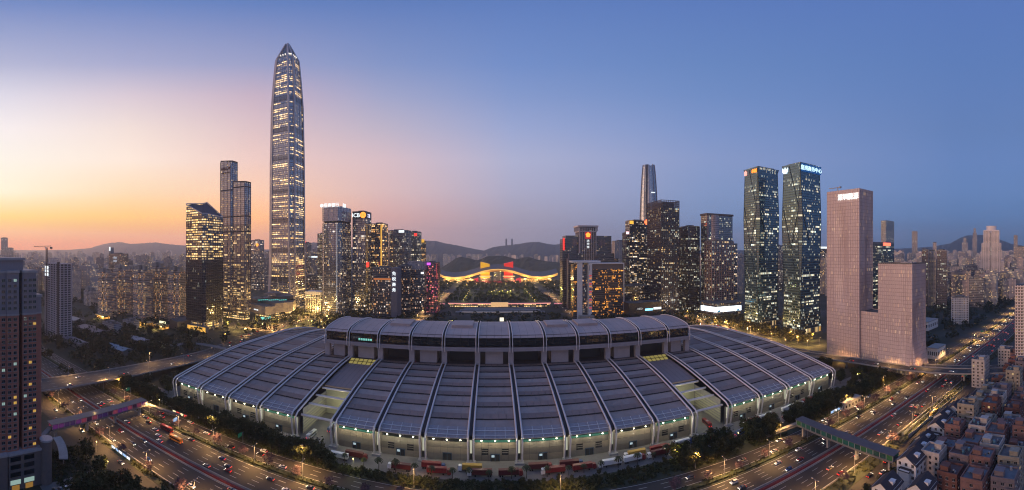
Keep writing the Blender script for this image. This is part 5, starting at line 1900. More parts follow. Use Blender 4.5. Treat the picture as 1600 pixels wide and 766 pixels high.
# ------------------------------------------------------------------ pink pleated pair
M_PINK = style('pink_pleat', (.62, .515, .505), (.38, .29, .285), 4.1, 1.3, .20, .15, .055, 1.0, CREAM, WARM, .5, .5, 1.5, .03, 5, vary=.10, rough=.42)
M_PFIN = mat('pink_fin', (.60, .49, .475), .4, metal=.25)
def pleated(root, fp, z0, z1, waves, name='pleated_body', flare=0):
    """west and south walls as folded screens"""
    x0, y0, x1, y1 = fp
    def wob(u, v, ph):
        d = 0
        for (uc, wdt, v0, v1, amp) in waves[ph]:
            if v0 < v < v1:
                d += amp * max(0, 1 - abs(u - uc) / wdt) * sin(pi * (v - v0) / (v1 - v0))
        if flare:
            d += -flare * max(0, (.45 - v) / .45) ** 1.5
        return d
    mb, fm = MB(), MB()
    NZ = 22
    for ph, (A, B, nrm) in enumerate((((x0, y1), (x0, y0), (1, 0)), ((x0, y0), (x1, y0), (0, 1)))):
        L = hypot(B[0] - A[0], B[1] - A[1])
        n = max(4, round(L / 1.3 / 2) * 2)
        def pt(i, k, o=0):
            u, v = i / n, k / NZ
            d = wob(u, v, ph) * (0 if i in (0, n) else 1) - o
            return (A[0] + (B[0] - A[0]) * u + nrm[0] * d, A[1] + (B[1] - A[1]) * u + nrm[1] * d, z0 + (z1 - z0) * v)
        for i in range(n):
            for k in range(NZ):
                mb.face([pt(i, k), pt(i + 1, k), pt(i + 1, k + 1), pt(i, k + 1)], 0,
                        [(ph * 300 + i * 1.3, z0 + (z1 - z0) * k / NZ), (ph * 300 + (i + 1) * 1.3, z0 + (z1 - z0) * k / NZ), (ph * 300 + (i + 1) * 1.3, z0 + (z1 - z0) * (k + 1) / NZ), (ph * 300 + i * 1.3, z0 + (z1 - z0) * (k + 1) / NZ)])
        for i in range(0, n + 1, 2 if ph else 2):
            for k in range(0, NZ, 2):
                fm.obox(pt(i, k, .25), pt(i, min(NZ, k + 2), .25), .28, .5, up=(.2, 1, 0))
    mb.face([(x1, y0, z0), (x1, y1, z0), (x1, y1, z1), (x1, y0, z1)])
    mb.face([(x1, y1, z0), (x0, y1, z0), (x0, y1, z1), (x1, y1, z1)])
    mb.face([(x0, y0, z1 - .6), (x1, y0, z1 - .6), (x1, y1, z1 - .6), (x0, y1, z1 - .6)], 1)
    mb.build(name, [M_PINK.m, M_ROOF], root)
    fm.build('pleat_fin', M_PFIN, root, kind='stuff')

fp = footprint(1292.5, 1342.5, 1363.5, 452)
T = thing('pleated_tower_pair', 'pink pleated tower joined to a lower pink block by a link', 'skyscraper', ((fp[0] + fp[2]) / 2, (fp[1] + fp[3]) / 2, 0))
zA = zt(294, 452)
pleated(T, fp, 0, zA, [[(.45, .24, .30, .92, 6.0)], [(.75, .35, .3, .8, 5.0)]])
x0, y0, x1, y1 = fp
fb = footprint(1372.5, 1425, 1446, 415)
zB = zt(412.5, 415)
pleated(T, fb, 0, zB, [[(.82, .16, .02, .62, 3.0)], [(.5, .6, .1, .7, 4.5)]], 'pleated_block', flare=5)
lk = (x0 + 3, fb[3] - 1, x1 - 2, y0 + .5)
zl = zt(489, 440)
pleated(T, lk, 0, zl, [[], []], 'link_block')
roof_kit(T, rect(fb), zB - .6, plant=False, h=1.5)
pl_ = MB()
for k in range(9):
    xx = fb[0] + 3 + k * (fb[2] - fb[0] - 8) / 9
    pl_.box(xx, fb[1] + 6 + 5 * (k % 3), zB - .6, xx + 2.2, fb[1] + 9 + 5 * (k % 3), zB + 1.4 + .5 * (k % 2))
pl_.build_each('roof_unit', M_STEEL, T)
text('深圳能源', 7.8, (fp[0] - .9, fp[1] + 16, zA - 11.5), 'W', glow('white_letters', (1, .97, .95), 1.8), T)
cr = MB()
cx_, cy_ = fp[0] + 6, fp[3] - 12
cr.obox((cx_, cy_, zA), (cx_, cy_, zA + 5), .8, .8)
cr.obox((cx_, cy_ - 4, zA + 5), (cx_, cy_ + 14, zA + 5), .8, .8)
cr.box(cx_ - 1.2, cy_ - 5, zA + 4, cx_ + 1.2, cy_ - 3, zA + 6)
cr.build('roof_cleaning_crane', M_STEEL, T)
lamp_light((fb[0] + 4, fb[1] - 9, 4), 7000, (1.0, .45, .15), T, 1)
lamp_light((fp[0] - 10, fp[1] + 20, 4), 5000, (1.0, .5, .18), T, 1)
MB().box(fb[2] - 2, fb[1] + 4, 0, fb[2] + .6, fb[1] + 14, 14).build('side_vent', M_DARK, T)

# towers between and behind the pink pair
T, x0, y0, x1 = rtower(1352, 1397, 900, 380, ST_TW, 'dark glass block with red roof sign behind the pink pair', fin=.2, fsp=6)
MB().box(xa(1380, y0), y0 - 1.4, zt(383.5, 900), xa(1391, y0), y0 - .4, zt(378.5, 900)).build('roof_sign', glow('hot_red_sign', (1, .12, .06), 3.0), T)
rtower(1384, 1397, 2100, 345, ST_C4, 'distant slab tower rising behind the red-sign block', fin=.4, fsp=10, band=.3)
T, x0, y0, x1 = rtower(1281, 1293, 1200, 387, ST_R4, 'dark block with white roof line left of the pink tower', fin=.2, fsp=6)
MB().box(x0, y0 - 1, zt(388.5, 1200), x1, y0 - .4, zt(385.5, 1200)).build('roof_sign', G_COOLW, T)

# ================================================================== civic hall with the winged roof, park axis
T = thing('civic_hall', 'civic hall with long golden-lit winged roof and yellow and red towers', 'civic building', (4, 1700, 0))
CYv = 1700.0
def cpx(px):
    return CX + CYv * tan((px - PX0) / F)
SPINE = [(690, 422.5), (697, 425.5), (712, 427), (728, 425), (742, 421), (755, 416.8), (766, 414.8), (778, 414), (790, 414.8), (801, 416.8), (814, 421), (828, 425), (845, 426), (860, 423.5), (869, 420.8)]
M_WING = mat('wing_roof', (.11, .11, .125), .5)
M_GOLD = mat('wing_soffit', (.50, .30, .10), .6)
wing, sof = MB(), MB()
P = [(cpx(px), zt(py, CYv)) for px, py in SPINE]
for (xa_, za), (xb, zb) in zip(P, P[1:]):
    for j, (ya, yb, da, db) in enumerate(((-45, 0, -15, 3), (0, 45, 3, -4))):
        wing.face([(xa_, CYv + ya, za + da), (xb, CYv + ya, zb + da), (xb, CYv + yb, zb + db), (xa_, CYv + yb, za + db)])
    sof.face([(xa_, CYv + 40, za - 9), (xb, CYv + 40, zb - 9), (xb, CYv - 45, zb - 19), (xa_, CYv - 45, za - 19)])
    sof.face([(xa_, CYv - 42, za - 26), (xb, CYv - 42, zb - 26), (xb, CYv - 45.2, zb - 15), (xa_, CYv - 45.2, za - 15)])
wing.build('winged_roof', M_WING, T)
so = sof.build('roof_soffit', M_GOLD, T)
ed = MB()
for (xa_, za), (xb, zb) in zip(P, P[1:]):
    ed.obox((xa_, CYv - 46, za - 17.5), (xb, CYv - 46, zb - 17.5), 1.0, 3.4)
ed.build('roof_edge_light', glow('edge_gold', lin(255, 200, 105), .95), T)
for px in (700, 716, 736, 820, 840, 858, 757, 799):
    lamp_light((cpx(px), CYv - 62, 14), 110000, (1.0, .62, .22), T, 3)
M_YEL, M_REDT = mat('yellow_tower_panel', (.70, .40, .02), .5, emit=lin(255, 180, 20), estr=.62), mat('red_tower_panel', (.55, .02, .02), .5, emit=lin(250, 35, 25), estr=.62)  # floodlighting on both towers put in as glow of the panels
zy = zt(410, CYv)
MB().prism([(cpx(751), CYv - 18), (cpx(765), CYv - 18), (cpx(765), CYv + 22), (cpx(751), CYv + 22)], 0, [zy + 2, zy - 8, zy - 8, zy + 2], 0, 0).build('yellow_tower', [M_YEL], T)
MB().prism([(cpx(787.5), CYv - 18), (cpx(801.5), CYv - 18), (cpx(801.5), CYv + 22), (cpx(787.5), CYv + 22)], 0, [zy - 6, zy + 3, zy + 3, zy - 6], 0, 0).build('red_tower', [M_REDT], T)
for a, b in ((750, 767), (786, 803)):
    MB().prism(rect((cpx(a), CYv - 34, cpx(b), CYv - 22)), 0, zt(434, CYv), 0, 1, 3).build('office_wing', [ST_HT.m, M_ROOF], T)
    MB().box(cpx(a) - 2, CYv - 37, zt(432, CYv), cpx(b) + 2, CYv - 20, zt(430.5, CYv)).build('lit_ledge', glow('ledge_gold', lin(255, 205, 130), .8) if 'ledge_gold' not in bpy.data.materials else bpy.data.materials['ledge_gold'], T)
for a, b in ((693, 742), (810, 860)):
    MB().prism(rect((cpx(a), CYv - 30, cpx(b), CYv + 30)), 0, zt(435, CYv) , 0, 1, 3).build('side_wing', [style('civic_wing' + str(a), (.2, .12, .05), (.35, .25, .14), 5, 4, .3, .3, .75, .2, WARM, AMBER, .7).m, M_ROOF], T)
MB().prism(rect((cpx(771), CYv - 10, cpx(783), CYv + 10)), 0, zt(424, CYv), 0, 1, 3).build('glass_core', [ST_C4.m, M_ROOF], T)
for a, b in ((742, 748), (805, 812)):
    lam = MB()
    x0_, x1_ = cpx(a), cpx(b)
    prf = [(x0_ + 2, 8), (x0_, 14), (x0_ + 3, zt(435, CYv - 60)), ((x0_ + x1_) / 2, zt(433, CYv - 60)), (x1_ - 3, zt(435, CYv - 60)), (x1_, 14), (x1_ - 2, 8)]
    lam.prism([(x0_, CYv - 66), (x1_, CYv - 66), (x1_, CYv - 52), (x0_, CYv - 52)], 4, [zt(436, 1640), zt(434, 1640), zt(434, 1640), zt(436, 1640)], 0, 0)
    lam.build('red_lantern', glow('lantern_red', lin(235, 15, 60), .9) if 'lantern_red' not in bpy.data.materials else bpy.data.materials['lantern_red'], T)
MB().box(cpx(742), CYv - 80, 0, cpx(812), CYv - 56, 7).build('red_stand', mat('stand_red', (.32, .03, .05), .6, emit=(.9, .06, .06), estr=.3), T)
for x_ in (751, 801):
    lamp_light((cpx(x_) + (8 if x_ < 775 else -8), CYv - 52, 20), 26000, (1.0, .7, .35), T, 3)

# hill behind the civic hall, mountains, far ridges
def ridge(name, prof, r, depth, m, back=.25, nz=7, seed=3, rough=.06):
    rnd = random.Random(seed)
    mb = MB()
    pts = []
    n = len(prof)
    px = [p[0] for p in prof]
    fine = []
    for (a, ya), (b, yb) in zip(prof, prof[1:]):
        k = max(2, int((b - a) / 4))
        for i in range(k):
            fine.append((a + (b - a) * i / k, ya + (yb - ya) * i / k))
    fine.append(prof[-1])
    cols = []
    for (p, y) in fine:
        zr = max(1.0, zt(y, r))
        col = []
        for k in range(nz + 1):
            t = k / nz
            rr = r - depth * (1 - t)
            z = zr * (t ** .8) * (1 + rough * rnd.uniform(-1, 1) * (1 if 0 < k < nz else .25))
            col.append((*at(p + rnd.uniform(-1, 1) * (0 < k < nz), rr), z if k else -2))
        col.append((*at(p, r + depth * back), -2))
        cols.append(col)
    for A, B in zip(cols, cols[1:]):
        for k in range(len(A) - 1):
            mb.face([A[k], B[k], B[k + 1], A[k + 1]])
    return structure(name, mb, m)

M_HILL = mat('wooded_hill', (.022, .030, .016), .95, noise=.55, nscale=.02, bump=.8)
M_MOUNT = mat('mountain_forest', (.018, .032, .034), .95, noise=.4, nscale=.004, bump=.5)
ridge('wooded_hill', [(560, 434), (640, 428), (680, 424), (700, 412), (712, 404), (720, 401.5), (730, 403), (742, 406.5), (752, 405), (760, 401), (770, 400), (785, 399.5), (800, 403), (808, 405), (816, 403), (826, 401.5), (836, 405), (850, 408), (872, 410), (890, 414), (960, 430), (1040, 438)], 2600, 420, M_HILL, seed=5)
ridge('mountain', [(440, 388), (475, 381), (490, 379), (520, 383), (560, 387), (620, 380), (665, 376.5), (680, 376.5), (700, 381), (722, 385), (740, 389), (756, 391.5), (770, 386.5), (790, 383.5), (810, 381.5), (826, 378.5), (842, 378), (855, 381), (868, 382.5), (882, 379.5), (920, 384), (968, 381), (985, 384), (1060, 390), (1150, 391), (1230, 390.5), (1300, 391)], 6600, 1700, M_MOUNT, seed=8)
ridge('mountain', [(-90, 391), (20, 391), (70, 391), (110, 390.5), (140, 388), (160, 382), (175, 379.5), (188, 378.5), (205, 381.5), (222, 380.5), (243, 379), (262, 381.5), (290, 384), (340, 388), (420, 390), (520, 391)], 8500, 1500, M_MOUNT, seed=9)
ridge('mountain', [(1285, 391), (1360, 390), (1420, 388), (1462, 385), (1485, 380), (1500, 372), (1512, 368), (1530, 366.5), (1545, 367), (1560, 374), (1580, 381), (1610, 386), (1680, 390), (1760, 391)], 7000, 1600, M_MOUNT, seed=10)
for px, rr in ((791, 9200), (800, 9200)):
    x0, y0 = at(px, 6560)
    T = thing('hilltop_tower', 'left of two slim hilltop towers on the mountain' if px == 791 else 'right of two slim hilltop towers on the mountain', 'tower', (x0, y0, 290), 'hilltop towers')
    MB().box(x0 - 14, y0 - 14, 200, x0 + 14, y0 + 14, zt(374, 6560)).build('shaft', mat('tower_grey', (.12, .13, .15), .6) if px == 791 else bpy.data.materials['tower_grey'], T)
    MB().box(x0 - 9, y0 - 9, zt(374, 6560), x0 + 9, y0 + 9, zt(373, 6560)).build('cap', bpy.data.materials['tower_grey'], T)

# park axis: lit terraces, screens and bridges
T = thing('terrace_building', 'long low terrace building with pink-lit eaves on the park axis', 'building', (0, 905, 0))
MB().prism(rect((-118, 905, 118, 950)), 0, 8, 0, 1, 4).build('terrace_wall', [ST_GL.m, mat('green_roof', (.03, .04, .02), .95, noise=.5, nscale=.05)], T)
MB().box(-120, 903, 8.2, 120, 904.5, 10.6).build('lit_eave', glow('rose_eave', lin(255, 165, 160), .85), T)
MB().box(-20, 899, 3, 20, 902, 13).build('central_porch', glow('porch_gold', lin(255, 200, 140), .8), T)
for s_ in (-1, 1):
    MB().box(s_ * 150 - 22, 903, 7, s_ * 150 + 22, 906, 9).build('side_eave', glow('rose_eave_dim', lin(255, 150, 170), .6) if s_ < 0 else bpy.data.materials['rose_eave_dim'], T)
T = thing('terrace_building', 'grey stepped terrace in front of the pink-lit park building', 'building', (0, 800, 0))
for k in range(3):
    MB().box(-95 + 8 * k, 822 + 12 * k, 0, 95 - 8 * k, 832 + 12 * k, 3 + 2 * k).build('terrace_step', M_CONC, T)
MB().box(-80, 815, 3.0, 80, 815.6, 4.4).build('pale_light_line', glow('pale_line', lin(220, 200, 200), .35), T)
T = thing('lit_billboard', 'small bright white billboard among park trees behind the hall', 'billboard', (*at(784, 690), 0))
x0, y0 = at(784, 690)
MB().box(x0 - 3.6, y0, 7, x0 + 3.6, y0 + .6, 13.5).build('lit_panel', glow('billboard_white', lin(255, 245, 220), 1.3), T)
MB().box(x0 - .4, y0 + .2, 0, x0 + .4, y0 + .55, 7).build('post', M_STEEL, T)
for sd, lb in ((-1, 'left'), (1, 'right')):
    T = thing('park_footbridge', 'purple-lit footbridge behind the hall, on the %s of the park' % lb, 'footbridge', (sd * 130, 640, 0), 'lit park footbridges')
    xa_, xb = sorted((sd * 92, sd * 190))
    MB().box(xa_, 655, 6.2, xb, 660, 7.0).build('deck', M_CONC, T)
    MB().box(xa_, 654.6, 7.0, xb, 654.9, 7.7).build('lit_railing', glow('rail_pale', lin(255, 215, 190), .9) if sd < 0 else bpy.data.materials['rail_pale'], T)
    MB().box(xa_ if sd > 0 else xb - 26, 653.8, 5.6, xa_ + 26 if sd > 0 else xb, 654.4, 6.6).build('purple_light', G_PURPLE, T)
    for xx in (xa_ + 4, (xa_ + xb) / 2, xb - 4):
        MB().box(xx - .6, 656, 0, xx + .6, 659, 6.2).build('pier', M_CONC, T)

# ------------------------------------------------------------------ residential towers, mid left
def resid(label, px0, px1, r, top, st, depth=24, group=None, crown=True, name='apartment_tower'):
    x0, y0 = at(px0, r)
    x1 = x0 + (px1 - px0) * r / F
    z = zt(top, r)
    T = thing(name, label, 'apartment tower', ((x0 + x1) / 2, y0 + depth / 2, 0), group)
    w = x1 - x0
    wing = [(x0, y0, x0 + w * .3, y0 + depth), (x0 + w * .36, y0 - 3, x0 + w * .64, y0 + depth - 3), (x0 + w * .7, y0, x1, y0 + depth)]
    for q, f in enumerate(wing):
        MB().prism(rect(f), 0, z - (2 if q != 1 else 0), 0, 1, 2.4).build('wing', [st.m, M_ROOF], T)
        bl = MB()
        z_ = 6.2
        while z_ < z - 4:
            bl.box(f[0] + .6, f[1] - 1.1, z_, f[2] - .6, f[1] - .02, z_ + .9)
            bl.box(f[2] + .02 if x0 < 0 else f[0] - 1.0, f[1] + 3, z_, f[2] + 1.0 if x0 < 0 else f[0] - .02, f[3] - 4, z_ + .9)
            z_ += 3.1
        bl.build('balconies', mat('balcony_' + st.m.name, tuple(c * 1.1 for c in st.frame), .7) if 'balcony_' + st.m.name not in bpy.data.materials else bpy.data.materials['balcony_' + st.m.name], T, kind='stuff')
    MB().box(x0 + w * .28, y0 + 4, 0, x0 + w * .72, y0 + depth - 4, z - 1).build('core', [st.m, M_ROOF], T)
    if crown:
        for q, f in enumerate(wing):
            c = MB().box(f[0] + 1.5, f[1] + 3, z - 2.2, f[2] - 1.5, f[1] + 11, z + 5 + 2 * (q == 1))
            c.box(f[0] + .5, f[1] + 2, z + 5.2 + 2 * (q == 1), f[2] - .5, f[1] + 12, z + 6 + 2 * (q == 1))
            c.build('roof_pavilion', M_CONC, T)
    return T

resid('brown apartment tower, left front of the lit residential cluster', 153, 177, 790, 424, ST_RES)
resid('brown apartment tower, second from left in the residential cluster', 177, 205, 830, 419, ST_RES)
resid('brown apartment tower, middle of the residential cluster above the lit shops', 208, 234, 745, 420, ST_RES)
resid('brown apartment tower right of the middle one in the residential cluster', 235, 258, 770, 416, ST_RES)
resid('apartment tower next to the dark folded-roof tower', 262, 288, 735, 422, ST_RES)
resid('hazy apartment tower behind the gap of the residential cluster', 196, 215, 960, 420, ST_RES)
resid('far apartment tower peeping over the cluster near the folded-roof tower', 254, 275, 980, 418, ST_RES2)
resid('small pale apartment block left of the residential cluster', 131, 152, 960, 452, ST_RES2)
resid('slim pale blank-sided tower just right of the building site', 108, 121, 1050, 421, ST_RES2, crown=False)
x0, y0 = at(170, 1280)
T = tower('office_block', 'dark blue office block with lit roof mast above the residential cluster', (x0, y0, x0 + 68, y0 + 30), zt(397, 1280), ST_C6, cat='office block', fin=.3, fsp=6)
MB().box(x0, y0, zt(397, 1280), x0 + 12, y0 + 12, zt(387, 1280)).build('roof_mast', M_CONC, T)
MB().box(x0 + 3, y0 - 1.2, zt(392, 1280), x0 + 10, y0 - .3, zt(386, 1280)).build('mast_light', G_COOLW, T)
sc_ = MB()
for k in range(9):
    if k in (4,):
        continue
    sc_.box(x0 + 28 + (k % 5) * 5, y0 - 1, zt(409 - 5 * (k // 5), 1280), x0 + 32 + (k % 5) * 5, y0 - .35, zt(406 - 5 * (k // 5), 1280))
sc_.build_each('lit_window_group', glow('pale_screen', lin(190, 200, 220), .55), T)

# low white slab apartments and lit shop podium
for k, (px0, px1, r, top) in enumerate(((160, 192, 640, 503), (192, 215, 660, 500), (205, 214, 690, 498))):
    x0, y0 = at(px0, r)
    x1 = x0 + (px1 - px0) * r / F
    T = thing('apartment_slab', ('long low white apartment slab in front of the residential cluster', 'shorter white apartment slab right of the long low one', 'small white stair block at the end of the low slabs')[k], 'apartment block', ((x0 + x1) / 2, y0 + 8, 0), 'low white slabs')
    MB().prism(rect((x0, y0, x1, y0 + 16)), 0, zt(top, r), 0, 1, 2.4).build('wall', [style('white_slab%d' % k, (.05, .05, .06), (.46, .43, .43), 3, 2.4, .5, .45, .05, .2, WARM, CREAM, .9, .4, 1.5, 0, 1).m, mat('slab_roof', (.13, .05, .045), .8) if k == 0 else bpy.data.materials['slab_roof']], T)
    roof_kit(T, rect((x0, y0, x1, y0 + 16)), zt(top, r), M_CONC, 1.2)
T = thing('shop_podium', 'amber-lit shop podium under the residential cluster', 'shops', (*at(232, 690), 0))
for k, (p0, p1, r, z_) in enumerate(((213, 240, 690, 8), (240, 262, 665, 7), (150, 172, 770, 7))):
    x0, y0 = at(p0, r)
    x1 = x0 + (p1 - p0) * r / F
    MB().box(x0, y0, 0, x1, y0 + 14, z_).build('shop_wall', [style('shop_lit%d' % k, (.2, .12, .04), (.12, .08, .05), 4, 2, .3, .25, .9, .1, WARM, AMBER, 1.1).m], T)
    MB().box(x0 - 1, y0 - 2.5, z_ - .6, x1 + 1, y0 + 15, z_ + .2).build('lit_canopy', mat('canopy_tan', (.45, .32, .16), .6) if k == 0 else bpy.data.materials['canopy_tan'], T)
    lamp_light(((x0 + x1) / 2, y0 - 7, 4), 9000, (1.0, .68, .2), T, 1.2)
MB().box(*at(249, 668), 8.5, at(249, 668)[0] + 15, at(249, 668)[1] + 1, 12).build('screen', glow('cream_screen', lin(255, 250, 200), 1.4), T)

# ================================================================== tall brick apartment tower at the left edge
NX, NY = -220.0, 89.3          # its north-east corner
T = thing('brick_apartment_tower', 'tall brick-red apartment tower with lavender upper floors at the left edge', 'apartment tower', (NX - 12, NY - 25, 0))
M_BRK = mat('brick_tile', (.44, .165, .11), .75, noise=.15, nscale=.5)
M_LAV = mat('lavender_tile', (.30, .245, .25), .7, noise=.1, nscale=.4)
M_CORN = mat('cornice_stone', (.42, .36, .35), .7, noise=.1, nscale=.4)
M_PLIN = mat('plinth_stone', (.17, .125, .11), .7, noise=.15, nscale=.3)
ZP, ZS, ZTP = 20.5, 96.0, 119.0
BAYS = [(NY - 62, NY - 50, 0), (NY - 50, NY - 40, -2.5), (NY - 40, NY - 21.5, .0), (NY - 21.5, NY - 14.3, .6), (NY - 14.3, NY - 12.2, -3.0), (NY - 12.2, NY - 3.8, .6), (NY - 3.8, NY, -1.2)]
for q, (y0, y1, o_) in enumerate(BAYS):
    b_ = MB().box(NX - 24, y0, ZP, NX + o_, y1, ZS)
    b_.build('brick_bay', M_BRK if q != 4 else M_DARK, T)
    top = ZTP if q not in (6,) else ZS + 9
    b_ = MB().box(NX - 24, y0, ZS, NX + o_, y1, top)
    b_.build('lavender_bay', M_LAV if q != 4 else M_DARK, T)
    if q != 4:
        MB().box(NX - 24, y0 - .15, ZS - .5, NX + o_ + .35, y1 + .15, ZS + .35).build('string_course', M_CORN, T)
        MB().box(NX - 24, y0 - .4, top, NX + o_ + .7, y1 + .4, top + 1.4).build('cornice', M_CORN, T)
MB().box(NX - 20, NY - 34, ZTP + 1.4, NX - 3, NY - 10.5, 126).build('roof_storey', M_LAV, T)
MB().box(NX - 21, NY - 35, 126, NX - 2, NY - 9.5, 127.4).build('cornice', M_CORN, T)
rl = MB()
for k in range(8):
    yy = NY - 33 + k * 3
    rl.cyl(NX - 3, yy, 127.4, 129.0, .09, n=4)
rl.tube([(NX - 3, NY - 33, 128.8), (NX - 3, NY - 12, 128.8)], .07, 4)
rl.build('roof_railing', M_STEEL, T)
W_IN = [mat('window_dark', (.012, .016, .02), .08, spec=.8), mat('window_green', (.015, .045, .042), .08, spec=.8), glow('window_lit', lin(255, 200, 90), .6), glow('window_lit_cool', lin(190, 225, 215), .5)]
def win_mesh(w, h, pane, frame):
    m_ = MB()
    m_.box(0, -w / 2, 0, .06, w / 2, h, 0)
    for a in (-w / 2, -.05, w / 2 - .1):
        m_.box(0, a, 0, .13, a + .1, h, 1)
    m_.box(0, -w / 2, 0, .14, w / 2, .1, 1)
    m_.box(0, -w / 2, h - .1, .14, w / 2, h, 1)
    m_.box(0, -w / 2 - .2, -.18, .32, w / 2 + .2, -.02, 1)
    return m_.mesh('window', [pane, frame])
M_WFR = mat('window_frame', (.30, .27, .26), .6)
WM = [win_mesh(1.9, 1.7, p, M_WFR) for p in W_IN]
ox, oy = NX - 12, NY - 25
cols = [(NY - 26.5, 0), (NY - 23.2, 0), (NY - 19.8, .6), (NY - 16.6, .6), (NY - 10.6, .6), (NY - 7.6, .6), (NY - 5.0, .6)]
rnd = random.Random(5)
fl_ = 0
z_ = ZP + 1.2
while z_ + 2.2 < ZTP:
    for (yy, o_) in cols:
        if abs(z_ - ZS) < 1.0:
            continue
        u = rnd.random()
        k = 2 if u < .04 else 3 if u < .075 else (1 if z_ > ZS else 0)
        put('window', WM[k], T, (NX + o_ - ox, yy - oy, z_))
    z_ += 3.08
for (y0, y1) in ((NY - 50, NY - 21), (NY - 21, NY - 1)):
    MB().box(NX - 26, y0, 0, NX + 2.6, y1 - .6, ZP - 1.2).build('plinth', M_PLIN, T)
    MB().box(NX - 26, y0 - .2, ZP - 1.2, NX + 3.3, y1 - .4, ZP).build('plinth_cornice', M_CORN, T)
for k in range(4):
    for yc in (NY - 36, NY - 17, NY - 9):
        MB().box(NX + 2.62, yc - 3, 3.2 + 4.2 * k, NX + 2.8, yc + 3, 5.6 + 4.2 * k).build('plinth_window', W_IN[0] if (k + int(yc)) % 4 else W_IN[3], T)
for yc in (NY - 36, NY - 17, NY - 9):
    MB().box(NX + 2.64, yc - 2.2, 0, NX + 2.9, yc + 2.2, 2.7).build('lit_entrance', glow('entry_amber', lin(255, 190, 90), .25) if 'entry_amber' not in bpy.data.materials else bpy.data.materials['entry_amber'], T)
MB().cyl(NX + 2, NY + 1.5, 0, 24, 3.4, n=14).build('stair_drum', M_PLIN, T)
MB().cyl(NX + 2, NY + 1.5, 24, 25, 3.8, n=14).build('drum_cap', M_CORN, T)

# white curved ramp and small pavilion at the tower's foot
T = thing('curved_canopy', 'pale curved canopy ramp between brick tower and purple footbridge', 'canopy', (-236, 112, 0))
c_ = MB()
arc = [(-250 + 2 * k, 113 - .05 * k * k, 7.2 - .25 * k) for k in range(12)]
for a, b in zip(arc, arc[1:]):
    c_.obox(a, b, 5.5, .6)
c_.build('canopy_roof', M_CONC, T)
for k in (2, 6, 10):
    MB().cyl(arc[k][0], arc[k][1], 0, arc[k][2], .4).build('post', M_CONC, T)

# ------------------------------------------------------------------ unfinished concrete tower and its crane
fp = footprint(70, 94, 112.5, 560)
z = zt(409, 560)
T = thing('unfinished_tower', 'unfinished grey concrete tower with open floors behind the brick tower', 'building site', ((fp[0] + fp[2]) / 2, (fp[1] + fp[3]) / 2, 0))
x0, y0, x1, y1 = fp
M_RAWC = mat('raw_concrete', (.50, .44, .45), .85, noise=.15, nscale=.3)
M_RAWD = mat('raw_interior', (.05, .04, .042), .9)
sl = MB().box(x0, y0, 0, x1, y1, .95).mesh('floor_slab', M_RAWC, (fp[0] + (fp[2] - fp[0]) / 2, (fp[1] + fp[3]) / 2, 0))
n = int(z / 3.3)
for k in range(n):
    put('floor_slab', sl, T, (0, 0, 3.3 * k))
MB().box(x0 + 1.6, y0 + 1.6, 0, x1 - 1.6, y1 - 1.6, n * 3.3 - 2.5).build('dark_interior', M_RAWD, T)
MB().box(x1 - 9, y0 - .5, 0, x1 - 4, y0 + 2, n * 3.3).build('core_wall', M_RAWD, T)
for (xx, yy) in [(x0 + (x1 - x0) * a, y0 - .1) for a in (0, .18, .36, .54, .7)] + [(x1 - 1.0, y0 + (y1 - y0) * a) for a in (.0, .3, .6, .95)]:
    MB().box(xx, yy, 0, xx + 1.1, yy + 1.1, n * 3.3 - 1).build('column', M_RAWC, T)
for k in range(10):
    xx = x0 + 1 + (x1 - x0 - 3) * k / 9
    MB().box(xx, y0 + .5, n * 3.3 - 2.3, xx + .8, y0 + 1.3, zt(404, 560)).build('starter_column', M_RAWC, T)
MB().box(x0, y0 + .2, zt(405, 560), x1, y0 + 1.4, zt(404, 560)).build('ring_beam', M_RAWC, T)
for q in range(2):
    for k in range(3):
        MB().box(x0 + 1.5 + q * 7.2, y0 - .5, zt(434 - 6 * k, 560), x0 + 6.6 + q * 7.2, y0 - .12, zt(429.5 - 6 * k, 560)).build('work_light', G_COOLW, T)
T = thing('tower_crane', 'tower crane with flat jib above the unfinished concrete tower', 'crane', (*at(73, 600), 0))
cx, cy = at(73, 600)
c_ = MB()
for dx, dy in ((-1, -1), (1, -1), (1, 1), (-1, 1)):
    c_.box(cx + dx - .25, cy + dy - .25, 0, cx + dx + .25, cy + dy + .25, zt(387, 600))
zz = 60.0
while zz < zt(387, 600) - 3:
    c_.obox((cx - 1, cy - 1, zz), (cx + 1, cy - 1, zz + 3), .25, .25)
    c_.obox((cx + 1, cy - 1, zz), (cx + 1, cy + 1, zz + 3), .25, .25)
    zz += 3
c_.build('mast', M_DARK, T)
jx0 = CX + cy * tan((53 - PX0) / F)
zj = zt(386, 600)
c_ = MB()
px_, py_ = at(53, 590)
ex, ey = at(80, 604)
for dz in (0, 1.8):
    c_.obox((px_, py_, zj + dz * .4), (ex, ey, zj + dz), .5, .4)
for k in range(12):
    t = k / 12
    a = (px_ + (ex - px_) * t, py_ + (ey - py_) * t, zj)
    t += 1 / 24
    b = (px_ + (ex - px_) * t, py_ + (ey - py_) * t, zj + 1.6)
    c_.obox(a, b, .2, .2)
c_.build('jib', M_DARK, T)
MB().box(ex - 1.5, ey - 1.5, zj - 3, ex + 1.5, ey + 1.5, zj + .2).build('counterweight', M_CONCD, T)
MB().box(cx - 1.4, cy - 2.4, zj - 2.6, cx + 1.4, cy - 1.1, zj - .2).build('cab', M_WHITE, T)

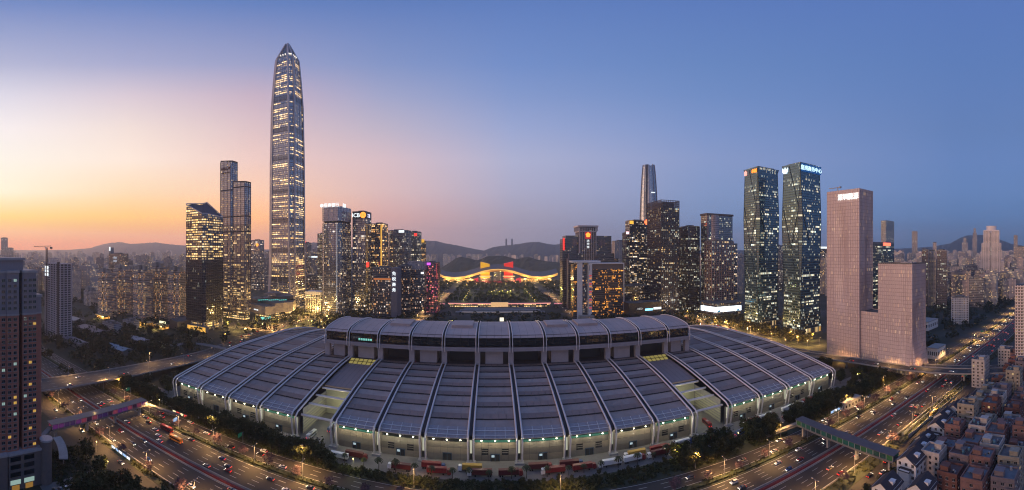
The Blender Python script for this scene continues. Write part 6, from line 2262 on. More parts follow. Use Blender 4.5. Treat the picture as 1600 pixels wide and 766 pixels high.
# ================================================================== right skyline, named ones
def xtower(pl, pr, r, top, st, lb, depth=26, name='apartment_tower', cat='apartment tower', steps=(), **k):
    x0, y0 = at(pl, r)
    # plan turned to face the camera: use a near-square block along the bearing
    w = (pr - pl) * r / F
    a = ((pl + pr) / 2 - PX0) / F
    cx, cy = at((pl + pr) / 2, r + depth / 2)
    ux, uy = cos(a), -sin(a)
    vx, vy = sin(a), cos(a)
    def pl_(s, d):
        return [(cx + ux * (i * w / 2 * s) + vx * (j * depth / 2 * d), cy + uy * (i * w / 2 * s) + vy * (j * depth / 2 * d)) for i, j in ((-1, -1), (1, -1), (1, 1), (-1, 1))]
    T = thing(name, lb, cat, (cx, cy, 0))
    z = zt(top, r)
    zl = 0
    for s, t in (list(steps) or [(1, top)]):
        z2 = zt(t, r)
        P = pl_(s, s)
        MB().prism(P, zl, z2, 0, 1, st.ww).build('storeys', [st.m, M_ROOF], T)
        relief(P, zl, z2, st.fh, .5, .8, .6 if k.get('fin', True) else 0, 5.0, .8).build('balcony_bands', bpy.data.materials.get('xb_' + st.m.name) or mat('xb_' + st.m.name, tuple(min(.7, c * 1.25) for c in st.frame), .6), T, kind='stuff')
        zl = z2
        last = P
    roof_kit(T, last, zl, M_CONC, 1.5, seed=int(pl))
    return T, (cx, cy), z

ST_WH = style('white_balcony_tower', (.06, .06, .065), (.66, .59, .57), 3.2, 3.0, .45, .42, .10, .1, WARM, CREAM, .8, .4, 1.5, 0, 1)
T = thing('apartment_tower', 'tall white stepped apartment tower with round crown on the right skyline', 'apartment tower', (*at(1549, 1135), 0))
M_WBAND = mat('white_balcony', (.74, .67, .65), .6)
for pa, pb, tp, dr, nm in ((1530, 1539, 409, 8, 'low_wing'), (1534, 1546.5, 381, 3, 'mid_wing'), (1537, 1547, 361, 0, 'high_wing'), (1549.5, 1561, 361, 0, 'high_wing'), (1551, 1564, 381, 3, 'mid_wing'), (1559, 1568, 409, 8, 'low_wing'), (1545, 1552, 363, 10, 'dark_core')):
    a_ = ((pa + pb) / 2 - PX0) / F
    w_ = (pb - pa) * 1120 / F / 2
    q_ = at((pa + pb) / 2, 1120 + dr + 12)
    P_ = [(q_[0] + cos(a_) * i_ * w_ + sin(a_) * j_ * 12, q_[1] - sin(a_) * i_ * w_ + cos(a_) * j_ * 12) for i_, j_ in ((-1, -1), (1, -1), (1, 1), (-1, 1))]
    z_ = zt(tp, 1120)
    if nm == 'dark_core':
        MB().prism(P_, 0, z_, 0, 1, 3.0).build(nm, [ST_R7.m, M_ROOF], T)
        continue
    MB().prism(P_, 0, z_, 0, 1, 3.0).build(nm, [ST_WH.m, M_ROOF], T)
    relief(P_, 3, z_, 3.2, .8, 1.0, 1.0, 4.2, .7).build('balcony_bands', M_WBAND, T, kind='stuff')
    MB().prism(inset(P_, -1.0), z_, z_ + 2.2, 0, 0).build('roof_cornice', M_WBAND, T)
q_ = at(1549, 1135)
MB().cyl(*q_, zt(361, 1120), zt(353, 1120), 15, n=18).build('crown_drum', M_WBAND, T)
xtower(1440.5, 1450, 900, 391, ST_R7, 'dark slim apartment tower right behind the pink block', depth=22)
xtower(1451, 1462, 930, 393, ST_RES2, 'pale ribbed apartment tower right of the pink block, left of the dark one', depth=22)
xtower(1464, 1479, 890, 392, ST_R7, 'dark and white striped apartment tower near the pink block', depth=22)
xtower(1458, 1463, 1500, 380, ST_RES2, 'slim pink far tower above the striped apartment towers', depth=18)
xtower(1485, 1501, 1150, 417, ST_RES2, 'pinkish apartment tower left of the white stepped tower', depth=24)
xtower(1500, 1530, 1300, 425, ST_RES, 'brown apartment cluster tower left of the white stepped tower', depth=24)
xtower(1487, 1513, 700, 466, ST_WH, 'mid-rise white apartment block beside the tree belt', depth=18)
T, c_, z = xtower(1571, 1594, 1150, 421, ST_TW, 'dark glass office with white roof lettering right of the white stepped tower', name='office_block', cat='office block')
xtower(1584, 1606, 1500, 386, ST_RES, 'brown block on the far right skyline', depth=26)
xtower(1425, 1433.5, 2800, 362, ST_C4, 'slender far twin-slab tower above the pink block', depth=40, name='office_tower', cat='skyscraper')
xtower(1503, 1512, 3400, 372, ST_C4, 'distant stepped tower left of the needle tower', depth=60, name='office_tower', cat='skyscraper', steps=((1, 379), (.5, 372)))
xtower(1519.5, 1526.5, 4200, 357, ST_C6, 'distant rounded needle tower left of the white stepped tower', depth=60, name='office_tower', cat='skyscraper', steps=((1, 372), (.85, 364), (.5, 357)), fin=False)
xtower(1584, 1590, 3200, 368, ST_C6, 'distant dark slab at the right edge of the skyline', depth=50, name='office_tower', cat='skyscraper')
xtower(1.5, 12, 2300, 372, ST_C4, 'hazy tall slab at the far left edge', depth=40, name='office_tower', cat='skyscraper')
xtower(10, 21, 2400, 388, ST_C4, 'hazy shorter slab beside the far left tall one', depth=40, name='office_tower', cat='skyscraper')
# pale near tower cut by the right edge
x0, y0 = at(1591.5, 415)
T = thing('apartment_tower', 'pale pink apartment tower cut by the right edge above the village', 'apartment tower', (x0 + 10, y0 - 8, 0))
MB().prism(rect((x0, y0 - 18, x0 + 24, y0 + 4)), 0, zt(446, 415), 0, 1, 2.4).build('storeys', [ST_WH.m, M_ROOF], T)
relief(rect((x0, y0 - 18, x0 + 24, y0 + 4)), 3, zt(446, 415), 3.2, .3, .7).build('balcony_bands', M_FRAMEP, T, kind='stuff')

# ================================================================== hazy far city: shared plan blocks
PROTO = []
for q, st in enumerate(ST_FAR * 2):
    m_ = MB()
    if q % 4 == 2:
        m_.prism(rect((-16, -12, 16, 12)), 0, 100, 0, 1, st.ww)
        m_.prism(rect((-8, -6, 8, 6)), 100, 104, 0, 1, st.ww)
    else:
        for f in ((-15, -9, -6, 9), (-5, -12, 5, 10), (6, -9, 15, 9)):
            m_.prism(rect(f), 0, 100 - (3 if f[0] != -5 else 0), 0, 1, st.ww)
        m_.prism(rect((-14, -5, 14, 6)), 0, 97, 0, 1, st.ww)
        m_.prism(rect((-4, -6, 4, 5)), 100, 105, 0, 1, st.ww)
    PROTO.append(m_.mesh('apartment_block', [st.m, M_ROOF]))
rnd = random.Random(21)
def far(n, px0, px1, r0, r1, t0, t1, label, group, protos=(0, 1, 2, 3), wmul=1.0, zmin=18, avoid=()):
    k = 0
    tries = 0
    while k < n and tries < n * 8:
        tries += 1
        px, r = rnd.uniform(px0, px1), r0 + (r1 - r0) * rnd.random() ** .8
        if any(a <= px <= b and r > rr for a, b, rr in avoid):
            continue
        x, y = at(px, r)
        if abs(y - 170) < 75 and x > 0:
            continue
        z = max(zmin, zt(rnd.uniform(t0, t1), r))
        o = put('apartment_block', PROTO[rnd.choice(protos)], None, (x, y, 0), rnd.choice((0, .2, -.15, 1.57)), (wmul * rnd.uniform(.7, 1.15), wmul * rnd.uniform(.8, 1.1), z / 100))
        tag(o, label, 'building', group)
        k += 1

far(55, -5, 290, 1700, 3400, 398, 412, 'hazy far apartment block on the left skyline', 'far left skyline blocks')
far(26, 0, 150, 1250, 1700, 408, 428, 'hazy block in the left middle distance behind the tree belt', 'left middle distance blocks')
far(26, -5, 300, 3600, 6500, 391, 398, 'faint block on the far left horizon', 'left horizon blocks', wmul=1.6)
far(10, 392, 424, 1900, 3200, 392, 405, 'far block seen between the stepped hotel and the tallest tower', 'blocks beside the tallest tower')
far(14, 474, 640, 1500, 2600, 392, 408, 'far block seen between the left business towers', 'blocks behind the left business towers')
far(34, 665, 885, 3600, 5200, 396, 402, 'small pale block at the foot of the mountain behind the civic hall', 'blocks below the mountain', protos=(0, 3, 3, 1))
far(10, 960, 1160, 1500, 2600, 395, 408, 'far block seen between the right business towers', 'blocks behind the right business towers')
far(52, 1365, 1600, 1250, 2400, 398, 420, 'dense pinkish apartment block on the right skyline', 'far right skyline blocks', protos=(0, 3, 1, 3))
far(36, 1362, 1608, 2500, 4500, 389, 398, 'hazy block on the far right horizon', 'right horizon blocks', wmul=1.4, protos=(0, 3, 1, 2))
far(16, 1500, 1600, 950, 1250, 425, 440, 'crowded low apartment block below the right skyline', 'right middle distance blocks', protos=(1, 1, 3))
far(14, 1284, 1300, 1100, 2600, 392, 410, 'block in the gap left of the pink tower', 'blocks beside the pink tower')

# blocks past the limit, one mass for each side
def mass(name, label, n, zones):
    mb = MB()
    for k in range(n):
        px0, px1, r0, r1, t0, t1 = rnd.choice(zones)
        px, r = rnd.uniform(px0, px1), rnd.uniform(r0, r1)
        x, y = at(px, r)
        if abs(y - 170) < 70 and x > 0:
            continue
        z = max(15, zt(rnd.uniform(t0, t1), r))
        w, d = rnd.uniform(9, 17) * (1 + r / 6000), rnd.uniform(7, 12)
        q = rnd.randrange(4)
        a = (px - PX0) / F + rnd.choice((0, .3, -.4, .7))
        ca, sa = cos(a), -sin(a)
        P = [(x + ca * i * w - sa * j * d, y + sa * i * w + ca * j * d) for i, j in ((-1, -1), (1, -1), (1, 1), (-1, 1))]
        mb.prism(P, 0, z, q, 4, 3.0)
        P2 = [(x + ca * i * w * .4 - sa * j * d * .5, y + sa * i * w * .4 + ca * j * d * .5) for i, j in ((-1, -1), (1, -1), (1, 1), (-1, 1))]
        mb.prism(P2, z, z + rnd.uniform(2, 6), q, 4, 3.0)
    o = mb.build(name, [s_.m for s_ in ST_FAR] + [M_ROOF], kind='stuff')
    tag(o, label, 'far city')


mass('far_city', 'dense hazy mass of far blocks on the left', 420, [(-8, 290, 1300, 2600, 402, 424), (-8, 300, 2600, 5200, 394, 402), (-8, 160, 1200, 1700, 412, 432), (392, 500, 1500, 3500, 394, 408)])
mass('far_city', 'dense hazy mass of far blocks on the right', 520, [(1365, 1612, 1150, 2400, 402, 424), (1362, 1612, 2400, 5200, 391, 401), (1490, 1612, 900, 1400, 420, 440), (1270, 1300, 1200, 3000, 394, 410)])
mass('far_city', 'pale mass of blocks at the foot of the centre mountain', 130, [(665, 885, 3300, 5000, 397, 402), (500, 665, 2200, 4200, 395, 404), (960, 1160, 2000, 4200, 394, 404)])

# low sheds and blocks under the trees on the left
for k, (p0, r, w, d, h, c, lb) in enumerate(((165, 520, 40, 14, 6, (.20, .27, .33), 'blue-roofed shed among the trees left of the flyover'), (232, 545, 45, 12, 5, (.42, .44, .40), 'long white lit shed among the trees near the dark podium'), (120, 640, 60, 26, 8, (.22, .16, .16), 'market roofs below the unfinished tower'), (100, 720, 40, 20, 9, (.30, .27, .26), 'low grey roof beyond the market'), (200, 560, 34, 16, 7, (.30, .27, .28), 'small grey service block near the blue shed'), (100, 560, 46, 14, 7, (.2, .18, .2), 'dark site hut row below the unfinished tower'))):
    x, y = at(p0, r)
    T = thing('shed', lb, 'shed', (x, y, 0))
    MB().box(x, y, 0, x + w, y + d, h).build('wall', M_CONCD if k != 1 else glow('shed_lit', lin(225, 230, 190), .35), T)
    rm = MB()
    rm.face([(x - 1, y - 1, h), (x + w + 1, y - 1, h), (x + w + 1, y + d / 2, h + 2.2), (x - 1, y + d / 2, h + 2.2)])
    rm.face([(x - 1, y + d / 2, h + 2.2), (x + w + 1, y + d / 2, h + 2.2), (x + w + 1, y + d + 1, h), (x - 1, y + d + 1, h)])
    rm.build('pitched_roof', mat('shed_roof_%d' % k, c, .6, noise=.15, nscale=.2), T)
x, y = at(1462, 640)
for k, (p0, r, w, d, h, lb) in enumerate(((1465, 470, 24, 14, 13, 'small white block among the dark trees right of the pink pair'), (1320, 318, 22, 12, 6, 'small pale gatehouse between hall corner and right flyover'), (1450, 640, 40, 30, 14, 'low round-cornered white hall among trees right of the pink pair'))):
    x, y = at(p0, r)
    T = thing('small_building', lb, 'building', (x, y, 0))
    MB().box(x, y, 0, x + w, y + d, h).build('wall', M_WHITE if k != 1 else M_CONC, T)
    MB().box(x - .6, y - .6, h, x + w + .6, y + d + .6, h + .7).build('roof', M_CONC, T)
    for q in range(5):
        MB().box(x + w * (q + .3) / 5, y - .08, h * .35, x + w * (q + .7) / 5, y + .02, h * .7).build('window', M_GLASSD, T)
        MB().box(x - .08, y + d * (q + .3) / 5, h * .35, x + .02, y + d * (q + .7) / 5, h * .7).build('window', M_GLASSD, T)

# ================================================================== urban village, lower right
VC = [('brick-red', (.15, .068, .055)), ('dusty pink', (.22, .12, .105)), ('cream', (.31, .27, .21)), ('salmon', (.23, .10, .08)), ('white', (.44, .40, .37)), ('grey-mauve', (.20, .16, .17))]
VM = {n: mat('render_' + n.replace(' ', '_').replace('-', '_'), c, .85, noise=.25, nscale=.35) for n, c in VC}
M_VROOF = [mat('roof_screed', (.13, .12, .125), .9, noise=.3, nscale=.3), mat('roof_red_screed', (.14, .085, .08), .9, noise=.3, nscale=.3), mat('roof_blue_screed', (.16, .175, .20), .85, noise=.25, nscale=.3)]
M_TILE = mat('dark_roof_tile', (.045, .035, .040), .75, noise=.3, nscale=.6)
M_TANK = mat('blue_tank', (.10, .22, .28), .5)
VW = [mat('village_pane', (.015, .017, .02), .15, spec=.7), glow('village_lit', lin(255, 215, 150), .55)]


def vwin(pane, sill):
    m_ = MB()
    m_.box(-.75, -.06, 0, .75, .0, 1.45, 0)
    m_.box(-.85, -.12, 1.45, .85, 0, 1.6, 1)
    m_.box(-.9, -.26, -.14, .9, 0, 0, 1)
    m_.box(-.04, -.1, 0, .04, -.05, 1.45, 1)
    return m_.mesh('window', [pane, sill])


M_SILL = mat('window_sill', (.40, .37, .35), .7)
VWM = [vwin(VW[0], M_SILL), vwin(VW[1], M_SILL)]
M_AC = MB().box(-.45, -.45, 0, .45, 0, .7).mesh('air_conditioner', mat('ac_casing', (.5, .5, .48), .5))
vr = random.Random(31)


def windows(T, c, x0, y0, x1, y1, h, fh=3.1, skip=.12, z0=1.0):
    """windows on the south and west walls, about the root point c"""
    nf = int((h - z0) / fh)
    for f in range(nf):
        for face in ('W', 'S'):
            L = (y1 - y0) if face == 'W' else (x1 - x0)
            n = max(2, int(L / 3.4))
            for k in range(n):
                if vr.random() < skip:
                    continue
                u = L * (k + .5) / n
                loc = (x0 - c[0], y0 + u - c[1], z0 + fh * f + .6) if face == 'W' else (x0 + u - c[0], y0 - c[1], z0 + fh * f + .6)
                put('window', VWM[1 if vr.random() < .035 else 0], T, loc, -pi / 2 if face == 'W' else 0)
                if vr.random() < .18:
                    put('air_conditioner', M_AC, T, (loc[0], loc[1], loc[2] - .95), -pi / 2 if face == 'W' else 0)


def vblock(x, y, w, d, floors, col, label, roof=0, tank=True, shed=True):
    h = floors * 3.1 + 1.2
    T = thing('village_house', label, 'apartment house', (x, y, 0), 'flat-roofed village houses')
    x0, y0, x1, y1 = x - w / 2, y - d / 2, x + w / 2, y + d / 2
    MB().prism(rect((x0, y0, x1, y1)), 0, h, 0, 1).build('wall', [VM[col], M_VROOF[roof]], T)
    led = MB()
    for f in range(1, floors + 1):
        zz = f * 3.1 + .1
        led.box(x0 - .22, y0 - .22, zz, x1 + .1, y0 - .01, zz + .25)
        led.box(x0 - .22, y0 - .01, zz, x0 - .01, y1 + .1, zz + .25)
    led.build('floor_ledge', VM[col], T)
    if vr.random() < .5:         # stacked corner balconies
        for f in range(1, floors):
            b = MB().box(x0 - 1.3, y0 + .4, f * 3.1 + .1, x0 - .02, y0 + d * .42, f * 3.1 + .3)
            b.box(x0 - 1.3, y0 + .4, f * 3.1 + .3, x0 - 1.18, y0 + d * .42, f * 3.1 + 1.2)
            b.build('balcony', M_SILL if col in ('white', 'cream') else VM[col], T)
    windows(T, (x, y), x0, y0, x1, y1, h)
    roof_kit(T, rect((x0, y0, x1, y1)), h, VM[col], 1.1, plant=False)
    sx, sy = vr.choice((x0 + w * .12, x0 + w * .5)), vr.choice((y0 + d * .1, y0 + d * .5))
    s = MB().box(sx, sy, h, sx + w * .36, sy + d * .38, h + 3.2)
    s.box(sx - .3, sy - .3, h + 3.2, sx + w * .36 + .3, sy + d * .38 + .3, h + 3.5)
    s.build('stair_house', VM[col], T)
    if tank:
        for q in range(vr.choice((1, 2))):
            MB().cyl(x0 + w * vr.uniform(.2, .85), y0 + d * vr.uniform(.2, .85), h, h + 1.9, .8, n=10).build('water_tank', M_TANK if vr.random() < .4 else M_STEEL, T)
    if shed:
        px, py = x0 + w * vr.uniform(.1, .5), y0 + d * vr.uniform(.1, .6)
        MB().box(px, py, h + 2.0, px + w * .3, py + d * .28, h + 2.15).build('roof_awning', M_VROOF[vr.choice((0, 2))], T)
        ln = MB()
        for q in range(3):
            ln.obox((x0 + 1, y0 + 1 + q * .8, h + 1.8), (x1 - 1, y0 + 1 + q * .8, h + 1.8), .04, .04)
        ln.build('washing_line', M_STEEL, T)
    for q in range(3):
        px, py = x0 + w * vr.uniform(.1, .85), y0 + d * vr.uniform(.1, .85)
        MB().box(px, py, h, px + 1.0, py + .7, h + vr.uniform(.5, 1.1)).build('roof_clutter', vr.choice((M_SILL, M_CONCD, M_TILE)), T)
    return T


def villa(x, y, w, d, floors, label, rz=0.0):
    h = floors * 3.1
    T = thing('gabled_villa', label, 'house', (x, y, 0), 'white gabled villas', rz)
    w2, d2 = w / 2, d / 2
    b = MB().box(-w2, -d2, 0, w2, d2, h)
    b.face([(-w2, -d2, h), (-w2, 0, h + 3.6), (-w2, d2, h)][::-1])
    b.face([(w2, -d2, h), (w2, d2, h), (w2, 0, h + 3.6)])
    o = put('wall', b.mesh('wall', M_WHITE), T)
    r = MB()
    e = .9
    for s in (-1, 1):
        P = [(-w2 - e, s * (d2 + e), h - .7), (w2 + e, s * (d2 + e), h - .7), (w2 + e, 0, h + 3.75), (-w2 - e, 0, h + 3.75)]
        r.face(P if s < 0 else P[::-1])
        P2 = [(a, b_, c - .25) for a, b_, c in P]
        r.face(P2[::-1] if s < 0 else P2)
        r.face([P[0], P2[0], P2[1], P[1]])
        r.face([P[0], P[3], P2[3], P2[0]])
        r.face([P[1], P2[1], P2[2], P[2]])
    put('tiled_roof', r.mesh('tiled_roof', M_TILE), T)
    dm = MB().box(-1.4, -d2 * .75, h + .4, 1.4, -d2 * .2, h + 2.6)
    dm.face([(-1.7, -d2 * .85, h + 2.5), (1.7, -d2 * .85, h + 2.5), (0, -d2 * .5, h + 3.7)], 0)
    put('dormer', dm.mesh('dormer', M_WHITE), T)
    for f in range(floors):
        for k in range(max(2, int(w / 3.6))):
            put('window', VWM[1 if vr.random() < .05 else 0], T, (-w2 + w * (k + .5) / max(2, int(w / 3.6)), -d2, f * 3.1 + 1.1))
        for k in range(max(2, int(d / 4))):
            put('window', VWM[0], T, (-w2, -d2 + d * (k + .5) / max(2, int(d / 4)), f * 3.1 + 1.1), -pi / 2)
    wing = MB().box(-w2 - 2.6, -d2 * .5, 0, -w2 + .02, d2 * .5, h - 3.4)
    wing.face([(-w2 - 3.2, -d2 * .5 - .6, h - 3.8), (-w2, -d2 * .5 - .6, h - 3.0), (-w2, d2 * .5 + .6, h - 3.0), (-w2 - 3.2, d2 * .5 + .6, h - 3.8)][::-1], 1)
    put('side_wing', wing.mesh('side_wing', [M_WHITE, M_TILE]), T)
    return T


VILLAS = [(152, 105, 12, 11, 4, .05), (176, 103.5, 13, 12, 5, 0), (194, 108, 12, 11, 4, .04), (211, 113, 11, 10, 3, -.05), (228, 110, 13, 12, 4, .05), (243, 113, 12, 11, 4, 0), (259, 110, 12, 11, 4, .06), (276, 109.5, 12, 11, 3, 0), (292, 106.5, 11, 10, 3, .05), (160, 89, 12, 11, 4, .0), (340, 92, 12, 10, 3, .1), (356, 88, 12, 10, 3, .1)]
for k, (x, y, w, d, f, rz) in enumerate(VILLAS):
    villa(x, y, w, d, f, '%s white gabled villa with dark tiled roof, %s along the village edge from the bottom' % (('low', 'tall')[f > 3], nth(k)), rz)
fp_ = [('cream', 'narrow'), ('brick-red', 'broad')]
k = 0
grid = []
for row in range(6):
    yb = 94 - row * 14.6
    for c in range(22):
        x = 172 + c * 15.2 + (row % 2) * 5
        y = yb + vr.uniform(-1.2, 1.2)
        vis = (x + 16.7 - 12) < y * 4.83 and hypot(x + 16.7, y) > 165 and x < 430
        if not vis:
            continue
        if row == 0 and (x < 186 or 335 < x < 365):
            continue
        grid.append((row, x, y))
cnt = {}
for (row, x, y) in grid:
    col = vr.choice(['brick-red', 'dusty pink', 'dusty pink', 'salmon', 'cream', 'cream', 'white', 'grey-mauve', 'grey-mauve'])
    fl = vr.choice((4, 5, 5, 6, 6, 7)) - (1 if row == 0 else 0)
    w, d = vr.uniform(10.5, 13.2), vr.uniform(10.5, 12.6)
    cnt[row] = cnt.get(row, -1) + 1
    rf = vr.choice((0, 0, 1, 2))
    vblock(x, y, w, d, fl, col, '%s %s-storey flat-roofed village house, %s in the %s row behind the villas' % (col, {3: 'three', 4: 'four', 5: 'five', 6: 'six', 7: 'seven'}[fl], nth(cnt[row]), nth(row)), rf, tank=vr.random() < .8, shed=vr.random() < .5)
# taller white block at the head of the village
def tallb(x, y, w, d, fl, col, lb):
    return vblock(x, y, w, d, fl, col, lb, 0)
tallb(346, 118.5, 17, 13, 8, 'white', 'white eight-storey block by the flyover at the head of the village')
tallb(404, 108, 16, 14, 7, 'white', 'white seven-storey block at the right edge behind the village')
tallb(300, 74, 11, 12, 10, 'cream', 'tall cream tower block standing above the village roofs at the right edge')
tallb(237, 92, 11, 12, 8, 'cream', 'narrow cream eight-storey house rising behind the gabled villas')
g = MB()
g.sheet([(140, 30), (460, 30), (460, 122), (140, 116)], .07)
structure('village_lanes', g, M_CONCD)
lamp_light((262, 66, 3), 900, (1.0, .5, .2), None, .3)
lamp_light((228, 74, 3), 300, (.3, 1.0, .9), None, .3)

# ================================================================== trees
def leaf_mat(name, c1, c2):
    m, nt, b = newmat(name)
    oi = nt.nodes.new('ShaderNodeObjectInfo')
    g_ = nt.nodes.new('ShaderNodeNewGeometry')
    ad = nt.nodes.new('ShaderNodeMath')
    ad.operation = 'ADD'
    nt.links.new(oi.outputs['Random'], ad.inputs[0])
    nt.links.new(g_.outputs['Random Per Island'], ad.inputs[1])
    hf = nt.nodes.new('ShaderNodeMath')
    hf.operation = 'MULTIPLY'
    hf.inputs[1].default_value = .5
    nt.links.new(ad.outputs[0], hf.inputs[0])
    mx = nt.nodes.new('ShaderNodeMix')
    mx.data_type = 'RGBA'
    mx.inputs['A'].default_value = (*c1, 1)
    mx.inputs['B'].default_value = (*c2, 1)
    nt.links.new(hf.outputs[0], mx.inputs['Factor'])
    nt.links.new(mx.outputs['Result'], b.inputs['Base Color'])
    b.inputs['Roughness'].default_value = .75
    b.inputs['Specular IOR Level'].default_value = .25
    return m


M_LEAF = leaf_mat('leaf_dark', (.018, .026, .011), (.048, .058, .020))
M_LEAF2 = leaf_mat('leaf_olive', (.030, .033, .011), (.068, .065, .021))
M_BLOS = leaf_mat('blossom_pink', (.085, .050, .062), (.15, .088, .108))
M_BARK = mat('bark', (.07, .055, .045), .9, noise=.3, nscale=2)
tr = random.Random(77)


def leafquad(mb, c, s, up=.0):
    a, b = tr.uniform(0, 2 * pi), tr.uniform(-1, 1)
    u = (cos(a), sin(a), b * .6)
    v = (-sin(a) * b, cos(a) * b, 1 - abs(b) * .4)
    mb.face([(c[0] - u[0] * s - v[0] * s * .6, c[1] - u[1] * s - v[1] * s * .6, c[2] - u[2] * s - v[2] * s * .6),
             (c[0] + u[0] * s - v[0] * s * .5, c[1] + u[1] * s - v[1] * s * .5, c[2] + u[2] * s - v[2] * s * .5),
             (c[0] + u[0] * s * .7 + v[0] * s * .7, c[1] + u[1] * s * .7 + v[1] * s * .7, c[2] + u[2] * s * .7 + v[2] * s * .7),
             (c[0] - u[0] * s * .6 + v[0] * s * .7, c[1] - u[1] * s * .6 + v[1] * s * .7, c[2] - u[2] * s * .6 + v[2] * s * .7)])


def crown(h0, h1, rad, clumps, per, s):
    mb = MB()
    hc, hh = (h0 + h1) / 2, (h1 - h0) / 2
    for k in range(clumps):
        while True:
            x, y, z = tr.uniform(-1, 1), tr.uniform(-1, 1), tr.uniform(-1, 1)
            q = x * x + y * y + z * z
            if .18 < q < 1:
                break
        c = (x * rad * tr.uniform(.75, 1.1), y * rad * tr.uniform(.75, 1.1), hc + z * hh)
        cr = rad * tr.uniform(.18, .34)
        for j in range(per):
            leafquad(mb, (c[0] + tr.gauss(0, cr * .55), c[1] + tr.gauss(0, cr * .55), c[2] + tr.gauss(0, cr * .45)), s * tr.uniform(.6, 1.2))
    return mb


def trunk(h, r, limbs=4, spread=2.0):
    mb = MB().tube([(0, 0, -.3), (.1, .05, h * .5), (0, .1, h)], r, 6, 0, r * .55)
    for k in range(limbs):
        a = 2 * pi * k / limbs + .4
        mb.tube([(0, .05, h * .75), (cos(a) * spread * .5, sin(a) * spread * .5, h * 1.15), (cos(a) * spread, sin(a) * spread, h * 1.55)], r * .45, 5, 0, r * .15)
    return mb


BROAD = []
for k in range(5):
    h1 = 9.5 + k * .7
    BROAD.append((trunk(4.2, .28).mesh('trunk', M_BARK), crown(3.0, h1, 3.9 + .25 * k, 46, 15, .58).mesh('crown', M_LEAF if k % 2 else M_LEAF2)))
BLOS = [(trunk(2.6, .14, 6, 1.8).mesh('trunk', M_BARK), crown(2.2, 6.6, 3.3, 36, 10, .34).mesh('crown', M_BLOS)) for k in range(2)]


def palm():
    mb = MB()
    for k in range(15):
        a = 2 * pi * k / 15 + tr.uniform(-.15, .15)
        el = tr.uniform(.1, .75)
        pts = [(cos(a) * 2.8 * t, sin(a) * 2.8 * t, 7.4 + el * 2.2 * t - 2.6 * t * t) for t in (0, .35, .7, 1)]
        for p, q in zip(pts, pts[1:]):
            w = .34
            sx, sy = -sin(a) * w, cos(a) * w
            mb.face([(p[0] - sx, p[1] - sy, p[2] - .12), (q[0] - sx, q[1] - sy, q[2] - .12), q, p])
            mb.face([p, q, (q[0] + sx, q[1] + sy, q[2] - .12), (p[0] + sx, p[1] + sy, p[2] - .12)])
    return mb


PALM = (MB().tube([(0, 0, -.2), (.05, 0, 3.5), (0, 0, 7.5)], .24, 6, 0, .16).mesh('trunk', M_BARK), palm().mesh('fronds', M_LEAF))


def tree(protos, x, y, label, group, name='tree', cat='tree', sc=1.0, crown_name='crown'):
    tm, cm = protos
    T = thing(name, label, cat, (x, y, .1), group, tr.uniform(0, 6.28))
    s = sc * tr.uniform(.82, 1.18)
    T.scale = (s, s, s * tr.uniform(.9, 1.12))
    put('trunk', tm, T)
    put(crown_name, cm, T)
    return T


def scatter(n, x0, x1, ylo, yhi, gap, label, group, protos=None, avoid=None, **k):
    done = []
    t = 0
    while len(done) < n and t < n * 25:
        t += 1
        x = tr.uniform(x0, x1)
        a, b = ylo(x) if callable(ylo) else ylo, yhi(x) if callable(yhi) else yhi
        if b <= a:
            continue
        y = tr.uniform(a, b)
        if any((x - p) ** 2 + (y - q) ** 2 < gap * gap for p, q in done) or (avoid and avoid(x, y)):
            continue
        done.append((x, y))
        tree(tr.choice(protos or BROAD), x, y, label, group, **k)


near_bridge = lambda x, y: abs(x + 262) < 6 or abs(x - 181) < 6 or (135 < x < 146)
scatter(74, -325, -112, off(L_NS1, 1.5), 222.5, 3.3, 'dark leafy tree in the grove left of the hall forecourt', 'forecourt grove trees left', avoid=near_bridge)
scatter(60, -116, 94, 209, 219.5, 2.4, 'low shrub in the bed below the hall front centre', 'forecourt shrubs', avoid=near_bridge, sc=.30, name='shrub', cat='shrub')
scatter(90, 92, 318, off(L_NS1, 2), 219, 4.0, 'dark leafy tree in the grove right of the hall forecourt', 'forecourt grove trees right', avoid=near_bridge)
scatter(22, -312, -280, 226, 400, 6, 'tree between the hall end and the left flyover', 'trees beside the left flyover')
scatter(52, -560, -366, 195, 420, 7, 'dense tree in the belt left of the left flyover', 'trees left of the flyover', sc=1.25, avoid=lambda x, y: abs(y - 212) < 12)
scatter(34, -236, -140, 92, 127, 4, 'dark tree on the slope at the foot of the brick tower', 'trees below the brick tower', avoid=lambda x, y: x < -196 and y < 118)
scatter(40, 282, 318, 224, 400, 5.2, 'dense tree between the hall end and the right flyover', 'trees beside the right flyover')
scatter(26, 372, 470, 214, 330, 7, 'tree beside the pink pleated pair', 'trees by the pink pair', avoid=lambda x, y: 372 < x < 445 and y > 222)
scatter(7, 150, 205, 110, 118, 5, 'small tree at the villa edge of the expressway', 'trees by the villas', sc=.75)
palms = [x for x in range(-282, 283, 11) if abs(x + 135) > 12 and abs(x - 135) > 12]
for k, x in enumerate(palms):
    tree(PALM, x + tr.uniform(-2, 2), 223.2 + tr.uniform(-.6, .8), 'palm tree in the row along the hall forecourt', 'forecourt palms', 'palm_tree', 'palm', .85, 'fronds')
for k in range(34):
    x = -330 + k * 20.5
    if abs(x) < 60 or abs(x - 181) < 7 or abs(x + 262) < 7:
        continue
    tree(BLOS[k % 2], x, (L_N1(x) + L_V1(x)) / 2 + tr.uniform(-1, 1) + 1.4, 'bare pinkish blossom tree on the verge of the westbound lanes', 'verge blossom trees', 'blossom_tree', 'tree', 1.0)
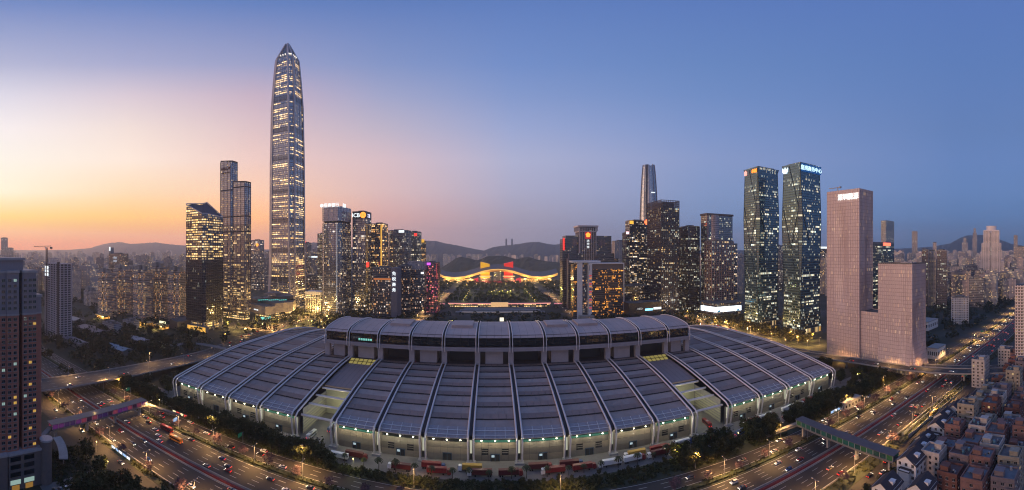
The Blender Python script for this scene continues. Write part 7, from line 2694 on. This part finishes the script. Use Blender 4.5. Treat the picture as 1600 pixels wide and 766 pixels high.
for k in range(24):
    x = -330 + k * 27
    if abs(x) < 60 or abs(x - 181) < 8 or abs(x + 262) < 8 or x > 215:
        continue
    tree(BLOS[k % 2], x, (L_SS1(x) + L_S0(x)) / 2, 'bare pinkish blossom tree on the south verge of the expressway', 'south verge blossom trees', 'blossom_tree', 'tree', 1.1)

# the far tree masses nobody could count
def canopy(name, label, n, pick, m, rad=5.0, q=26, s=1.5, hs=1.0):
    mb = MB()
    for k in range(n):
        x, y = pick()
        h = tr.uniform(7, 12) * hs
        rr = rad * tr.uniform(.7, 1.2)
        for j in range(q):
            a, t = tr.uniform(0, 2 * pi), tr.random()
            w = rr * sqrt(1 - (t * 2 - 1) ** 2 * .8) * tr.uniform(.5, 1)
            leafquad(mb, (x + cos(a) * w, y + sin(a) * w, h * (.3 + .75 * t)), s * tr.uniform(.7, 1.2))
    o = mb.build(name, m, kind='stuff')
    return tag(o, label, 'trees')


def park():
    while True:
        y = 590 + 1050 * tr.random()
        x = tr.uniform(-320, 320)
        if 135 < abs(x) < 166 or (y < 600 and abs(x) < 320) or 785 < y < 815 or 1215 < y < 1265:
            continue
        if abs(x) < 125 and (812 < y < 955):
            continue
        if 640 < y < 668 and abs(x) > 88:
            continue
        return x, y


canopy('park_canopy', 'dark tree canopy filling the park between hall and civic hall', 1500, park, M_LEAF, 5.5, 24, 1.7)
def belt():
    while True:
        x, y = tr.uniform(455, 1250), tr.uniform(216, 420)
        if y < L_NS1(x) + 8 or y > 330 + (x - 455) * .1 + 80 * tr.random():
            continue
        return x, y
canopy('tree_belt', 'dark tree belt along the expressway right of the pink pair', 460, belt, M_LEAF, 5.5, 26, 1.5)
def lbelt():
    while True:
        x, y = tr.uniform(-1100, -370), tr.uniform(235, 700)
        if x > -575 and y < 425:
            continue
        if (-760 < x < -430 and 470 < y < 700) and tr.random() < .8:
            continue
        return x, y
canopy('tree_belt', 'dark tree belt below the residential cluster on the left', 420, lbelt, M_LEAF, 6, 24, 1.7)
def nbelt():
    while True:
        x, y = tr.uniform(-620, -364), tr.uniform(190, 440)
        if abs(y - (205 - .07 * (x + 420))) < 11 or y > 320 + (x + 620) * .5:
            continue
        return x, y
canopy('tree_belt', 'dense dark trees between the left flyover and the sheds', 330, nbelt, M_LEAF, 5, 34, 1.2)
canopy('far_woodland', 'hazy woodland strip beyond the unfinished tower', 500, lambda: at(tr.uniform(95, 160), tr.uniform(1100, 1900)), M_LEAF, 9, 18, 3)
def bed():
    while True:
        x = tr.uniform(-332, 332)
        y = tr.uniform(L_NS1(x) + .8, 221 - (2.5 if x > 0 else 0))
        if not near_bridge(x, y):
            return x, y
canopy('shrub_bed', 'dense dark shrubs covering the bed before the forecourt', 2600, bed, M_LEAF, 1.3, 12, .5, .16)
def verge():
    while True:
        x = tr.uniform(-420, 620)
        if tr.random() < .6:
            return x, tr.uniform(L_N1(x) + .6, L_V1(x) - .6)
        return x, tr.uniform(L_SS1(x) + .6, L_S0(x) - 1.2)
canopy('verge_shrubs', 'low dark planting on the expressway verges', 2600, verge, M_LEAF2, 1.1, 10, .42, .12)
canopy('slope_shrubs', 'dark undergrowth on the slope below the brick tower', 900, lambda: (tr.uniform(-245, -120), tr.uniform(96, 126)) if tr.random() < .7 else (tr.uniform(-186, -120), tr.uniform(84, 100)), M_LEAF, 1.6, 12, .6, .2)
canopy('avenue_trees', 'trees along the avenue by the twin glass towers', 300, lambda: (tr.uniform(370, 406), tr.uniform(384, 560)) if tr.random() < .6 else (tr.uniform(370, 440), tr.uniform(560, 640)), M_LEAF2, 3.6, 30, 1.0)
canopy('street_trees', 'street trees along the road behind the hall', 230, lambda: (tr.uniform(-420, 480), tr.choice((532, 537, 574, 579, 584)) + tr.uniform(-2, 2)), M_LEAF2, 3.6, 26, 1.1)
canopy('rooftop_green', 'trees around the feet of the business towers', 300, lambda: (tr.choice((-1, 1)) * tr.uniform(170, 420), tr.uniform(585, 760)), M_LEAF2, 4, 24, 1.3)

# ================================================================== street lamps
def lamp_protos():
    post = MB().cyl(0, 0, 0, 11.2, .15, .09, 6)
    arm = MB().tube([(0, 0, 10.6), (0, .9, 11.2), (0, 2.2, 11.3)], .07, 4)
    head = MB().box(-.22, 1.7, 11.22, .22, 2.7, 11.36, 0)
    head.box(-.16, 1.8, 11.14, .16, 2.6, 11.21, 1)
    return post.mesh('post', M_STEEL), arm.mesh('arm', M_STEEL), head.mesh('lamp_head', [M_STEEL, G_WARM])


LP = lamp_protos()
cr0 = random.Random(4)
LAMPC = (1.0, .54, .18)


def street_lamp(x, y, label, group, double=True, power=12000, rz=0.0, z=0.0, sc=1.0):
    T = thing('street_lamp', label, 'street lamp', (x, y, z), group, rz)
    T.scale = (sc, sc, sc)
    put('post', LP[0], T)
    for a in ((0, pi) if double else (0,)):
        put('arm', LP[1], T, rz=a)
        put('lamp_head', LP[2], T, rz=a)
    if power:
        for a in ((0, pi) if double else (0,)):
            d = bpy.data.lights.get('lamp_%d' % power)
            if d is None:
                d = bpy.data.lights.new('lamp_%d' % power, 'SPOT')
                d.energy = power
                d.color = LAMPC
                d.shadow_soft_size = .25
                d.spot_size = radians(150)
                d.spot_blend = .5
            o = bpy.data.objects.new('lamp_light', d)
            COL.objects.link(o)
            o.parent = T
            o.location = (0, 2.2 if a == 0 else -2.2, 10.9)
    return T


i = 0
for x in list(range(-325, -90, 34)):
    street_lamp(x, L_N1(x) + 3.1, 'double-armed lamp on the left westbound verge, %s from the left' % nth(i), 'westbound verge lamps')
    i += 1
i = 0
for x in list(range(110, 340, 34)) + [385, 425, 470, 520, 575, 635, 700, 775, 860]:
    street_lamp(x, L_N1(x) + 3.1, 'double-armed lamp on the right westbound verge, %s from the hall side' % nth(i), 'westbound verge lamps', power=12000 if x < 500 else 30000)
    i += 1
i = 0
for x in list(range(-318, -120, 40)) + [134, 168, 205, 240, 275, 310]:
    street_lamp(x, (L_SS1(x) + L_S0(x)) / 2 + 1.5, 'double-armed lamp on the south verge, %s from the left' % nth(i), 'south verge lamps', power=15000)
    i += 1
i = 0
for x in (-205, -130, -60, 20, 100, 168, 240, 300):
    street_lamp(x, L_NS1(x) + 1.2, 'single-armed lamp at the kerb of the north service road, %s from the left' % nth(i), 'service road lamps', double=False, power=13000, rz=pi)
    i += 1
for k, (x, y, z) in enumerate(((-325, 205, 9), (-322, 250, 8.6), (-322, 300, 7.2), (-322, 350, 4.5), (-352, 175, 9), (-350, 275, 8.2))):
    street_lamp(x, y, 'lamp on the left flyover, %s of six' % nth(k), 'left flyover lamps', double=False, power=13000, rz=pi / 2 if x > -335 else -pi / 2, z=z)
for k, (x, y, z) in enumerate(((326, 292, 7.8), (331, 214, 9), (349, 120, 8.9), (352, 182, 9))):
    street_lamp(x, y, 'lamp on the curved right flyover, %s of four' % nth(k), 'right flyover lamps', double=False, power=15000, rz=-pi / 2, z=z)
i = 0
for x in range(-400, 500, 50):
    for y, rz in ((538.5, 0), (568, pi)):
        street_lamp(x + (20 if y > 550 else 0), y, 'small street lamp on the road behind the hall, %s from the left' % nth(i), 'lamps behind the hall', double=False, power=120000, rz=rz)
        i += 1
i = 0
for s in (-1, 1):
    for k in range(14):
        y = 590 + k * 48
        street_lamp(s * 150 + 10 * s, y, '%s park street lamp, %s from the hall' % ('left' if s < 0 else 'right', nth(k)), 'park street lamps', double=False, power=48000, rz=-s * -pi / 2)
for s, xx in ((-1, -366), (1, 353)):
    for k in range(8):
        street_lamp(xx + 15 * s, 440 + k * 52, '%s avenue lamp, %s from the hall' % ('west' if s < 0 else 'east', nth(k)), 'avenue lamps', double=False, power=44000, rz=-s * -pi / 2)
i = 0
for k in range(30):
    px, py = cr0.uniform(466, 516), cr0.uniform(487, 511)
    x, y = gp(px, py)
    street_lamp(x, y, 'plaza lamp in the glowing square right of the tallest tower', 'glowing square lamps', double=False, power=0, rz=cr0.uniform(0, 6), sc=.9)
    if k % 2 == 0:
        lamp_light((x, y, 9), 24000, (1.0, .6, .16), None, .4)
for k in range(16):
    px, py = cr0.uniform(340, 470), cr0.uniform(503, 520)
    x, y = gp(px, py)
    street_lamp(x, y, 'street lamp near the shopping centre and the stepped hotel', 'lamps by the shopping centre', double=False, power=0, rz=cr0.uniform(0, 6), sc=.9)
    if k % 2 == 0:
        lamp_light((x, y, 9), 22000, (1.0, .62, .2), None, .4)
for k, (px, py) in enumerate(((1100, 508), (1118, 510), (1136, 514), (1152, 517), (1168, 522), (1184, 527), (1206, 533), (1228, 541), (1246, 537), (1262, 543), (1280, 540), (1270, 532), (1090, 503), (1205, 521), (1236, 529))):
    x, y = gp(px, py)
    street_lamp(x, y, 'street lamp by the twin glass towers, %s of fifteen' % nth(k), 'lamps by the twin towers', double=False, power=0, rz=k)
    lamp_light((x, y, 9), 26000, (1.0, .55, .16), None, .4)
# lamps of the grove that light the leaves from inside
for k, (x, y, pw, c) in enumerate(((-98, 217.5, 700, (1.0, .82, .15)), (93, 216, 900, (1.0, .85, .12)), (-262, 213, 500, (1.0, .7, .2)), (-232, 133, 700, (1.0, .62, .12)), (300, 232, 500, (.9, .9, .2)), (-322, 214, 1800, (1.0, .5, .08)), (-208, 126, 500, (1.0, .7, .15)), (140, 214, 400, (1.0, .7, .2)))):
    T = thing('garden_lamp', 'yellow garden lamp glowing among trees, %s of eight' % nth(k), 'lamp', (x, y, 0), 'garden lamps')
    MB().cyl(x, y, 0, 7.0, .08, .06, 6).build('post', M_STEEL, T)
    MB().cyl(x, y, 7.0, 7.5, .3, .22, 8).build('lamp_head', G_WARM, T)
    lamp_light((x + .6, y - .7, 7.2), pw * 2.2, c, T, .15)
# park and street glow points
glows = []
for k in range(13):
    px = 684 + k * 15.2
    glows.append((*at(px, 1420 + 40 * (k % 3)), (1.0, .66, .2)))
for k in range(9):
    glows.append((*at(768 + 4.2 * k, 1160 + 25 * (k % 3)), (1.0, .78, .1)))
for s in (-1, 1):
    for k in range(7):
        glows.append((s * 88, 960 + 48 * k, (.95, .8, .15)))
for k, (x, y, c) in enumerate(glows):
    T = thing('park_lamp', 'tiny warm park lamp far behind the hall, %s' % ('on the civic forecourt' if k < 13 else 'by the central garden pavilion' if k < 22 else 'in the lit tree alleys'), 'lamp', (x, y, 0), 'park lamps')
    MB().cyl(x, y, 0, 11, .15, n=5).build('post', M_STEEL, T)
    MB().cyl(x, y, 11, 11.8, .5 if k < 22 else .16, n=8).build('lamp_head', G_WARM, T)
    lamp_light((x, y - 3, 11.5), 15000 if k < 22 else 7000, c, T, .6)

# ================================================================== vehicles
PAINT = {'white': (.65, .65, .64), 'silver': (.36, .37, .39), 'black': (.02, .02, .022), 'red': (.30, .02, .02), 'blue': (.03, .07, .20), 'grey': (.12, .12, .13), 'beige': (.40, .34, .25)}
PM = {k: mat('car_paint_' + k, v, .25, metal=.2, spec=.7) for k, v in PAINT.items()}
G_HEAD = glow('headlight', (1.0, .93, .78), 5)
G_TAIL = glow('tail_light', (1.0, .03, .02), 3.2)
M_TYRE = mat('tyre', (.015, .015, .015), .8)


def profile(pts, w, top_in, mb, m):
    """side profile (x, z, inset?) extruded across the width"""
    n = len(pts)
    L = [(x, -w / 2 + (top_in if z > .95 else 0), z) for x, z in pts]
    R = [(x, w / 2 - (top_in if z > .95 else 0), z) for x, z in pts]
    mb.face(L, m)
    mb.face(R[::-1], m)
    for i in range(n):
        j = (i + 1) % n
        mb.face([L[j], L[i], R[i], R[j]], m)


BODY = {k: None for k in PM}
def sedan(pm):
    b = MB()
    profile([(-2.25, .35), (2.2, .35), (2.28, .62), (2.1, .80), (.95, .93), (-1.55, .95), (-2.2, .90), (-2.28, .6)], 1.8, 0, b, 0)
    b.box(-1.0, -.66, 1.40, .30, .66, 1.47, 0)
    return b.mesh('body', pm)
def suv(pm):
    b = MB()
    profile([(-2.3, .4), (2.25, .4), (2.33, .75), (2.1, 1.0), (1.1, 1.1), (-2.25, 1.12), (-2.34, .7)], 1.9, 0, b, 0)
    b.box(-2.0, -.72, 1.66, .35, .72, 1.75, 0)
    return b.mesh('body', pm)
gs = MB()
profile([(-1.75, .93), (1.0, .92), (.32, 1.42), (-1.05, 1.44)], 1.66, .16, gs, 0)
gs = gs.mesh('windows', M_GLASSD)
gu = MB()
profile([(-2.2, 1.1), (1.2, 1.08), (.45, 1.68), (-2.0, 1.70)], 1.78, .14, gu, 0)
gu = gu.mesh('windows', M_GLASSD)
WHEEL = MB().tube([(0, -.11, 0), (0, .11, 0)], .33, 10).mesh('wheel', M_TYRE)
HL = MB().box(2.2, -.28, -.10, 2.34, .28, .10).mesh('headlight', G_HEAD)
TL = MB().box(-2.36, -.32, -.10, -2.24, .32, .10).mesh('tail_light', G_TAIL)
BODY = {('sedan', k): sedan(m_) for k, m_ in PM.items()}
BODY.update({('suv', k): suv(m_) for k, m_ in PM.items()})


def car(x, y, head, kind, colour, label, group, lights=True, z=.06):
    """head: 0 = driving east (+x)"""
    T = thing(kind if kind == 'suv' else 'car', label, 'car', (x, y, z), group, head)
    if kind == 'suv':
        T.name = 'car'
    put('body', BODY[(kind, colour)], T)
    put('windows', gu if kind == 'suv' else gs, T)
    for sx in (-1.4, 1.4):
        for sy in (-.82, .82):
            put('wheel', WHEEL, T, (sx, sy, .33))
    if lights:
        zz = .66 if kind == 'sedan' else .8
        for sy in (-.6, .6):
            put('headlight', HL, T, (0, sy, zz))
            put('tail_light', TL, T, (0, sy, zz + .05))
    return T


cr_ = random.Random(99)
def traffic(x0, x1, lo, hi, n, head, gap0, gap1, phrase, group, dense=1.0):
    lst = []
    for k in range(n):
        x = x0 + cr_.uniform(0, gap1)
        while x < x1:
            f = (k + .5) / n
            lst.append((x, lo(x) * (1 - f) + hi(x) * f))
            x += cr_.uniform(gap0, gap1)
    lst.sort()
    for i, (x, y) in enumerate(lst):
        kind = cr_.choice(('sedan', 'sedan', 'suv'))
        col = cr_.choice(list(PAINT) + ['white', 'white', 'silver', 'grey', 'black'])
        car(x, y + cr_.uniform(-.3, .3), head, kind, col, '%s %s %s, %s from the left' % (col, 'car' if kind == 'sedan' else 'people carrier', phrase, nth(i)), group)


traffic(-335, -95, L_N0, L_N1, 5, pi, 26, 95, 'on the left westbound lanes', 'left westbound cars')
traffic(-335, -105, L_S0, L_S1, 5, 0, 30, 110, 'on the left eastbound lanes', 'left eastbound cars')
traffic(-300, -90, L_V1, L_NS1, 3, pi, 30, 85, 'on the left north service road', 'left service road cars')
traffic(-320, -190, L_SS0, L_SS1, 2, 0, 22, 50, 'on the left south service road', 'left south service cars')
traffic(95, 420, L_N0, L_N1, 5, pi, 28, 95, 'on the right westbound lanes', 'right westbound cars')
traffic(95, 420, L_S0, L_S1, 5, 0, 30, 110, 'on the right eastbound lanes', 'right eastbound cars')
traffic(90, 300, L_V1, L_NS1, 3, pi, 35, 80, 'on the right north service road', 'right service road cars')
traffic(110, 200, L_SS0, L_SS1, 3, 0, 14, 30, 'queuing on the service road before the villas', 'queuing cars by the villas')
traffic(420, 980, L_N0, L_N1, 4, pi, 28, 80, 'far off on the right westbound lanes', 'far right westbound cars')
traffic(420, 980, L_S0, L_S1, 4, 0, 30, 90, 'far off on the right eastbound lanes', 'far right eastbound cars')
c545, c567 = (lambda x: 545.0), (lambda x: 567.0)
traffic(-380, 420, lambda x: 540, lambda x: 553, 2, 0, 26, 60, 'on the near lane behind the hall', 'cars behind the hall, near side')
traffic(-380, 420, lambda x: 554, lambda x: 567, 2, pi, 26, 60, 'on the far lane behind the hall', 'cars behind the hall, far side')
for s in (-1, 1):
    for k in range(16):
        y = 600 + k * 40 + cr_.uniform(-12, 12)
        col = cr_.choice(list(PAINT))
        car(s * 150 + cr_.choice((-5, 5)), y, cr_.choice((pi / 2, -pi / 2)), 'sedan', col, '%s car on the %s park street, %s from the hall' % (col, 'left' if s < 0 else 'right', nth(k)), 'park street cars', z=.1)
for s, xx, nm in ((-1, -368, 'west'), (1, 353, 'east')):
    for k in range(18):
        y = 418 + k * 15 + cr_.uniform(-4, 4)
        col = cr_.choice(list(PAINT))
        car(xx + cr_.choice((-8, -4, 4, 8)) + (0 if y > 470 else (470 - y) * .25 * -s), y, pi / 2 if k % 3 else -pi / 2, 'sedan', col, '%s car queuing on the %s avenue beside the hall, %s' % (col, nm, nth(k)), 'avenue cars', z=.1)
for k, (x, y, z) in enumerate(((-345, 182, 9), (-330, 228, 8.9), (-328, 290, 7.6), (-342, 330, 6.2), (-330, 165, 9), (339, 190, 9), (334, 232, 9), (330, 262, 8.4), (347, 150, 9))):
    car(x, y, pi / 2 if k % 2 else -pi / 2, 'sedan', ('white', 'grey', 'silver', 'red')[k % 4], '%s car driving on the %s flyover, %s of nine' % (('white', 'grey', 'silver', 'red')[k % 4], 'left' if x < 0 else 'right', nth(k)), 'flyover cars', z=z + .05)
for k in range(14):
    col = ('black', 'grey', 'white', 'silver', 'black', 'white', 'blue')[k % 7]
    car(-208 + 9.0 * (k // 7) + .5 * (k % 7), 92 + 3.1 * (k % 7), .25, 'sedan', col, '%s parked car below the brick tower, %s in the %s row' % (col, nth(k % 7), nth(k // 7)), 'cars parked below the brick tower', lights=False, z=.12)
g = MB()
g.sheet([(-216, 86), (-190, 84), (-188, 118), (-216, 118)], .09)
structure('car_park', g, M_PAVE)

# trucks and coaches on the forecourt
TP = {'red': (.22, .02, .022), 'dark red': (.11, .016, .02), 'white': (.68, .68, .66), 'yellow': (.50, .30, .05), 'blue': (.04, .09, .22), 'grey': (.2, .2, .21)}
TM = {k: mat('truck_paint_' + k.replace(' ', '_'), v, .45, noise=.1, nscale=.5) for k, v in TP.items()}
def ribs_box(x0, y0, z0, x1, y1, z1):
    b = MB().box(x0, y0, z0, x1, y1, z1)
    n = int((x1 - x0) / .8)
    for k in range(n):
        xx = x0 + (x1 - x0) * (k + .3) / n
        b.box(xx, y0 - .06, z0 + .15, xx + .3, y0 - .005, z1 - .15)
        b.box(xx, y1 + .005, z0 + .15, xx + .3, y1 + .06, z1 - .15)
    return b
CONT = {k: ribs_box(-7.2, -1.25, 1.35, 4.6, 1.25, 4.05).mesh('container', m_) for k, m_ in TM.items()}
def cab_mesh(m_):
    b = MB()
    profile([(4.9, .55), (7.2, .55), (7.25, 1.6), (6.95, 3.0), (6.6, 3.3), (4.9, 3.3)], 2.4, .0, b, 0)
    return b.mesh('cab', m_)
CAB = {k: cab_mesh(m_) for k, m_ in TM.items()}
WSH = MB().box(7.0, -1.0, 1.75, 7.16, 1.0, 2.75).mesh('windscreen', M_GLASSD)
CHS = MB().box(-7.2, -.9, .85, 5.2, .9, 1.3).mesh('chassis', M_DARK)
TWH = MB().tube([(0, -.18, 0), (0, .18, 0)], .5, 10).mesh('wheel', M_TYRE)
def truck(x, y, head, col, cabc, label, group):
    T = thing('container_truck', label, 'truck', (x, y, .08), group, head)
    put('container', CONT[col], T)
    c = put('cab', CAB[cabc], T)
    put('windscreen', WSH, c)
    put('chassis', CHS, T)
    for xx in (-6.2, -4.9, 2.6, 6.1):
        for yy in (-1.0, 1.0):
            put('wheel', TWH, T, (xx, yy, .5))
    return T
def coach(x, y, head, col, label, group, z=.08):
    T = thing('coach', label, 'bus', (x, y, z), group, head)
    b = MB()
    profile([(-5.6, .4), (5.6, .4), (5.7, 1.5), (5.55, 3.0), (5.3, 3.25), (-5.5, 3.25), (-5.7, 3.0)], 2.5, 0, b, 0)
    put('body', b.mesh('body', TM[col]), T)
    w = MB().box(-5.2, -1.28, 1.5, 5.0, 1.28, 2.5).mesh('side_windows', M_GLASSD)
    put('side_windows', w, T)
    put('roof_unit', MB().box(-2, -.8, 3.25, .8, .8, 3.5).mesh('roof_unit', M_STEEL), T)
    for xx in (-3.6, 3.8):
        for yy in (-1.12, 1.12):
            put('wheel', TWH, T, (xx, yy, .5))
    for yy in (-.9, .9):
        put('headlight', HL, T, (3.4, yy, .8))
        put('tail_light', TL, T, (-3.38, yy, .9))
    return T
back = [(-236, 'red'), (-219, 'red'), (-200, 'white'), (-178, 'grey'), (-101, 'dark red'), (-52, 'red'), (-30, 'yellow'), (12, 'dark red'), (31, 'dark red'), (72, 'yellow'), (90, 'red'), (107, 'white'), (165, 'red'), (181, 'white'), (204, 'white'), (226, 'red')]
for k, (x, c) in enumerate(back):
    truck(x, 231.6, .0 if k % 3 else pi, c, ('white', 'red', 'blue')[k % 3], '%s container truck against the hall front, %s from the left' % (c, nth(k)), 'trucks against the hall front')
front = [(-72, 'dark red'), (-48, 'red'), (-24, 'dark red'), (-6, 'dark red'), (19, 'red'), (38, 'red'), (54, 'white'), (70, 'white'), (86, 'dark red'), (126, 'red'), (-112, 'white')]
for k, (x, c) in enumerate(front):
    truck(x, 226.6, .04 if k % 2 else pi, c, ('white', 'red')[k % 2], '%s container truck in the front row by the palms, %s from the left' % (c, nth(k)), 'trucks in the front row')
for k, (x, y, hd, c) in enumerate(((-140, 246, 1.5, 'white'), (-131, 262, 1.5, 'blue'), (137, 250, 1.5, 'red'), (131, 266, 1.5, 'white'), (150, 224, .2, 'blue'), (196, 224, .1, 'white'), (-160, 225, .1, 'blue'))):
    coach(x, y, hd, c, '%s coach %s the hall, %s of seven' % (c, 'in an open court of' if 240 < y else 'on the forecourt of', nth(k)), 'coaches at the hall', z=.2)
TM['orange'] = mat('truck_paint_orange', (.55, .16, .02), .4, emit=(.9, .25, .02), estr=.12)  # faint glow put into the bus body colour
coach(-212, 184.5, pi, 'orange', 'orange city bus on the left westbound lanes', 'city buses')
coach(266, 131.9, pi, 'yellow', 'pale yellow bus on the underpass ramp beside the villas', 'city buses', z=.12)
coach(-228, 190.5, pi, 'red', 'red city bus behind the orange bus on the westbound lanes', 'city buses')

# lit bus-stop screens, road signs
AD = [glow('ad_white', lin(240, 245, 255), 1.3), glow('ad_cream', lin(255, 240, 190), 1.2), glow('ad_blue', lin(170, 205, 245), 1.0), glow('ad_red', lin(255, 90, 80), .8)]
for k, (x, y, rz, n, lb) in enumerate(((-222, 144.8, .0, 5, 'row of bright bus-stop screens below the purple footbridge'), (-238, 215.2, .02, 4, 'row of bright bus-stop screens before the left grove'), (232, 201.5, .0, 5, 'row of bright bus-stop screens before the right grove'))):
    T = thing('bus_stop', lb, 'bus stop', (x, y, .1), None, rz)
    for q in range(n):
        put('lit_screen', MB().box(-1.6, -.15, .5, 1.6, .15, 2.6).mesh('lit_screen', AD[(q * 2 + k) % 4]), T, (q * 4.2 - 8, 0, 0))
        put('post', MB().box(-.08, -.08, 0, .08, .08, 3.1).mesh('post', M_STEEL), T, (q * 4.2 - 10.1, 0, 0))
    put('roof', MB().box(-11, -1.2, 3.1, n * 4.2 - 9, .6, 3.25).mesh('roof', M_DARK), T)
M_SGREEN = mat('sign_green', (.02, .13, .07), .5, emit=(.03, .4, .22), estr=.10)
M_SBLUE = mat('sign_blue_paint', (.03, .08, .30), .5, emit=(.05, .2, .7), estr=.12)
for k, (x, y, m_, lb) in enumerate(((-176, 213.5, M_SGREEN, 'green road sign on a mast before the left grove'), (-300, 211.5, M_SGREEN, 'green road sign near the left flyover'), (-226, 200.6, M_SBLUE, 'blue road sign on the left verge'), (352, 141, M_SGREEN, 'green road sign under the right flyover'), (560, 189, M_SGREEN, 'green gantry sign far along the right expressway'))):
    T = thing('road_sign', lb, 'road sign', (x, y, 0))
    MB().cyl(x, y, 0, 7.4, .16, n=6).build('mast', M_STEEL, T)
    MB().tube([(x, y, 6.9), (x - .2, y - 3.6, 6.9)], .1, 4).build('arm', M_STEEL, T)
    MB().box(x - .16, y - 5.4, 5.2, x + .02, y - 1.2, 7.8).build('panel', m_, T)
for k, x in enumerate((398, 425)):
    T = thing('road_gantry', '%s pale sign gantry over the right westbound lanes' % ('nearer', 'farther')[k], 'gantry', (x + 110, L_N1(x) + 2, 0))
    xx = x + 110
    ya, yb = L_N0(xx) - 2, L_N1(xx) + 3
    MB().box(xx - .3, yb, 0, xx + .3, yb + .6, 8).build('post', M_STEEL, T)
    MB().box(xx - .25, ya, 7.2, xx + .25, yb + .5, 8).build('beam', M_CONC, T)
    MB().box(xx - .5, ya + 4, 5.6, xx - .27, yb - 3, 8.3).build('panel', M_CONC, T)

T = thing('elevated_walkway', 'pale curved elevated walkway below the dark folded-roof tower', 'footbridge', (*gp(310, 545, 7), 0))
P = [(*gp(px, py, 7.0), 7.0) for px, py in ((262, 549), (268, 543), (280, 538.5), (296, 537), (315, 538.5), (335, 542), (352, 546))]
w_ = MB()
for a, b in zip(P, P[1:]):
    w_.obox(a, b, 4.5, .8)
w_.build('deck', M_CONC, T)
w_ = MB()
for a, b in zip(P, P[1:]):
    for o_ in (-2.1, 2.1):
        w_.obox((a[0], a[1] + o_, a[2] + 1.0), (b[0], b[1] + o_, b[2] + 1.0), .12, .9)
w_.build('railing', M_STEEL, T)
for a in P[::1]:
    MB().cyl(a[0], a[1], 0, 6.6, .5).build('pier', M_CONC, T)

# ================================================================== the air: one closed box of thin haze
hz = MB().box(-9600, -9500, -3.5, 9600, 9600, 655)
m, nt, b = newmat('haze_air')
nt.nodes.remove(b)
pv = nt.nodes.new('ShaderNodeVolumePrincipled')
pv.inputs['Color'].default_value = (.95, .96, 1.0, 1)
pv.inputs['Density'].default_value = 0.00008
pv.inputs['Anisotropy'].default_value = .5
nt.links.new(pv.outputs[0], nt.nodes['Material Output'].inputs['Volume'])
HZ = hz.build('haze', m, kind='stuff')
tag(HZ, 'thin evening haze over the whole city', 'haze')
